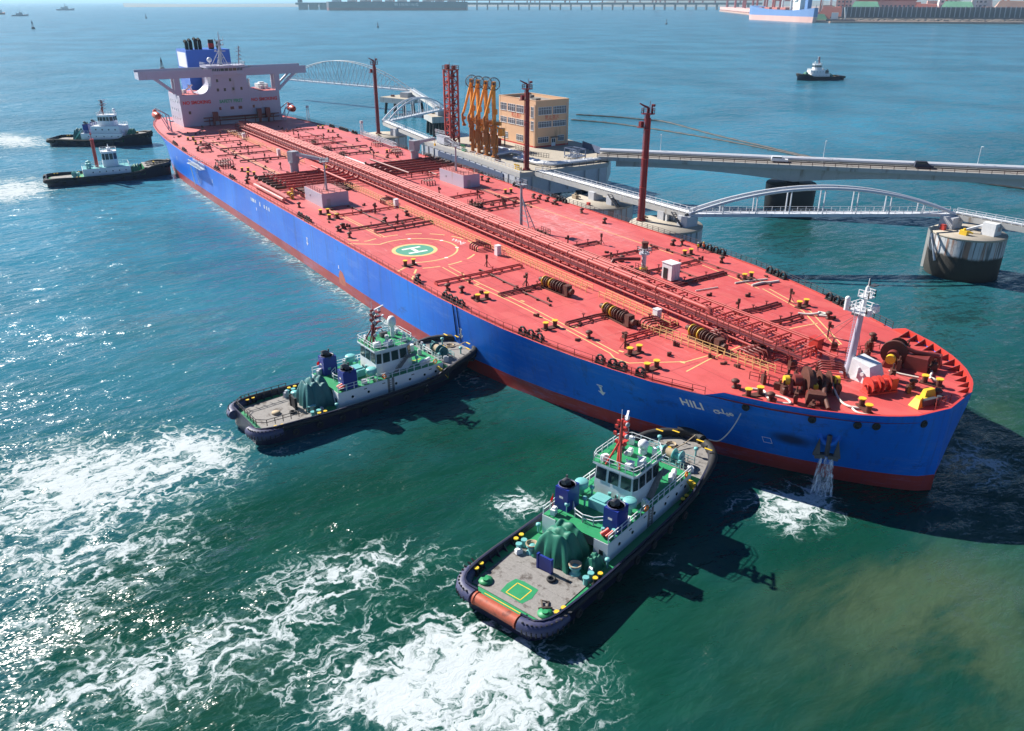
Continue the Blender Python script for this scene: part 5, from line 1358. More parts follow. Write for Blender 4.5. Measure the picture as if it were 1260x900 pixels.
def drum_winch(t, x, y, z, L=2.6, mt='turquoise'):
    m = MB()
    for e in (-L/2,-L*.1,L/2): m.tube((x,y+e-.05,z+1.0),(x,y+e+.05,z+1.0),.85,18)
    m.tube((x,y-L/2,z+1.0),(x,y+L/2,z+1.0),.42,14); m.box((x,y+L/2+.5,z+.8),(.9,.8,1.2)); m.bx(x-.8,x+.8,y-L/2-.2,y+L/2+1,z,z+.2)
    for e in (-L/2-.15,L/2+.15): m.box((x,y+e,z+.55),(.9,.16,1.1),0,0,.5)
    o = m.build('tow_winch', mt, t)
    r = MB(); r.tube((x,y-L*.08,z+1.0),(x,y+L*.47,z+1.0),.62,14); r.build('tow_line','rope_tan',o); return o

def harbour_tug(loc, rz, label, tarp, near):
    t = thing('tugboat', (loc[0],loc[1],0), label, 'tugboat', 'tugboats working around the tanker', rz)
    dz, fz, HT = 1.75, 3.75, 4.15; DKZ = HT+.05
    hull, wd = tug_hull(t, dz, 30.4, fz, roller=near, wood='wood_deck', fendermat='navy_fender')
    tug_bits(t, dz, fz)
    if near:
        r = MB(); r.tube((-.25,-2.7,1.9),(-.25,2.7,1.9),.62,20,0)
        for y in (-2.7,2.5): r.tube((-.25,y,1.9),(-.25,y+.2,1.9),.7,20,0)
        r.build('stern_roller','roller_red',t)
        g = MB(); z = dz+.085; g.add([(2.0,-1.3,z),(2.1,1.5,z),(3.4,1.7,z),(4.5,1.5,z),(4.7,.6,z),(4.6,-1.3,z),(3.2,-1.6,z)],[(0,1,2,3,4,5,6)],0)
        for a, b in (((2.3,-.85),(2.3,.95)),((2.3,.95),(4.1,.95)),((4.1,.95),(4.1,-.85)),((4.1,-.85),(2.3,-.85))): g.line2d([a,b],.1,z+.005,1)
        g.bx(.5,1.2,-2.6,2.6,dz+.02,dz+.1,0); g.line2d([(.85,-2.5),(.85,2.5)],.1,dz+.107,1); g.build('hatch_marking',['green_deck','yellow'],wd)
        for y in (3.6,-3.9):
            c = MB(); c.lathe([(.75,0),(.75,.16),(.001,.2)], (2.3,y,dz+.07), 18); c.tube((2.3,y,0+dz),(2.3,y,dz+.4),.3,12); c.build('deck_hatch','green_deck',t)
        c = MB(); c.path([(2.4,-3.0,dz+.15),(3.1,-3.6,dz+.2),(3.8,-3.2,dz+.15),(3.4,-2.6,dz+.25),(2.6,-3.4,dz+.3),(3.3,-4.0,dz+.2)], .12, 6); c.build('deck_rope','rope_dark',t)
    else:
        m = MB()
        m.rail([(8.4,-4.8,2.7),(1.6,-4.6,2.75),(.5,-3.6,2.75),(.5,3.6,2.75),(1.6,4.6,2.75),(8.4,4.8,2.7)],.9,1.1,.045); m.build('stern_railing','black',t)
        c = MB(); c.lathe([(.6,0),(.62,.25),(.001,.3)], (4.6,-.2,dz+.07), 14); c.build('coiled_rope','rope_tan',t)
    p = MB(); p.bx(7.3,7.55,-.75,.85,dz+.07,dz+1.75); p.bx(7.2,7.6,-.9,-.7,dz,dz+1.85); p.bx(7.2,7.6,.8,1.0,dz,dz+1.85); p.build('towing_post','tug_blue' if near else 'black',t)
    ty = MB(); ty.path([(6.6+.38*math.cos(a),-1.4+.38*math.sin(a),dz+.22) for a in [2*math.pi*i/14 for i in range(14)]], .14, 8, 0, False, True); ty.build('loose_tyre','rubber',t)
    cover('winch_cover', t, (10.6,.3 if near else -.4,dz), (4.2,4.4,3.5 if near else 4.0), tarp, 1 if near else 4)
    cover('small_cover', t, (11.0,-3.5 if near else 3.3,dz), (1.7,1.5,1.6), tarp, 2)
    capstan(t,(9.0,-2.6,dz),near); capstan(t,(8.9,2.9,dz),near)
    for y in (-4.4,4.2): 
        for x in (8.3,9.2):
            m = MB(); m.tube((x,y,dz),(x,y,dz+.8),.26,10); m.tube((x,y,dz+.8),(x,y,dz+.95),.34,10); m.build('bollard','turquoise',t)
    # lower house, with a recess aft for the winch
    hx0 = 12.4; h = MB(); h.bx(hx0+1.6,30.2,-4.25,4.25,dz,HT); 
    for sg in (-1,1): h.bx(hx0,hx0+1.6,sg*2.5,sg*4.25,dz,HT)
    hs = h.build('deckhouse','tug_white',t)
    dk = MB(); dk.bx(hx0+.05,30.15,-4.2,4.2,HT,DKZ); dk.build('boat_deck','green_deck',hs)
    g = MB(); port_row(g,(14.6,17.2,21.8,24.2,26.8,28.8),-4.27,3.05); port_row(g,(18,22,26),4.27,3.05,.2,1)
    for x in (16.5,19.5,24.5,27.6): g.bx(x,x+.5,-4.28,-4.24,3.6,3.72)
    for x in (13.58,): g.bx(12.37,12.42,-3.7,-3.2,2.5,3.1)
    build_each(g,'porthole','glass_dark',hs)
    f = MB(); f.bx(20.4,20.75,-4.33,-4.26,1.9,HT); f.bx(21.15,21.5,-4.33,-4.26,1.9,HT)
    for i in range(6): f.bx(20.7,21.2,-4.34,-4.28,2.1+i*.34,2.16+i*.34)
    f.build('side_ladder','wood_deck',hs)
    r = MB(); r.rail([(hx0+.1,-4.2,DKZ),(30.1,-4.2,DKZ)],1.0,1.3,.04); r.build('deck_railing','tug_white',hs)
    r = MB(); r.rail([(hx0+.1,4.2,DKZ),(30.1,4.2,DKZ),(30.1,-4.2,DKZ)],1.0,1.3,.04); r.build('deck_railing','tug_white',hs)
    r = MB(); r.rail([(15.3,-2.2,DKZ),(14.2,-1.2,DKZ),(13.9,0,DKZ),(14.2,1.2,DKZ),(15.3,2.2,DKZ)],1.0,1.0,.05); r.build('recess_railing','tug_white',hs)
    for y in (-3.15,3.15): funnel(t,15.4 if near else 14.6,y,DKZ,h=2.75)
    for q in ((18.6,-2.9,DKZ),(18.4,3.3,DKZ)): vent(t,q,1.6,.8)
    m = MB(); m.box((17.6,0,4.7),(1.8,2.4,1.1)); m.box((17.7,.1,5.3),(1.4,1.6,.2)); m.build('skylight','turquoise',hs)
    for i,(x,y) in enumerate(((19.4,-1.4),(19.4,-.7),(19.4,.2),(13.4,-2.9),(13.9,-3.9))):
        m = MB(); m.tube((x,y,DKZ),(x,y,5.1),.2,10); m.build('air_bottle','turquoise',hs)
    m = MB(); m.tube((13,-3.0,4.5),(13.7,-3.5,5.0),.28,10); m.tube((13,-3.6,4.5),(13.7,-4.0,5.0),.2,10); m.build('fire_monitor','bright_red',hs)
    wheelhouse(t,19.6,26.2,5.6,DKZ,8.0)
    big_mast(t,21.0,.2,8.25,5.4,'bright_red' if near else 'tower_red')
    if near:
        m = MB(); m.tube((24.4,-.8,8.3),(24.4,-.8,8.9),.5,10); m.sphere((24.4,-.8,9.4),.62,10); m.build('satellite_dome','tug_white',t)
    else:
        m = MB(); m.tube((24.4,.6,8.3),(24.4,.6,10.2),.3,10); m.lathe([(.4,10.1),(.62,10.3),(.64,11.2),(.4,11.6),(.001,11.7)],(24.4,.6,0),14); m.build('satellite_dome','tug_white',t)
    for q, a in (((22,-2,8.3),.3),((23.4,1.6,8.3),0),((20.6,-1.4,8.3),0)):
        m = MB(); m.box((q[0],q[1],8.7),(1.1,.6,.7),a); m.bar((q[0],q[1]-.5,8.5),(q[0],q[1]+.5,9.3),.14); m.build('roof_locker','tug_white' if q[1]<0 else 'dark_grey',t)
    m = MB(); m.bar((22.4,-3.2,4.25),(24.8,-3.0,6.3),.7,.12); m.rail([(22.4,-3.4,4.2),(24.8,-3.3,6.3)],.9,.6,.03); m.bx(24.6,26.0,-3.6,-2.7,6.2,6.3); m.build('bridge_stair','wood_deck',hs)
    lifebuoy(t,(19.9,-4.3,4.7)); lifebuoy(t,(28.8,-4.3,4.7))
    for q in ((28.2,-3.0,DKZ),(27.2,-3.2,DKZ)): raft(t,q,.4)
    m = MB(); m.box((28.4,2.8,4.75),(1.2,1.2,1.1)); m.build('deck_locker','tug_white',hs)
    y_ = MB(); z = DKZ+.006
    for a,b in (((26.8,-1.0),(26.8,1.8)),((26.8,1.8),(28.2,1.8)),((26.8,-1.0),(28.2,-1.0))): y_.line2d([a,b],.14,z+.004)
    y_.build('deck_marking','yellow',hs)
    rr = random.Random(8 if near else 9)
    g = MB(); g.box((0,0,.35),(.8,.55,.7)); g.box((.1,0,.78),(.5,.4,.16)); src = None
    for x, y, z in ((13.2,3.3,DKZ),(17,-3.7,DKZ),(17.6,3.6,DKZ),(20.8,-3.6,DKZ),(26.9,3.4,DKZ),(28.9,.4,DKZ),(22.6,-1.9,8.3),(24.9,-2.0,8.3),(25.4,1.3,8.3),(23.2,.2,8.3),(20.4,1.7,8.3),(30.9,3.0,fz),(31.2,-3.6,fz),(11.9,1.9,dz),(9.9,-3.9,dz),(7.9,3.9,dz)):
        if src is None: src = g.build('deck_box','tug_white' if near else 'light_grey',t,(x,y,z),.2)
        else: dup(src,t,(x,y,z),rr.uniform(0,3)).scale = (rr.uniform(.6,1.2),rr.uniform(.6,1.3),rr.uniform(.7,1.5))
    g = MB(); g.tube((0,0,0),(0,0,.8),.12,8); g.lathe([(.2,.8),(.3,.95),(.28,1.15),(.001,1.2)],(0,0,0),10); src = None
    for x, y, z in ((14.4,2.4,DKZ),(16.6,1.6,DKZ),(16.8,-1.7,DKZ),(18.9,2.2,DKZ),(26.8,-2.2,DKZ),(27.6,2.6,DKZ),(30.7,-2.4,fz),(30.7,1.9,fz),(34.6,2.6,fz),(34.8,-2.4,fz),(11.9,-4.6,dz),(12.2,4.6,dz)):
        if src is None: src = g.build('mushroom_vent','turquoise',t,(x,y,z))
        else: dup(src,t,(x,y,z))
    for y in (-1,1):
        r = MB(); r.rail([(30.1,y*4.2,DKZ),(30.1,y*1.2,DKZ)],1.0,1.0,.04); r.build('deck_railing','tug_white',hs)
    q = MB()
    for k in range(3): q.path([(35.2+.5*math.cos(a)*(1+.12*k),1.2+.5*math.sin(a)*(1+.12*k),fz+.1+.06*k) for a in [2*math.pi*i/12 for i in range(12)]],.07,6,0,False,True)
    q.path([(33.3,.3,fz+.6),(34.4,.2,fz+.3),(36,-.3,fz+.5),(37.6,-.8,4.9)],.07,6); q.build('foredeck_rope','rope_tan',t)
    p_ = MB(); p_.bx(19.7,26.0,-2.9,-2.84,8.05,8.3); p_.bar((19.6,-2.5,8.15),(19.6,2.5,8.15),.1,.24); p_.build('roof_fascia','white',t)
    drum_winch(t,31.8,-.8,fz,2.4,'turquoise' if near else 'tarp_teal')
    r = MB(); r.rail([(33.0,-3.2,fz),(33.0,3.2,fz)],.9,.9,.035); r.build('foredeck_railing','turquoise',t)
    st = MB()
    for i in range(7): st.box((29.5-.22*i+.9,-4.9,dz+.3+.31*i),(.25,.8,.06))
    st.bar((30.3,-5.35,dz+.2),(28.8,-5.35,fz+.1),.1); st.bar((30.3,-4.5,dz+.2),(28.8,-4.5,fz+.1),.1); st.build('foredeck_stair','yellow',t)
    for i in range(5):
        a = -.9+i*.42; m = MB(); x = 36.9-2.2*a*a; m.bx(x,x+.25,a*4.2-.5,a*4.2+.5,4.98,5.02); 
        if i != 2: m.build('gunwale_stripe','yellow',t)
    fl = MB(); fl.tube((13.8,3.9,DKZ),(13.8,3.9,6.2),.04,5); fl.add([(13.8,3.9,6.1),(13.1,3.7,6.0),(13.1,3.7,5.5),(13.8,3.9,5.6)],[(0,1,2,3),(3,2,1,0)]); fl.build('flag','sign_red',t)
    if near:
        def corner(y0, sg):
            def f(u, v):
                y = y0+u; x = -.05+.25*max(0,abs(y)-3.0)**1.6*.55; return (x-.06-v*.02, y, 2.2+v)
            return f
        # port-of-registry on the stern quarters
        def q(u0, sg):
            def f(u, v):
                s = (u0+u); 
                y = -3.45-s*.83; x = .02+s*.42+.02; return (x-.12, y-.10, 2.37+v*.9)
            return f
        text_mb('青岛', .78, q(.55,-1), spacing=1.15).build('stern_lettering','marking_white',t)
        text_mb('QING DAO', .2, (lambda g_: (lambda u,v: g_(u,v-.5)))(q(.55,-1))).build('stern_lettering','marking_white',t)
        def q2(u, v): s = .9-u; y = 3.2+s*.83; x = .02+s*.42; return (x-.14, y+.10, 2.37+v*.9)
        text_mb('青港', .6, q2, spacing=1.1).build('stern_lettering','marking_white',t)
    def bowname(u, v): x = 27.5+u; return (x, -(interp(x,TXS,TBD)+.12), 2.5+v+.16*max(0,u))
    text_mb('青港拖' if near else '港 拖 轮', .55, lambda u,v: (27.2+u, -(tb(27.2+u,2.1,tg(27.2+u))+.06), 2.05+v+.12*u), spacing=1.2).build('bow_lettering','marking_white',t)
    return t
harbour_tug((318.4,-57.0), R(106.6), 'nearest tugboat, with green tarpaulin, red stern roller and green square on aft deck', 'tarp_green', True)
harbour_tug((267.3,-65.8), R(94.0), 'tugboat with dark teal winch cover and white dome, pushing the tanker midships', 'tarp_teal', False)

def old_tug(loc, rz, label):
    t = thing('tugboat', (loc[0],loc[1],0), label, 'tugboat', 'tugboats working around the tanker', rz)
    tug_hull(t, 1.75, 29.6, 3.95, False, wood='wood_deck', fendermat='rubber'); tug_bits(t)
    h = MB(); h.bx(11,25.5,-3.6,3.6,1.75,4.5); hs = h.build('deckhouse','tug_white',t)
    d = MB(); d.bx(11.1,25.4,-3.5,3.5,4.5,4.55); d.build('boat_deck','turquoise',hs)
    g = MB(); port_row(g,(14,16,18,20,22,24),-3.62,3.4); build_each(g,'porthole','glass_dark',hs)
    r = MB(); r.rail([(11.2,-3.5,4.55),(25.3,-3.5,4.55),(25.3,3.5,4.55),(11.2,3.5,4.55)],1.0,1.4,.04); r.build('deck_railing','tug_white',hs)
    wheelhouse(t,17.5,22.2,4.4,4.55,9.2,'tug_white')
    m = MB(); m.box((20,0,10),(1.2,1.6,.9)); m.tube((20,0,9.4),(20,0,11.6),.12,6); m.bar((20,-.9,11),(20,.9,11),.2); m.build('roof_gear','tug_white',t)
    f = MB(); f.tube((15.6,-.6,4.55),(15.6,-.6,13.4),.55,14); f.tube((15.6,-.6,13.2),(15.6,-.6,13.6),.65,14); f.tube((15.6,-.6,13.6),(15.6,-.6,16),.12,6); f.bar((15.6,-1.5,14.6),(15.6,.3,14.6),.12); f.box((15.6,-.6,15.2),(.6,.6,.3)); f.build('mast_funnel','bright_red',t)
    cover('winch_cover', t, (27.4,0,1.8), (3.0,3.6,2.6), 'tarp_green', 5)
    for x,y in ((8.8,1.5),(9.6,-1.5),(13,2.2),(12.6,-2.4)): vent(t,(x,y,1.75 if x<11 else 4.55),1.5,.55)
    drum_winch(t,8.4,0,1.75,2.2)
    m = MB()
    for i in range(12): m.path([(31+(i%6)*1.05+.45*math.cos(a),(-2.2 if i<6 else 2.0)*(1-(i%6)*.1)+.45*math.sin(a),4.1) for a in [2*math.pi*k/10 for k in range(10)]], .16, 6, 0, False, True)
    m.build('deck_tyres','rubber',t)
    for y in (-3.0,3.0): vent(t,(13.4,y,4.55),1.6,.5)
    return t
old_tug((64.2,-68.4), R(84.6), 'tugboat with thick red pole mast and black overhanging bow at the tanker stern')
def tiered_tug(loc, rz, label, blue=True, sc=1.0):
    t = thing('tugboat', (loc[0],loc[1],0), label, 'tugboat', 'tugboats working around the tanker', rz)
    t.scale = (sc,sc,sc)
    tug_hull(t, 1.75, 29.6, 3.95, False, wood='wood_deck', fendermat='rubber'); tug_bits(t)
    h = MB(); h.bx(13,29.2,-4.25,4.25,1.75,4.6); hs = h.build('deckhouse','tug_white',t)
    h2 = MB(); h2.bx(17,28,-3.6,3.6,4.6,7.2); h2.prism([(28,-3.6),(29,-2.4),(29,2.4),(28,3.6)],4.6,7.2); h3 = h2.build('upper_house','tug_white',t)
    g = MB(); port_row(g,(16,19,22,25,27.5),-4.27,3.5); port_row(g,(19,21.5,24,26.5),-3.62,6.0,.28); port_row(g,(16,19,22,25),4.27,3.5,.2,1); port_row(g,(19,21.5,24,26.5),3.62,6.0,.28,1); build_each(g,'porthole','glass_dark',h3)
    r = MB(); r.rail([(13.2,-4.1,4.6),(29,-4.1,4.6),(29,4.1,4.6),(13.2,4.1,4.6)],1.0,1.5,.04); r.build('deck_railing','tug_white',hs)
    r = MB(); r.rail([(17.1,-3.5,7.2),(28,-3.5,7.2),(28.9,-2.4,7.2),(28.9,2.4,7.2),(28,3.5,7.2),(17.1,3.5,7.2),(17.1,-3.5,7.2)],1.0,1.4,.04); r.build('deck_railing','tug_white',h3)
    wheelhouse(t,19.6,25.6,5.0,7.2,10.9,'tug_white')
    big_mast(t,21.2,0,11.2,5.4,'tower_red')
    m = MB(); m.tube((25,1.2,11.2),(25,1.2,12.2),.25,8); m.sphere((25,1.2,12.7),.6,8); m.build('satellite_dome','tug_white',t)
    for y in (-2.9,2.9): funnel(t,15.2,y,4.6,'tug_blue' if blue else 'dark_grey',3.4 if blue else 2.2)
    cover('winch_cover', t, (10.4,0,1.75), (3.6,3.8,4.2 if blue else 2.6), 'tarp_teal', 7)
    m = MB(); m.bar((9,-2.2,1.75),(12.5,-2.2,5.6),.35); m.bar((9,2.2,1.75),(12.5,2.2,5.6),.35); m.build('gantry','turquoise',t)
    cover('bow_cover', t, (31.2,0,3.95), (2.4,3.2,2.0), 'tarp_green', 3)
    return t
tiered_tug((-27.5,-55.5), R(54.8), 'tugboat with tiered white house and blue funnels, half behind the tanker stern', True, 1.08)
tiered_tug((-36.1,489), R(-109.5), 'lone dark-hulled tugboat with white bridge on open water beyond the road bridge', False, 1.0)
# ================================================================== JETTY
PZ = 12.0
def local(poly, o): return [(x-o[0], y-o[1]) for x, y in poly]
def build_platform():
    o = (122, 38)
    t = thing('jetty_platform', (o[0],o[1],0), 'concrete jetty platform carrying the loading arms and the cream control building', 'jetty')
    P = [(121.5,41.2),(150,39.6),(185.6,36.3),(187.0,66.5),(172.5,80.5),(122.5,86)]
    m = MB(); m.prism(local(P,o), PZ-1.3, PZ, 0, 1); m.build('deck_slab',['concrete','concrete_top'],t)
    w = MB(); L = local(P,o)
    F = [(121.7,41.6),(150,40.0),(185.3,36.7),(186.6,66.2),(172.3,80),(160,81)]
    f = local(F,o)
    for a, b in zip(f[:-1], f[1:]): w.bar((a[0],a[1],PZ-4.1),(b[0],b[1],PZ-4.1),.6,5.55)
    w.build('face_wall','light_grey',t)
    # long dark bar painted as the shade in the fender recess, and ribs
    g = MB()
    def at(x): return interp(x,[121.5,150,185.6],[41.2,39.6,36.3])
    for a, b in ((132,150),(150,176)): g.bar((a-o[0],at(a)-o[1]-.02,PZ-2.6),(b-o[0],at(b)-o[1]-.02,PZ-2.6),.3,1.7)
    build_each(g,'recess_shade','recess_blue',t)
    g = MB(); x = 124
    while x < 185: g.bx(x-o[0],x+.5-o[0],at(x)-o[1]-.15,at(x)-o[1]+.1,PZ-6,PZ-1.35); x += 4.2
    build_each(g,'wall_rib','concrete',t)
    for k in range(9):
        x = 126+k*7.2; q = MB(); q.bx(x-.9-o[0],x+.9-o[0],at(x)-2.2-o[1],at(x)-.2-o[1],1.5,8.5); q.build('berth_fender','rubber',t)
    # end wall plates facing the dolphins
    e = MB(); 
    for y in (40,46,52,58,63): e.bx(185.9-o[0]+(y-36)*.045,186.15-o[0]+(y-36)*.045,y-o[1],y+.3-o[1],PZ-6,PZ-1.35)
    build_each(e,'wall_rib','concrete',t)
    # piles under the slab
    for x in (128,142,156,170,182):
        for y in (48,60,72):
            if y == 72 and x > 175: continue
            q = MB(); q.tube((x-o[0],y-o[1],-3),(x-o[0],y-o[1],PZ-1.3),1.0,14); q.build('pile','dark_grey',t)
    c = MB()
    c.bx(122.5-o[0],185-o[0],1.0,1.01,0,0) if False else None
    for a, b in (((121.8,41.6),(150,40.0)),((150,40),(185.2,36.8))): c.bar((a[0]-o[0],a[1]-o[1],PZ+.14),(b[0]-o[0],b[1]-o[1],PZ+.14),.45,.28)
    c.build('kerb','concrete',t)
    r = MB(); r.rail([(121.8-o[0],41.7-o[1],PZ+.28),(150-o[0],40.1-o[1],PZ+.28),(185.2-o[0],36.9-o[1],PZ+.28)],1.1,2.2,.045); r.build('edge_railing','pale_steel',t)
    r = MB(); r.rail([(186.4-o[0],41-o[1],PZ),(187-o[0],66.2-o[1],PZ),(172.6-o[0],80-o[1],PZ)],1.1,2.5,.045); r.build('edge_railing','dark_grey',t)
build_platform()

def build_control_house():
    x0, x1, y0, y1, h = 133, 154.2, 63.8, 76.9, 14.4
    t = thing('control_building', (x0,y0,PZ), 'cream three-storey control building with red lettering on the jetty', 'building')
    W_, D_ = x1-x0, y1-y0
    m = MB(); m.bx(0,W_,0,D_,0,h-.9); 
    for a in ((0,W_,0,.3),(0,W_,D_-.3,D_),(0,.3,.3,D_-.3),(W_-.3,W_,.3,D_-.3)): m.bx(a[0],a[1],a[2],a[3],h-.9,h)
    m.bx(-.05,W_+.05,-.05,D_+.05,0,.45,1); m.build('wall',['cream_wall','bright_red'],t)
    r = MB(); r.bx(.3,W_-.3,.3,D_-.3,h-.9,h-.86); r.box((13,6,h-.5),(2.4,2,.8)); r.box((6,9,h-.4),(1.2,1.6,1)); r.build('roof','roof_grey',t)
    c = MB(); c.bx(-.06,W_+.06,-.06,D_+.06,h,h+.12) if False else None
    for a in ((-.06,W_+.06,-.06,.34),(-.06,W_+.06,D_-.34,D_+.06),(-.06,.34,.34,D_-.34),(W_-.34,W_+.06,.34,D_-.34)): c.bx(a[0],a[1],a[2],a[3],h,h+.12)
    c.build('coping','cream_wall',t)
    def win(face, a0, a1, z0, z1, n):
        f = MB(); g = MB()
        def bx(mb, u0, u1, w0, w1, d0, d1, mi=0):
            if face == 'x': mb.bx(W_+d0,W_+d1,u0,u1,w0,w1,mi)
            else: mb.bx(u0,u1,-d1,-d0,w0,w1,mi)
        bx(f,a0,a1,z0-.12,z0,-.02,.16); bx(f,a0,a1,z1-.08,z1,-.02,.07); bx(f,a0,a0+.08,z0,z1-.08,-.02,.07); bx(f,a1-.08,a1,z0,z1-.08,-.02,.07)
        for i in range(1,n): u = a0+(a1-a0)*i/n; bx(f,u-.04,u+.04,z0,z1-.08,-.02,.07)
        bx(f,a0+.08,a1-.08,z0+(z1-z0)*.64,z0+(z1-z0)*.64+.07,-.02,.065)
        fo = f.build('window','tug_white',t)
        bx(g,a0+.08,a1-.08,z0,z1-.08,-.1,.025); g.build('pane','glass_grey',fo)
    for z0, z1 in ((10.1,12.4),(6.2,8.0)):
        win('x',1.0,6.3,z0,z1,8); win('x',6.8,12.1,z0,z1,8)
        for a, b in ((.9,4.7),(5.4,9.9),(10.4,14.6),(15.2,17.8)): win('y',a,b,z0,z1,4)
        win('y',18.6,20.2,z0-.9,z1+.1,2)
    win('x',1.0,5.2,1.5,3.2,5); win('x',9.0,11.5,1.6,3.3,3); win('y',10.4,14.4,1.3,3.2,4); win('y',1.5,5.5,1.3,3.2,4)
    d = MB(); d.bx(W_+.01,W_+.06,6.4,8.0,.05,2.6); dd = d.build('door','tug_white',t)
    g = MB(); g.bx(W_+.05,W_+.07,6.6,7.1,1.2,2.4); g.bx(W_+.05,W_+.07,7.3,7.8,1.2,2.4); g.build('pane','glass_dark',dd)
    a = MB(); a.bx(W_,W_+1.3,5.9,8.6,2.85,3.0); a.build('door_canopy','dark_grey',t)
    text_mb('禁止烟火', 1.25, lambda u,v: (W_+.03, 6.5+u, 9.15+v), spacing=1.35).build('sign_lettering','sign_red',t)
    text_mb('NO SMOKING', .62, lambda u,v: (W_+.03, 6.5+u, 8.42+v*.9), spacing=1.1).build('sign_lettering','sign_red',t)
    text_mb('禁止烟火', 1.25, lambda u,v: (10.4+u, -.03, 9.15+v), spacing=1.35).build('sign_lettering','sign_red',t)
    text_mb('NO SMOKING', .62, lambda u,v: (10.4+u, -.03, 8.42+v*.9), spacing=1.1).build('sign_lettering','sign_red',t)
    p = MB(); p.tube((W_-.6,-.14,0),(W_-.6,-.14,h-1),.07,6); p.tube((W_+.14,D_-.8,0),(W_+.14,D_-.8,h-1),.07,6); p.build('drainpipe','light_grey',t)
build_control_house()

def monitor_tower(loc, h, label):
    t = thing('monitor_tower', loc, label, 'tower', 'red fire monitor towers along the berth')
    m = MB(); m.tube((0,0,0),(0,0,h-1.6),.62,14,0,.5); m.tube((0,0,0),(0,0,.4),1.1,14); m.build('column','tower_red',t)
    l = MB(); l.bar((-.55,-.6,0),(-.5,-.5,h-2),.06); l.bar((-.15,-.78,0),(-.12,-.66,h-2),.06)
    z = .5
    while z < h-2: l.bar((-.55,-.6,z),(-.15,-.78,z),.04); z += .5
    for z in (h*.3,h*.55,h*.8): l.tube((0,0,z),(0,0,z+.12),.8,12)
    l.tube((.62,.3,0),(.55,.3,h-2.5),.14,6); l.build('ladder','lattice_red',t)
    p = MB(); p.tube((0,0,h-1.75),(0,0,h-1.6),1.5,14); p.rail([(1.4*math.cos(a),1.4*math.sin(a),h-1.6) for a in [2*math.pi*i/8 for i in range(9)]],1.05,1.0,.05); p.build('platform','tower_red',t); p = MB(); p.tube((-.9,-.9,h-4.6),(-.9,-.9,h-4.5),1.0,10); p.box((-1.1,-.8,h-3.9),(.8,.8,1.1)); p.build('side_platform','tower_red',t)
    n = MB(); n.tube((0,0,h-1.6),(0,0,h-.4),.3,8); n.path([(0,0,h-.4),(-.4,-.7,h-.1),(-1.0,-1.7,h+.5)],[.24,.2,.12],8); n.tube((.8,.3,h-1.6),(.8,.3,h+.2),.16,6); n.box((.9,.6,h+.1),(.7,.5,.5)); n.tube((-.2,.6,h-1.5),(-.2,.6,h+.9),.07,5); n.build('water_cannon','tower_red',t)
    return t
monitor_tower((80.6,43.4,9.2), 26.4, 'red fire monitor tower farthest from the camera, at the left end of the jetty')
monitor_tower((183.0,40.4,PZ), 23.2, 'red fire monitor tower standing in front of the cream control building')
monitor_tower((235.2,36.0,9.2), 25.2, 'red fire monitor tower on the round dolphin nearest the arched footbridge')

def build_gangway_tower():
    t = thing('gangway_tower', (131.8,46.2,PZ), 'square red lattice gangway tower left of the orange loading arms', 'tower')
    h = 23.0; a = 1.6
    m = MB()
    C = [(-a,-a),(a,-a),(a,a),(-a,a)]
    for x, y in C: m.bar((x,y,0),(x,y,h),.5)
    m.build('corner_post','lattice_red',t)
    m = MB(); n = 11
    for k in range(n):
        z0, z1 = h*k/n, h*(k+1)/n
        for i in range(4):
            p, q = C[i], C[(i+1)%4]
            m.bar((*p,z1),(*q,z1),.26); m.bar((*p,z0),(*q,z1),.2) if (k+i)%2 else m.bar((*q,z0),(*p,z1),.2)
    m.build('bracing','lattice_red',t)
    s = MB()
    for k in range(n):
        z0, z1 = h*k/n, h*(k+1)/n; y = -.7 if k%2 else .7
        s.bar((-1.2*(1 if k%2 else -1),y,z0+.1),(1.2*(1 if k%2 else -1),y,z1),.6,.12); s.bx(-1.4,1.4,-1.4,1.4,z1-.06,z1) if k%3 == 0 else None
    s.tube((.6,.2,0),(.6,.2,h),.45,8); s.build('inner_stair','tower_red',t)
    p = MB(); p.bx(-2,2,-2,2,h,h+.2); p.rail([(-1.9,-1.9,h+.2),(1.9,-1.9,h+.2),(1.9,1.9,h+.2),(-1.9,1.9,h+.2),(-1.9,-1.9,h+.2)],1.1,1.2,.06); p.box((-1.0,-.6,h+.9),(1.3,1.1,1.4)); p.box((.8,.7,h+.7),(1,1,1.0)); p.tube((1.4,-1.2,h),(1.4,-1.2,h+2.6),.07,5); p.build('top_platform','dark_red',t)
    g = MB(); g.bx(-3.2,3.2,-4.6,-2.5,2.6,2.8); g.rail([(-3.2,-4.6,2.8),(3.2,-4.6,2.8)],1.1,.9,.06); g.rail([(-3.2,-4.6,3.6),(3.2,-4.6,3.6)],1.1,.9,.06)
    for i in range(9): g.bar((3.2+i*.9,-4.0,2.4-i*.22),(3.2+(i+1)*.9,-4.0,2.4-(i+1)*.22),.9,.1); g.bar((3.2+i*.9,-4.5,2.4-i*.22),(3.2+i*.9,-4.5,3.6-i*.22),.07)
    g.bar((3.2,-4.5,3.6),(11.3,-4.5,1.6),.09); g.box((0,-3.4,1.4),(5,2.4,2.2)); g.build('telescopic_gangway','pale_steel',t)
build_gangway_tower()

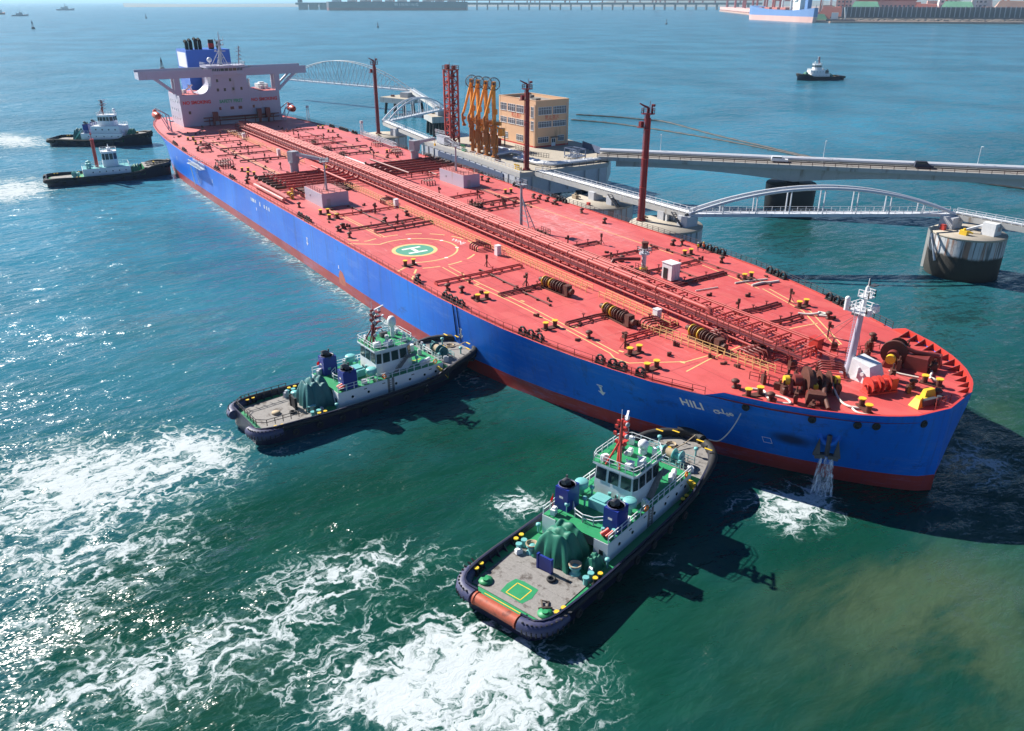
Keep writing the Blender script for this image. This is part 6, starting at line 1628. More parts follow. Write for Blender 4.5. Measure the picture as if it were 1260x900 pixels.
def build_loading_arms():
    U = Vector((-.52,-.855,0)); V = Vector((.855,-.52,0))
    def pt(u, z, v=0): return U*u+V*v+Vector((0,0,z))
    t = thing('loading_arm', (149.6,43.2,PZ), None, 'loading arm', 'orange loading arms on the jetty')
    m = MB(); m.tube(pt(0,0),pt(0,9.6),.55,12,0); m.tube(pt(0,0),pt(0,.4),1.0,12); m.box(pt(0,5.4),(1.3,1.3,2.6),.5); m.tube(pt(-.9,1.2),pt(-.9,6.5),.32,10); m.tube(pt(.8,3.2),pt(.7,8.4),.25,8)
    for z in (2.2,4.2,7.8,9.2): m.tube(pt(0,z),pt(0,z+.3),.8,12)
    m.build('riser','arm_dark',t)
    m = MB(); m.bar(pt(-.1,8.6),pt(.1,20.6),.95,.75); m.bar(pt(-.55,8.6),pt(.1,15),.3); m.bar(pt(.5,8.6),pt(.1,15),.3); m.box(pt(0,20.9),(1.0,1.0,1.5),.5); m.box(pt(-.3,13.2),(1.3,.9,1.5),.5); m.build('inboard_arm','arm_orange',t)
    m = MB(); m.bar(pt(.2,20.6,.5),pt(2.6,12.0,.5),.55,.55); m.tube(pt(.3,20.4,.85),pt(2.65,12.0,.85),.22,8); m.build('outboard_arm','arm_orange',t)
    m = MB(); m.path([pt(2.6,12.2,.6),pt(3.0,11.4,.6),pt(2.9,9.8,.6),pt(2.5,8.6,.6)],.36,8); m.tube(pt(2.5,8.7,.6),pt(2.5,8.1,.6),.62,10); m.box(pt(2.6,10.4,.6),(.9,.9,.9),.3); m.build('triple_swivel','arm_dark',t)
    m = MB(); m.box(pt(-2.2,7.4),(1.5,1.9,2.2),.55); m.bar(pt(-.1,9.2),pt(-2.4,7.9),.5,.6); m.box(pt(-1.3,9.8),(1.6,1.2,1.0),.55); m.build('counterweight','arm_orange',t)
    m = MB(); c = pt(0,21.0,.2); 
    ring = [c+U*1.75*math.cos(a)+Vector((0,0,1.75*math.sin(a))) for a in [2*math.pi*i/26 for i in range(26)]]
    m.path(ring,.14,6,0,False,True); m.path([q+V*.35 for q in ring],.07,5,0,False,True)
    for k in range(8): a = math.pi*k/8; d = U*1.75*math.cos(a)+Vector((0,0,1.75*math.sin(a))); m.bar(c-d,c+d,.09)
    m.tube(c-V*.3,c+V*.5,.35,10); m.build('sheave_wheel','dark_grey',t)
    m = MB(); m.tube(pt(-1.75,21,.3),pt(-2.3,8,.3),.04,4); m.tube(pt(1.75,21,.3),pt(2.5,12.2,.4),.035,4); m.build('cable','black',t)
    m = MB(); m.rail([pt(-1.6,9.6,-1.2),pt(1.6,9.6,-1.2),pt(1.6,9.6,1.2),pt(-1.6,9.6,1.2)],1.0,1.2,.05); m.bar(pt(-1.6,9.55),pt(1.6,9.55),2.2,.1); m.build('service_platform','arm_dark',t)
    labels = ['orange loading arm next to the red lattice tower, farthest of the four arms','second orange loading arm from the red lattice tower','third orange loading arm from the red lattice tower','nearest orange loading arm, standing closest to the cream building']
    t['label'] = labels[0]
    for lb, p in zip(labels[1:], ((153.6,43.0,PZ),(157.5,43.3,PZ),(161.2,43.7,PZ))): c = dup(t, None, p); c['label'] = lb
build_loading_arms()

def build_jetty_pipes():
    def line(name, pts, r, mt, label, cat='pipeline', flange=True):
        o = Vector(pts[0]); m = MB(); P = [Vector(p)-o for p in pts]; m.path(P, r, 12)
        t = m.build(name, mt, None, o); tag(t, label, cat)
        f = MB()
        for a, b in zip(P[:-1], P[1:]):
            n = int((b-a).length/3.5)
            for i in range(1, n+1): c = a.lerp(b, i/(n+1)); d = (b-a).normalized()*.1; f.tube(c-d, c+d, r*1.3, 12)
        if f.v: f.build('flange', mt, t)
        return t
    for i, (x, r) in enumerate(((150.6,.62),(154.6,.7),(158.4,.7),(162.2,.62))):
        lb = ('fat silver elbow pipe behind the first loading arm','fat silver elbow pipe behind the second loading arm','fat silver elbow pipe behind the third loading arm','fat silver elbow pipe behind the fourth loading arm')[i]
        line('elbow_pipe', [(x-.6,44.4,PZ+.9),(x,46.5,PZ+1.1),(x+1,48.4,PZ+1.5),(x+3,49.4,PZ+1.4),(x+6.5,49.8,PZ+1.0)], r, 'silver', lb)
    for i, (y, r, lb) in enumerate(((46.2,.42,'white pipe along the platform nearest the ship'),(47.6,.38,'white pipe second from the ship on the platform'),(48.9,.45,'white pipe third from the ship on the platform'))):
        line('white_pipe', [(168,y,PZ+.7),(179,y+.4,PZ+.7),(183.4-i*.9,y+2.4,PZ+.7),(184.2-i*.9,58,PZ+.7),(184.5-i*.9,66-i,PZ+.75)], r, 'white', lb)
    t = thing('valve_station', (176.5,62.5,PZ), 'blue framed valve station on the right end of the jetty platform', 'valve station')
    m = MB()
    for x in (-3,0,3):
        for y in (-1.6,1.6): m.bar((x,y,0),(x,y,3.0),.22)
    for y in (-1.6,1.6): m.bar((-3.1,y,3.0),(3.1,y,3.0),.25)
    for x in (-3,0,3): m.bar((x,-1.6,3),(x,1.6,3),.22)
    m.build('frame','recess_blue',t)
    m = MB()
    for x in (-1.8,-.2,1.4): m.tube((x,-2.6,.8),(x,2.8,.8),.3,10); m.tube((x,0,.8),(x,0,1.9),.18,8); m.lathe([(.5,0),(.55,.06),(.5,.12)],(x,0,1.9),10); m.tube((x,-.5,.8),(x,.5,.8),.5,10)
    m.build('valve','silver',t)
    t = thing('blue_barrier', (170,74,PZ), 'long blue panel barrier behind the valve station on the jetty', 'barrier')
    m = MB(); m.bar((-7,2.2,1.3),(6,-1.0,1.3),.18,1.9)
    for k in range(6): u = k/5; m.bar((-7+13*u,2.2-3.2*u,0),(-7+13*u,2.2-3.2*u,2.3),.2)
    m.build('panel','recess_blue',t)
    t = thing('yard_fence', (157,57.2,PZ), 'low dark bar fence in front of the cream control building', 'fence')
    m = MB(); m.rail([(-5,.4,0),(0,0,0),(8,-2.6,0),(14.4,-.6,0)],1.3,1.0,.05,0,(1,.5,.12)); m.build('bars','dark_grey',t)
    t = thing('pump_shelter', (141,55.5,PZ), 'small dark open shelter with a pinkish roof behind the loading arms', 'shelter')
    m = MB(); m.bx(-4,4,-3,3,3.3,3.55,1)
    for x in (-3.8,3.8):
        for y in (-2.8,2.8): m.bar((x,y,0),(x,y,3.3),.3)
    m.bx(-3,3,-2,2,.1,2.3,2); m.build('frame',['dark_grey','far_pink','tower_red'],t)
    for i,(x,y,h,lb) in enumerate(((146.6,41.6,1.9,'green and orange hydrant cluster at the platform edge by the first loading arm'),(166.8,41,1.7,'rusty hydrant cluster at the platform edge by the last loading arm'),(181,38.6,1.3,'yellow mooring hook unit at the platform corner'))):
        t = thing('hydrant' if i<2 else 'mooring_hook', (x,y,PZ), lb, 'hydrant' if i<2 else 'mooring hook')
        m = MB()
        for k in range(3): m.tube((-.9+k*.9,0,0),(-.9+k*.9,0,h),.16,8); m.tube((-.9+k*.9,0,h),(-.9+k*.9,-.4,h),.22,8)
        m.box((0,.3,.4),(2.4,.8,.7)); m.build('body',('green_deck','rust_brown','yellow')[i],t)
build_jetty_pipes()

def round_dolphin(c, r, ztop, label, extra=None):
    t = thing('mooring_dolphin', (c[0],c[1],0), label, 'dolphin', 'round concrete dolphins')
    m = MB(); m.lathe([(r-.15,-3),(r-.05,3),(r,ztop-.5),(r,ztop)], (0,0,0), 40, 0)
    m.build('caisson','dolphin_side',t)
    k = MB(); k.lathe([(.001,ztop+.02),(r-.02,ztop+.02),(r+.03,ztop-.06),(r+.03,ztop-.4)][::-1], (0,0,0), 40, 0); k.build('top_slab','concrete_top',t)
    e = MB(); e.ring((0,0),r-.35,r-.05,ztop+.025,40,0); 
    e.build('edge_stripe','yellow',t) if extra else None
    return t
def dolphin_gear(t, z, items):
    for nm, mt, fn in items:
        m = MB(); fn(m); m.build(nm, mt, t)
def hooks(z, p): 
    def f(m):
        m.box((p[0],p[1],z+.5),(1.6,1.0,1.0)); m.tube((p[0]+.9,p[1],z+.9),(p[0]+1.7,p[1]+.4,z+.6),.2,6); m.tube((p[0],p[1],z+1),(p[0],p[1],z+1.4),.3,8)
    return f
def pede(x0,x1,y0,y1,z0,z1): return lambda m: m.bx(x0,x1,y0,y1,z0,z1)
d2 = round_dolphin((214.6,40.6), 8.6, 9.2, 'round breasting dolphin beside the jetty platform, behind the tanker rail')
dolphin_gear(d2, 9.2, [('pedestal','light_grey',pede(-3.4,-1.2,-.8,2.2,9.2,11.2)),('pedestal','light_grey',pede(3.4,5.4,-.6,2.0,9.2,11.2)),('quick_release_hook','rope_tan',hooks(9.2,(-5.6,-3.2))),('red_box','bright_red',lambda m: m.box((2,-5,9.55),(.8,.7,.7)))])
d3 = round_dolphin((240.6,38.6), 8.2, 9.2, 'round dolphin under the right-hand red tower, where the arched footbridge starts')
dolphin_gear(d3, 9.2, [('pedestal','light_grey',pede(-4.6,-2.6,1.6,4.2,9.2,11.2)),('pedestal','light_grey',pede(2.2,5.2,1.2,4.6,9.2,11.5)),('quick_release_hook','rope_tan',hooks(9.2,(-6.4,-1.5)))])
dR = round_dolphin((282.5,88.6), 7.45, 9.2, 'rust-streaked round dolphin standing free in the water at the right edge')
dolphin_gear(dR, 9.2, [('pedestal','light_grey',pede(-6.2,-3.2,-1.6,2.6,9.2,11.7)),('pedestal','white',pede(2.4,5.2,.0,3.0,9.2,11.9)),('quick_release_hook','yellow',hooks(9.2,(.6,-3.4))),('red_box','bright_red',lambda m: m.box((-4.2,-3.2,9.8),(1.0,.9,1.2))),
    ('brace','pale_steel',lambda m: m.bar((-1.0,-2.4,9.4),(3.4,2.0,11.6),.45)),('fender_strip','concrete',lambda m: m.bx(-7.75,-7.1,-2.6,.4,-1,9.0)),('white_strut','white',lambda m: m.bar((-5.2,-5.55,8.6),(-2.4,-7.2,3.4),.35,.3))])
text_mb('10', 1.5, lambda u,v: (5.24, 1.5+u*.8, 10.6+v), spacing=1.1).build('number_sign','sign_red',dR)
d1 = round_dolphin((84.0,44.0), 8.6, 9.2, 'round dolphin under the far red tower, left of the jetty')
dolphin_gear(d1, 9.2, [('pedestal','light_grey',pede(2.2,6.4,1.6,5.6,9.2,11.6)),('quick_release_hook','rope_tan',hooks(9.2,(5,-4.6)))])

def walkway(a, b, label, w=2.2, legs=(), mt='pale_steel'):
    a = Vector(a); b = Vector(b); o = a.copy(); d = (b-a); L = d.length; d.normalize(); n = Vector((-d.y,d.x,0)).normalized()
    t = thing('walkway', o, label, 'walkway')
    m = MB()
    for s in (-1,1): m.bar(n*s*w/2-Vector((0,0,.55)), n*s*w/2+d*L-Vector((0,0,.55)), .3, 1.1)
    m.bar(Vector((0,0,-.05)), d*L-Vector((0,0,.05)), w, .1); m.build('girder','concrete',t)
    for s in (-1,1): r = MB(); r.rail([n*s*(w/2-.1), n*s*(w/2-.1)+d*L],1.1,2.0,.05,0,(1,.5)); r.build('handrail',mt,t)
    p = MB()
    for q in (-.55,-.2,.2,.55): p.tube(n*q+Vector((0,0,.25)), n*q+d*L+Vector((0,0,.25)), .13, 6)
    p.build('service_pipe','white',t)
    for q, z in legs:
        g = MB(); c = d*L*q
        for s in (-1,1): g.bar(c+n*s*w/2*.8-Vector((0,0,1.1)), c+n*s*w/2*.8-Vector((0,0,a.z-z)), .6, .5)
        build_each(g,'trestle_leg','white',t)
    return t
w1 = walkway((186.6,42.0,12),(244.5,41.6,12),'straight grey walkway with white pipes between the jetty platform and the right-hand red tower', 2.4, ((.42,9.2),(.56,9.2),(.9,9.2),(.97,9.2)))
for x in (219.5,241.5):
    s = MB()
    for i in range(8): s.box((x-186.6+i*.42,-2.0,-.2-.34*i),(.4,1.0,.07))
    s.bar((x-187,-2.5,-.1),(x-183.4,-2.5,-2.8),.12,.3); s.bar((x-187,-1.5,-.1),(x-183.4,-1.5,-2.8),.12,.3); s.build('stair','dark_grey',w1)
w2 = walkway((72.0,50.6,12),(122.2,43.2,12),'long narrow walkway between the far red tower and the jetty platform', 2.0, ((.28,9.2),))
g = MB(); g.bar((30,-4.4,-1),(27,-4.2,-9.5),.7); g.bar((30,-4.4,-1),(34,-4.8,-9.5),.7); g.bar((42,-6,-1),(42,-6,-12),.9); build_each(g,'trestle_leg','white',w2)
walkway((277.5,90.6,12),(338,95.5,12),'walkway leaving the free-standing dolphin towards the right edge of the photo', 2.0)

def arch_bridge(a, b, rise, label, n=7, w=2.4, truss=False, dirn='footbridge'):
    a = Vector(a); b = Vector(b); d = b-a; L = d.length; d.normalize(); nn = Vector((-d.y,d.x,0)).normalized()
    t = thing('arch_footbridge', a, label, dirn)
    dk = MB(); dk.bar((0,0,-.2), d*L-Vector((0,0,.2)), w, .4)
    for s in (-1,1): dk.bar(nn*s*w/2-Vector((0,0,.3)), nn*s*w/2+d*L-Vector((0,0,.3)), .3, .7)
    dk.build('deck','pale_steel',t)
    for s in (-1,1):
        m = MB(); N = 24
        f = lambda u: nn*s*(w/2+.15)+d*L*u+Vector((0,0,rise*4*u*(1-u)))
        m.path([f(i/N) for i in range(N+1)], .34 if not truss else .2, 8, 0); m.build('arch_rib','pale_steel' if not truss else 'grey',t)
        h = MB()
        for i in range(1,n+1):
            u = i/(n+1); h.bar(nn*s*(w/2+.15)+d*L*u, f(u), .22 if not truss else .14)
            if truss:
                u2 = (i+1)/(n+1) if u < .5 else (i-1)/(n+1); h.bar(nn*s*(w/2+.15)+d*L*u2, f(u), .14)
        build_each(h,'hanger','pale_steel',t) if not truss else h.build('web_bracing','grey',t)
        r = MB(); r.rail([nn*s*(w/2-.05), nn*s*(w/2-.05)+d*L],1.1,1.9,.045,0,(1,.5)); r.build('handrail','light_grey',t)
    if truss:
        q = MB()
        for i in range(2,N-1,2): u = i/N; z = rise*4*u*(1-u); q.bar(nn*w/2+d*L*u+Vector((0,0,z)), -nn*w/2+d*L*u+Vector((0,0,z)), .16)
        q.build('cross_brace','grey',t)
    return t
arch_bridge((244.0,41.8,12),(277.0,90.4,12.1),5.6,'arched footbridge to the free-standing dolphin, in front of the road bridge', 7)
arch_bridge((69.0,52.0,12),(45.5,91.6,12),6.4,'shorter arched footbridge behind the far red tower', 7)
arch_bridge((-141,86.6,11.5),(-40,118.8,11.5),12.5,'long latticed arch footbridge beyond the tanker bridge wing', 15, 3.0, True)
walkway((-38,119,11.5),(39,92,12),'elevated walkway behind the lattice tower joining two pile platforms', 2.0)

def pile_platform(c, sx, sy, rz, label, z=8.6):
    t = thing('pile_platform', (c[0],c[1],0), label, 'dolphin', 'platforms standing on black piles', rz)
    m = MB(); m.bx(-sx/2,sx/2,-sy/2,sy/2,z-2.6,z,0); m.bx(-sx/2+.1,sx/2-.1,-sy/2+.1,sy/2-.1,z,z+.03,1); m.build('cap_slab',['dolphin_side' if False else 'concrete','concrete_top'],t)
    for i in range(3):
        for j in range(3):
            q = MB(); x, y = (i-1)*sx*.36, (j-1)*sy*.36; q.tube((x*1.15,y*1.15,-3),(x,y,z-2.6),.75,12); q.build('pile','black',t)
    b = MB(); b.bx(sx*.05,sx*.35,-sy*.2,sy*.25,z,z+2.6); b.build('pedestal','grey',t)
    h = MB(); h.box((-sx*.25,-sy*.2,z+.5),(1.8,1.2,1.0)); h.build('quick_release_hook','rust_brown',t)
pile_platform((-36,113),19,17,R(17),'white capped platform on black piles below the long latticed footbridge')
pile_platform((39,93),16,11,R(-15),'white capped platform on black piles behind the red lattice tower')

def build_road_bridge():
    A = Vector((184.6,72.4,13)); D = Vector((.746,.666,0)).normalized(); N_ = Vector((-D.y,D.x,0)); Wd = 10.4; L = 330
    t = thing('road_bridge', (A.x,A.y,0), 'long grey concrete road bridge running from the jetty to the right edge', 'bridge')
    up_ = Vector((0,0,1)); z = 13
    m = MB(); m.bar(up_*(z-.3)-D*6, up_*(z-.3)+D*L, Wd, .6); m.build('deck','concrete',t)
    # haunched girder, deeper over the piers
    g = MB(); n = 66
    for s in (-1,1):
        vs = []
        for i in range(n+1):
            x = L*i/n; ph = ((x-50)/75.0); dist = abs(ph-round(ph))*2
            dep = 1.5+2.2*(1-dist)**2
            c = D*x+N_*s*Wd*.36; vs += [c+N_*.35+up_*(z-.6), c+N_*.35+up_*(z-.6-dep), c-N_*.35+up_*(z-.6-dep), c-N_*.35+up_*(z-.6)]
        fs = []
        for i in range(n):
            for k in range(3): fs.append((4*i+k,4*i+4+k,4*i+5+k,4*i+1+k))
        g.add(vs, fs)
    g.build('girder','concrete',t)
    r = MB(); r.bar(up_*(z+.01)-D*6, up_*(z+.01)+D*L, 7.0, .03); r.build('road_surface','roof_grey',t)
    for s, mt in ((-1,'concrete'),(1,'concrete')):
        p = MB(); c = N_*s*(Wd/2-.2); p.bar(c+up_*(z+.25)-D*5.5, c+up_*(z+.25)+D*L, .3, .5); p.build('parapet',mt,t)
        q = MB(); q.rail([c+up_*(z+.5)-D*5.5, c+up_*(z+.5)+D*L],.75,3.0,.06,0,(1,.5)); q.build('handrail','rust_brown' if s < 0 else 'light_grey',t)
    for k, (o, rr) in enumerate(((3.9,.55),(2.9,.4))):
        p = MB(); p.tube(N_*o+up_*(z+.9)-D*6, N_*o+up_*(z+.9)+D*L, rr, 10); p.build('pipeline','pale_steel',t)
    for x in (50,125,200,275):
        b = MB(); c = D*x; b.lathe([(6.6,-3),(6.8,2),(7.0,7.4),(6.8,7.7),(.001,7.72)], c, 28); b.bar(c+up_*7.5-N_*3.2, c+up_*7.5+N_*3.2, 2.6, .6); b.box(c+up_*8.2,(3.4,6.6,1.9),math.atan2(D.y,D.x)); b.build('pier','black' if x == 50 else 'dark_grey',t)
    def lamp(x, h, lb):
        p = A+D*x+N_*4.3; l = thing('lamp_post',(p.x,p.y,13),lb,'lamp post','lamp posts on the road bridge')
        m = MB(); m.tube((0,0,0),(0,0,h),.1,8,0,.06); m.build('pole','pale_steel',l)
        m = MB(); m.bar((0,0,h),tuple(-N_*1.3+up_*(h+.15)),.09); m.box(tuple(-N_*1.5+up_*(h+.15)),(.7,.3,.14),math.atan2(N_.y,N_.x)); m.build('lamp_head','light_grey',l)
    lamp(58,6.0,'slim pale lamp post on the road bridge above the dark pier'); lamp(98,6.0,'slim pale lamp post on the road bridge nearest the right edge'); lamp(12,6.0,'slim pale lamp post on the road bridge beside the jetty')
    def car(x, off, mt, ln, hh, lb, cat, nm):
        p = A+D*x+N_*off; c = thing(nm,(p.x,p.y,13.03),lb,cat,None,math.atan2(D.y,D.x))
        w = .9; m = MB(); vs = [(-ln/2,-w,.35),(ln/2,-w,.35),(ln/2,w,.35),(-ln/2,w,.35),(-ln/2,-w,.95),(ln/2,-w,.85),(ln/2,w,.85),(-ln/2,w,.95),(-ln*.46,-w*.82,hh),(ln*.12,-w*.82,hh),(ln*.12,w*.82,hh),(-ln*.46,w*.82,hh),(ln*.28,-w,.88),(ln*.28,w,.88)]
        m.add(vs,[(0,3,2,1),(0,1,5,12,4),(2,3,7,13,6),(1,2,6,5),(3,0,4,7),(4,12,9,8),(13,7,11,10),(12,5,6,13),(8,9,10,11),(7,4,8,11),(12,13,10,9)]); m.build('body',mt,c)
        g = MB(); g.add([(ln*.13,-w*.78,hh-.06),(ln*.29,-w*.9,.95),(ln*.29,w*.9,.95),(ln*.13,w*.78,hh-.06)],[(0,1,2,3)]); g.bx(-ln*.42,ln*.1,-w*.93,-w*.9,1.0,hh-.12); g.bx(-ln*.42,ln*.1,w*.9,w*.93,1.0,hh-.12); g.build('window','glass_dark',c)
        for sx in (-.3,.3):
            for sy in (-1,1): q = MB(); q.tube((ln*sx,sy*w*.98,.34),(ln*sx,sy*w*.78,.34),.34,12); q.build('wheel','rubber',c)
    car(46,1.4,'white',4.6,1.6,'small white car on the road bridge above its dark round pier','car','parked_car')
    car(84,1.6,'cloth_dark',4.8,1.9,'dark van on the road bridge towards the right edge','van','van')
build_road_bridge()

# floating oil booms
def boom(pts, label):
    o = Vector((pts[0][0],pts[0][1],0)); P = [Vector((x,y,.15))-o for x,y in pts]; out = []
    for i in range(len(P)-1):
        p0,p1,p2,p3 = P[max(0,i-1)],P[i],P[i+1],P[min(len(P)-1,i+2)]
        for k in range(8): t_ = k/8; out.append(.5*((2*p1)+(p2-p0)*t_+(2*p0-5*p1+4*p2-p3)*t_*t_+(3*p1-p0-3*p2+p3)*t_**3))
    m = MB(); m.path(out, [.34+.16*(i%2) for i in range(len(out))], 7)
    tag(m.build('oil_boom','black',None,o), label, 'boom', 'black floating booms')
boom([(20,186),(40,197.4),(53.6,201.9),(67.5,205.4),(110.7,193.7),(143.6,187.3),(171.7,182.2),(190,184.5),(234.1,188.4),(246.9,190.5),(280,196)], 'upper of two black floating booms stretching out behind the control building')
boom([(34.6,171.4),(54.5,179.7),(79.6,183.4),(110,184.6),(138.2,184.0),(159.1,182.0),(172,180)], 'lower of two black floating booms stretching out behind the control building')
# ================================================================== FAR SHORE AND SHIPPING
def buoy(p, h, label, mt='far_dark'):
    t = thing('navigation_buoy', (p[0],p[1],0), label, 'buoy', 'navigation buoys')
    m = MB(); m.lathe([(h*.18,-.5),(h*.2,.0),(h*.2,h*.18),(h*.1,h*.24)], (0,0,0), 14); m.build('float', mt, t)
    m = MB()
    for k in range(4): a = math.pi/2*k; m.bar((h*.12*math.cos(a),h*.12*math.sin(a),h*.2),(h*.03*math.cos(a),h*.03*math.sin(a),h*.85),h*.03)
    m.lathe([(h*.06,h*.6),(h*.07,h*.8),(.001,h*.82)],(0,0,0),8); m.lathe([(h*.05,h*.88),(.001,h)],(0,0,0),8); m.build('cage', mt, t)
buoy((-418,72.8),11,'dark buoy with a lattice top just above the tanker bridge wing')
buoy((-1775.7,103.1),18,'dark slanted buoy in open water at the upper left')
buoy((-1468.5,773.1),12,'small dark buoy in open water above the first red tower')
buoy((-1309.5,1525),14,'small dark buoy in open water left of the far blue and pink ship')
buoy((-2900,560),16,'tiny buoy on the horizon above the funnel')
def small_ship(p, L, rz, label, hull='far_dark', top='grey', kind='patrol_boat'):
    t = thing(kind, (p[0],p[1],0), label, 'ship', None, rz)
    m = MB(); B = L*.07; H = L*.075
    vs = []
    for x, b, zz in ((-L/2,B*.8,H),(-L*.2,B,H*.95),(L*.2,B*.9,H*1.1),(L*.42,B*.4,H*1.35),(L/2,0.01,H*1.5)):
        vs += [(x*.97,-b*.8,-1),(x,-b,zz),(x,b,zz),(x*.97,b*.8,-1)]
    fs = []
    for i in range(4):
        for k in range(3): fs.append((4*i+k,4*i+4+k,4*i+5+k,4*i+1+k))
    fs.append((3,2,1,0)); m.add(vs, fs); m.build('hull',hull,t)
    m = MB(); m.box((-L*.05,0,H*1.5),(L*.38,B*1.3,H*1.1)); m.box((L*.04,0,H*2.4),(L*.16,B*1.1,H*.9)); m.build('superstructure',top,t)
    m = MB(); m.tube((0,0,H*2.8),(-L*.01,0,H*4.8),L*.012,6); m.bar((0,-B*.5,H*3.8),(0,B*.5,H*3.8),L*.01); m.box((-L*.2,0,H*1.7),(L*.08,B*.8,H)); m.build('mast',top,t)
small_ship((-3698,240),66,R(110),'grey warship-like vessel at the far upper left corner','grey','grey')
small_ship((-6063,700),120,R(110),'small grey vessel on the horizon at upper left with white wake','grey','grey')
small_ship((-4235,206),90,R(150),'red and grey vessel cut by the left edge of the photo','far_red','far_white')
# long ore pier with ships
def build_ore_pier():
    A = Vector((-5763,2159,0)); B = Vector((-3900,4935,0)); d = (B-A); L = d.length; d.normalize(); n = Vector((-d.y,d.x,0)); a = math.atan2(d.y,d.x)
    t = thing('ore_pier', A, 'long dark trestle pier lining the horizon', 'pier', None, a)
    m = MB(); m.bx(0,L,-22,22,32,46); m.build('deck','far_dark',t)
    m = MB(); m.bx(L*.28,L,-10,10,58,66); x = L*.28
    while x < L: m.bx(x,x+8,-8,8,46,58); x += 90
    m.build('conveyor','far_red',t)
    for i in range(44):
        x = 20+i*75
        if 120 < x < 380 or 1150 < x : pass
        q = MB(); w = 60 if x < 300 else 9
        q.bx(x,x+w,-20,20,-4,32); q.build('trestle_leg','far_dark',t)
    for x in (30,): 
        q = MB(); q.tube((x,0,46),(x-20,0,110),6,6); q.box((x,0,60),(30,20,26)); q.build('mooring_gear','far_dark',t)
    def at(x, y=0): return A+d*x+n*y
    for x, lb in ((520,'dark ship unloader on the far pier behind the left end of the lettered hull'),(690,'dark ship unloader on the far pier behind the letters of the hull'),(1000,'dark ship unloader on the far pier behind the right part of the hull'),(1180,'dark ship unloader on the far pier at the hull stern'),(1700,'reddish ship unloader on the far pier above the first loading arm'),(1950,'reddish ship unloader on the far pier above the cream building'),(2600,'red ship unloader on the far pier right of the cream building'),(2840,'red ship unloader on the far pier nearest the shore')):
        p = at(x); c = thing('ship_unloader',(p.x,p.y,46),lb,'crane','ship unloaders on the far pier',a)
        m = MB()
        for sx in (-16,16):
            for sy in (-16,16): m.bar((sx,sy,0),(sx*.6,sy*.8,62),6)
        m.box((0,0,64),(44,40,10)); m.build('gantry','far_red',c)
        m = MB(); m.bar((0,46,70),(0,-95,76),6,8); m.bar((0,0,68),(0,0,112),6); m.bar((0,0,110),(0,-80,78),3); m.build('boom','far_red',c)
    # moored bulk carrier with its name in tall letters
    S0, S1 = Vector((-5100,2136,0)), Vector((-4594,2889,0)); dd = S1-S0; LS = dd.length; dd.normalize(); aa = math.atan2(dd.y,dd.x)
    s = thing('bulk_carrier', S0, 'dark bulk carrier with WINNING on its side, moored at the far pier', 'ship', None, aa)
    m = MB(); m.prism([(0,0),(LS*.985,0),(LS,30),(LS,70),(LS*.985,100),(0,100),(-25,50)],-4,16,1); m.prism([(0,0),(LS*.985,0),(LS,30),(LS,70),(LS*.985,100),(0,100),(-25,50)],16.01,52,0); m.build('hull',['far_dark','dark_red'],s)
    m = MB()
    for i in range(9): m.bx(120+i*82,120+i*82+56,24,76,52,62)
    m.build('hatch_cover','far_pink',s)
    m = MB(); m.bx(20,70,18,82,52,98); m.bx(14,24,-4,104,92,100); m.bx(30,58,34,66,98,112); m.build('superstructure','far_white',s)
    text_mb('WINNING', 26, lambda u,v: (LS*.56+u, -.3, 34+v), spacing=1.5).build('hull_lettering','far_white',s)
build_ore_pier()

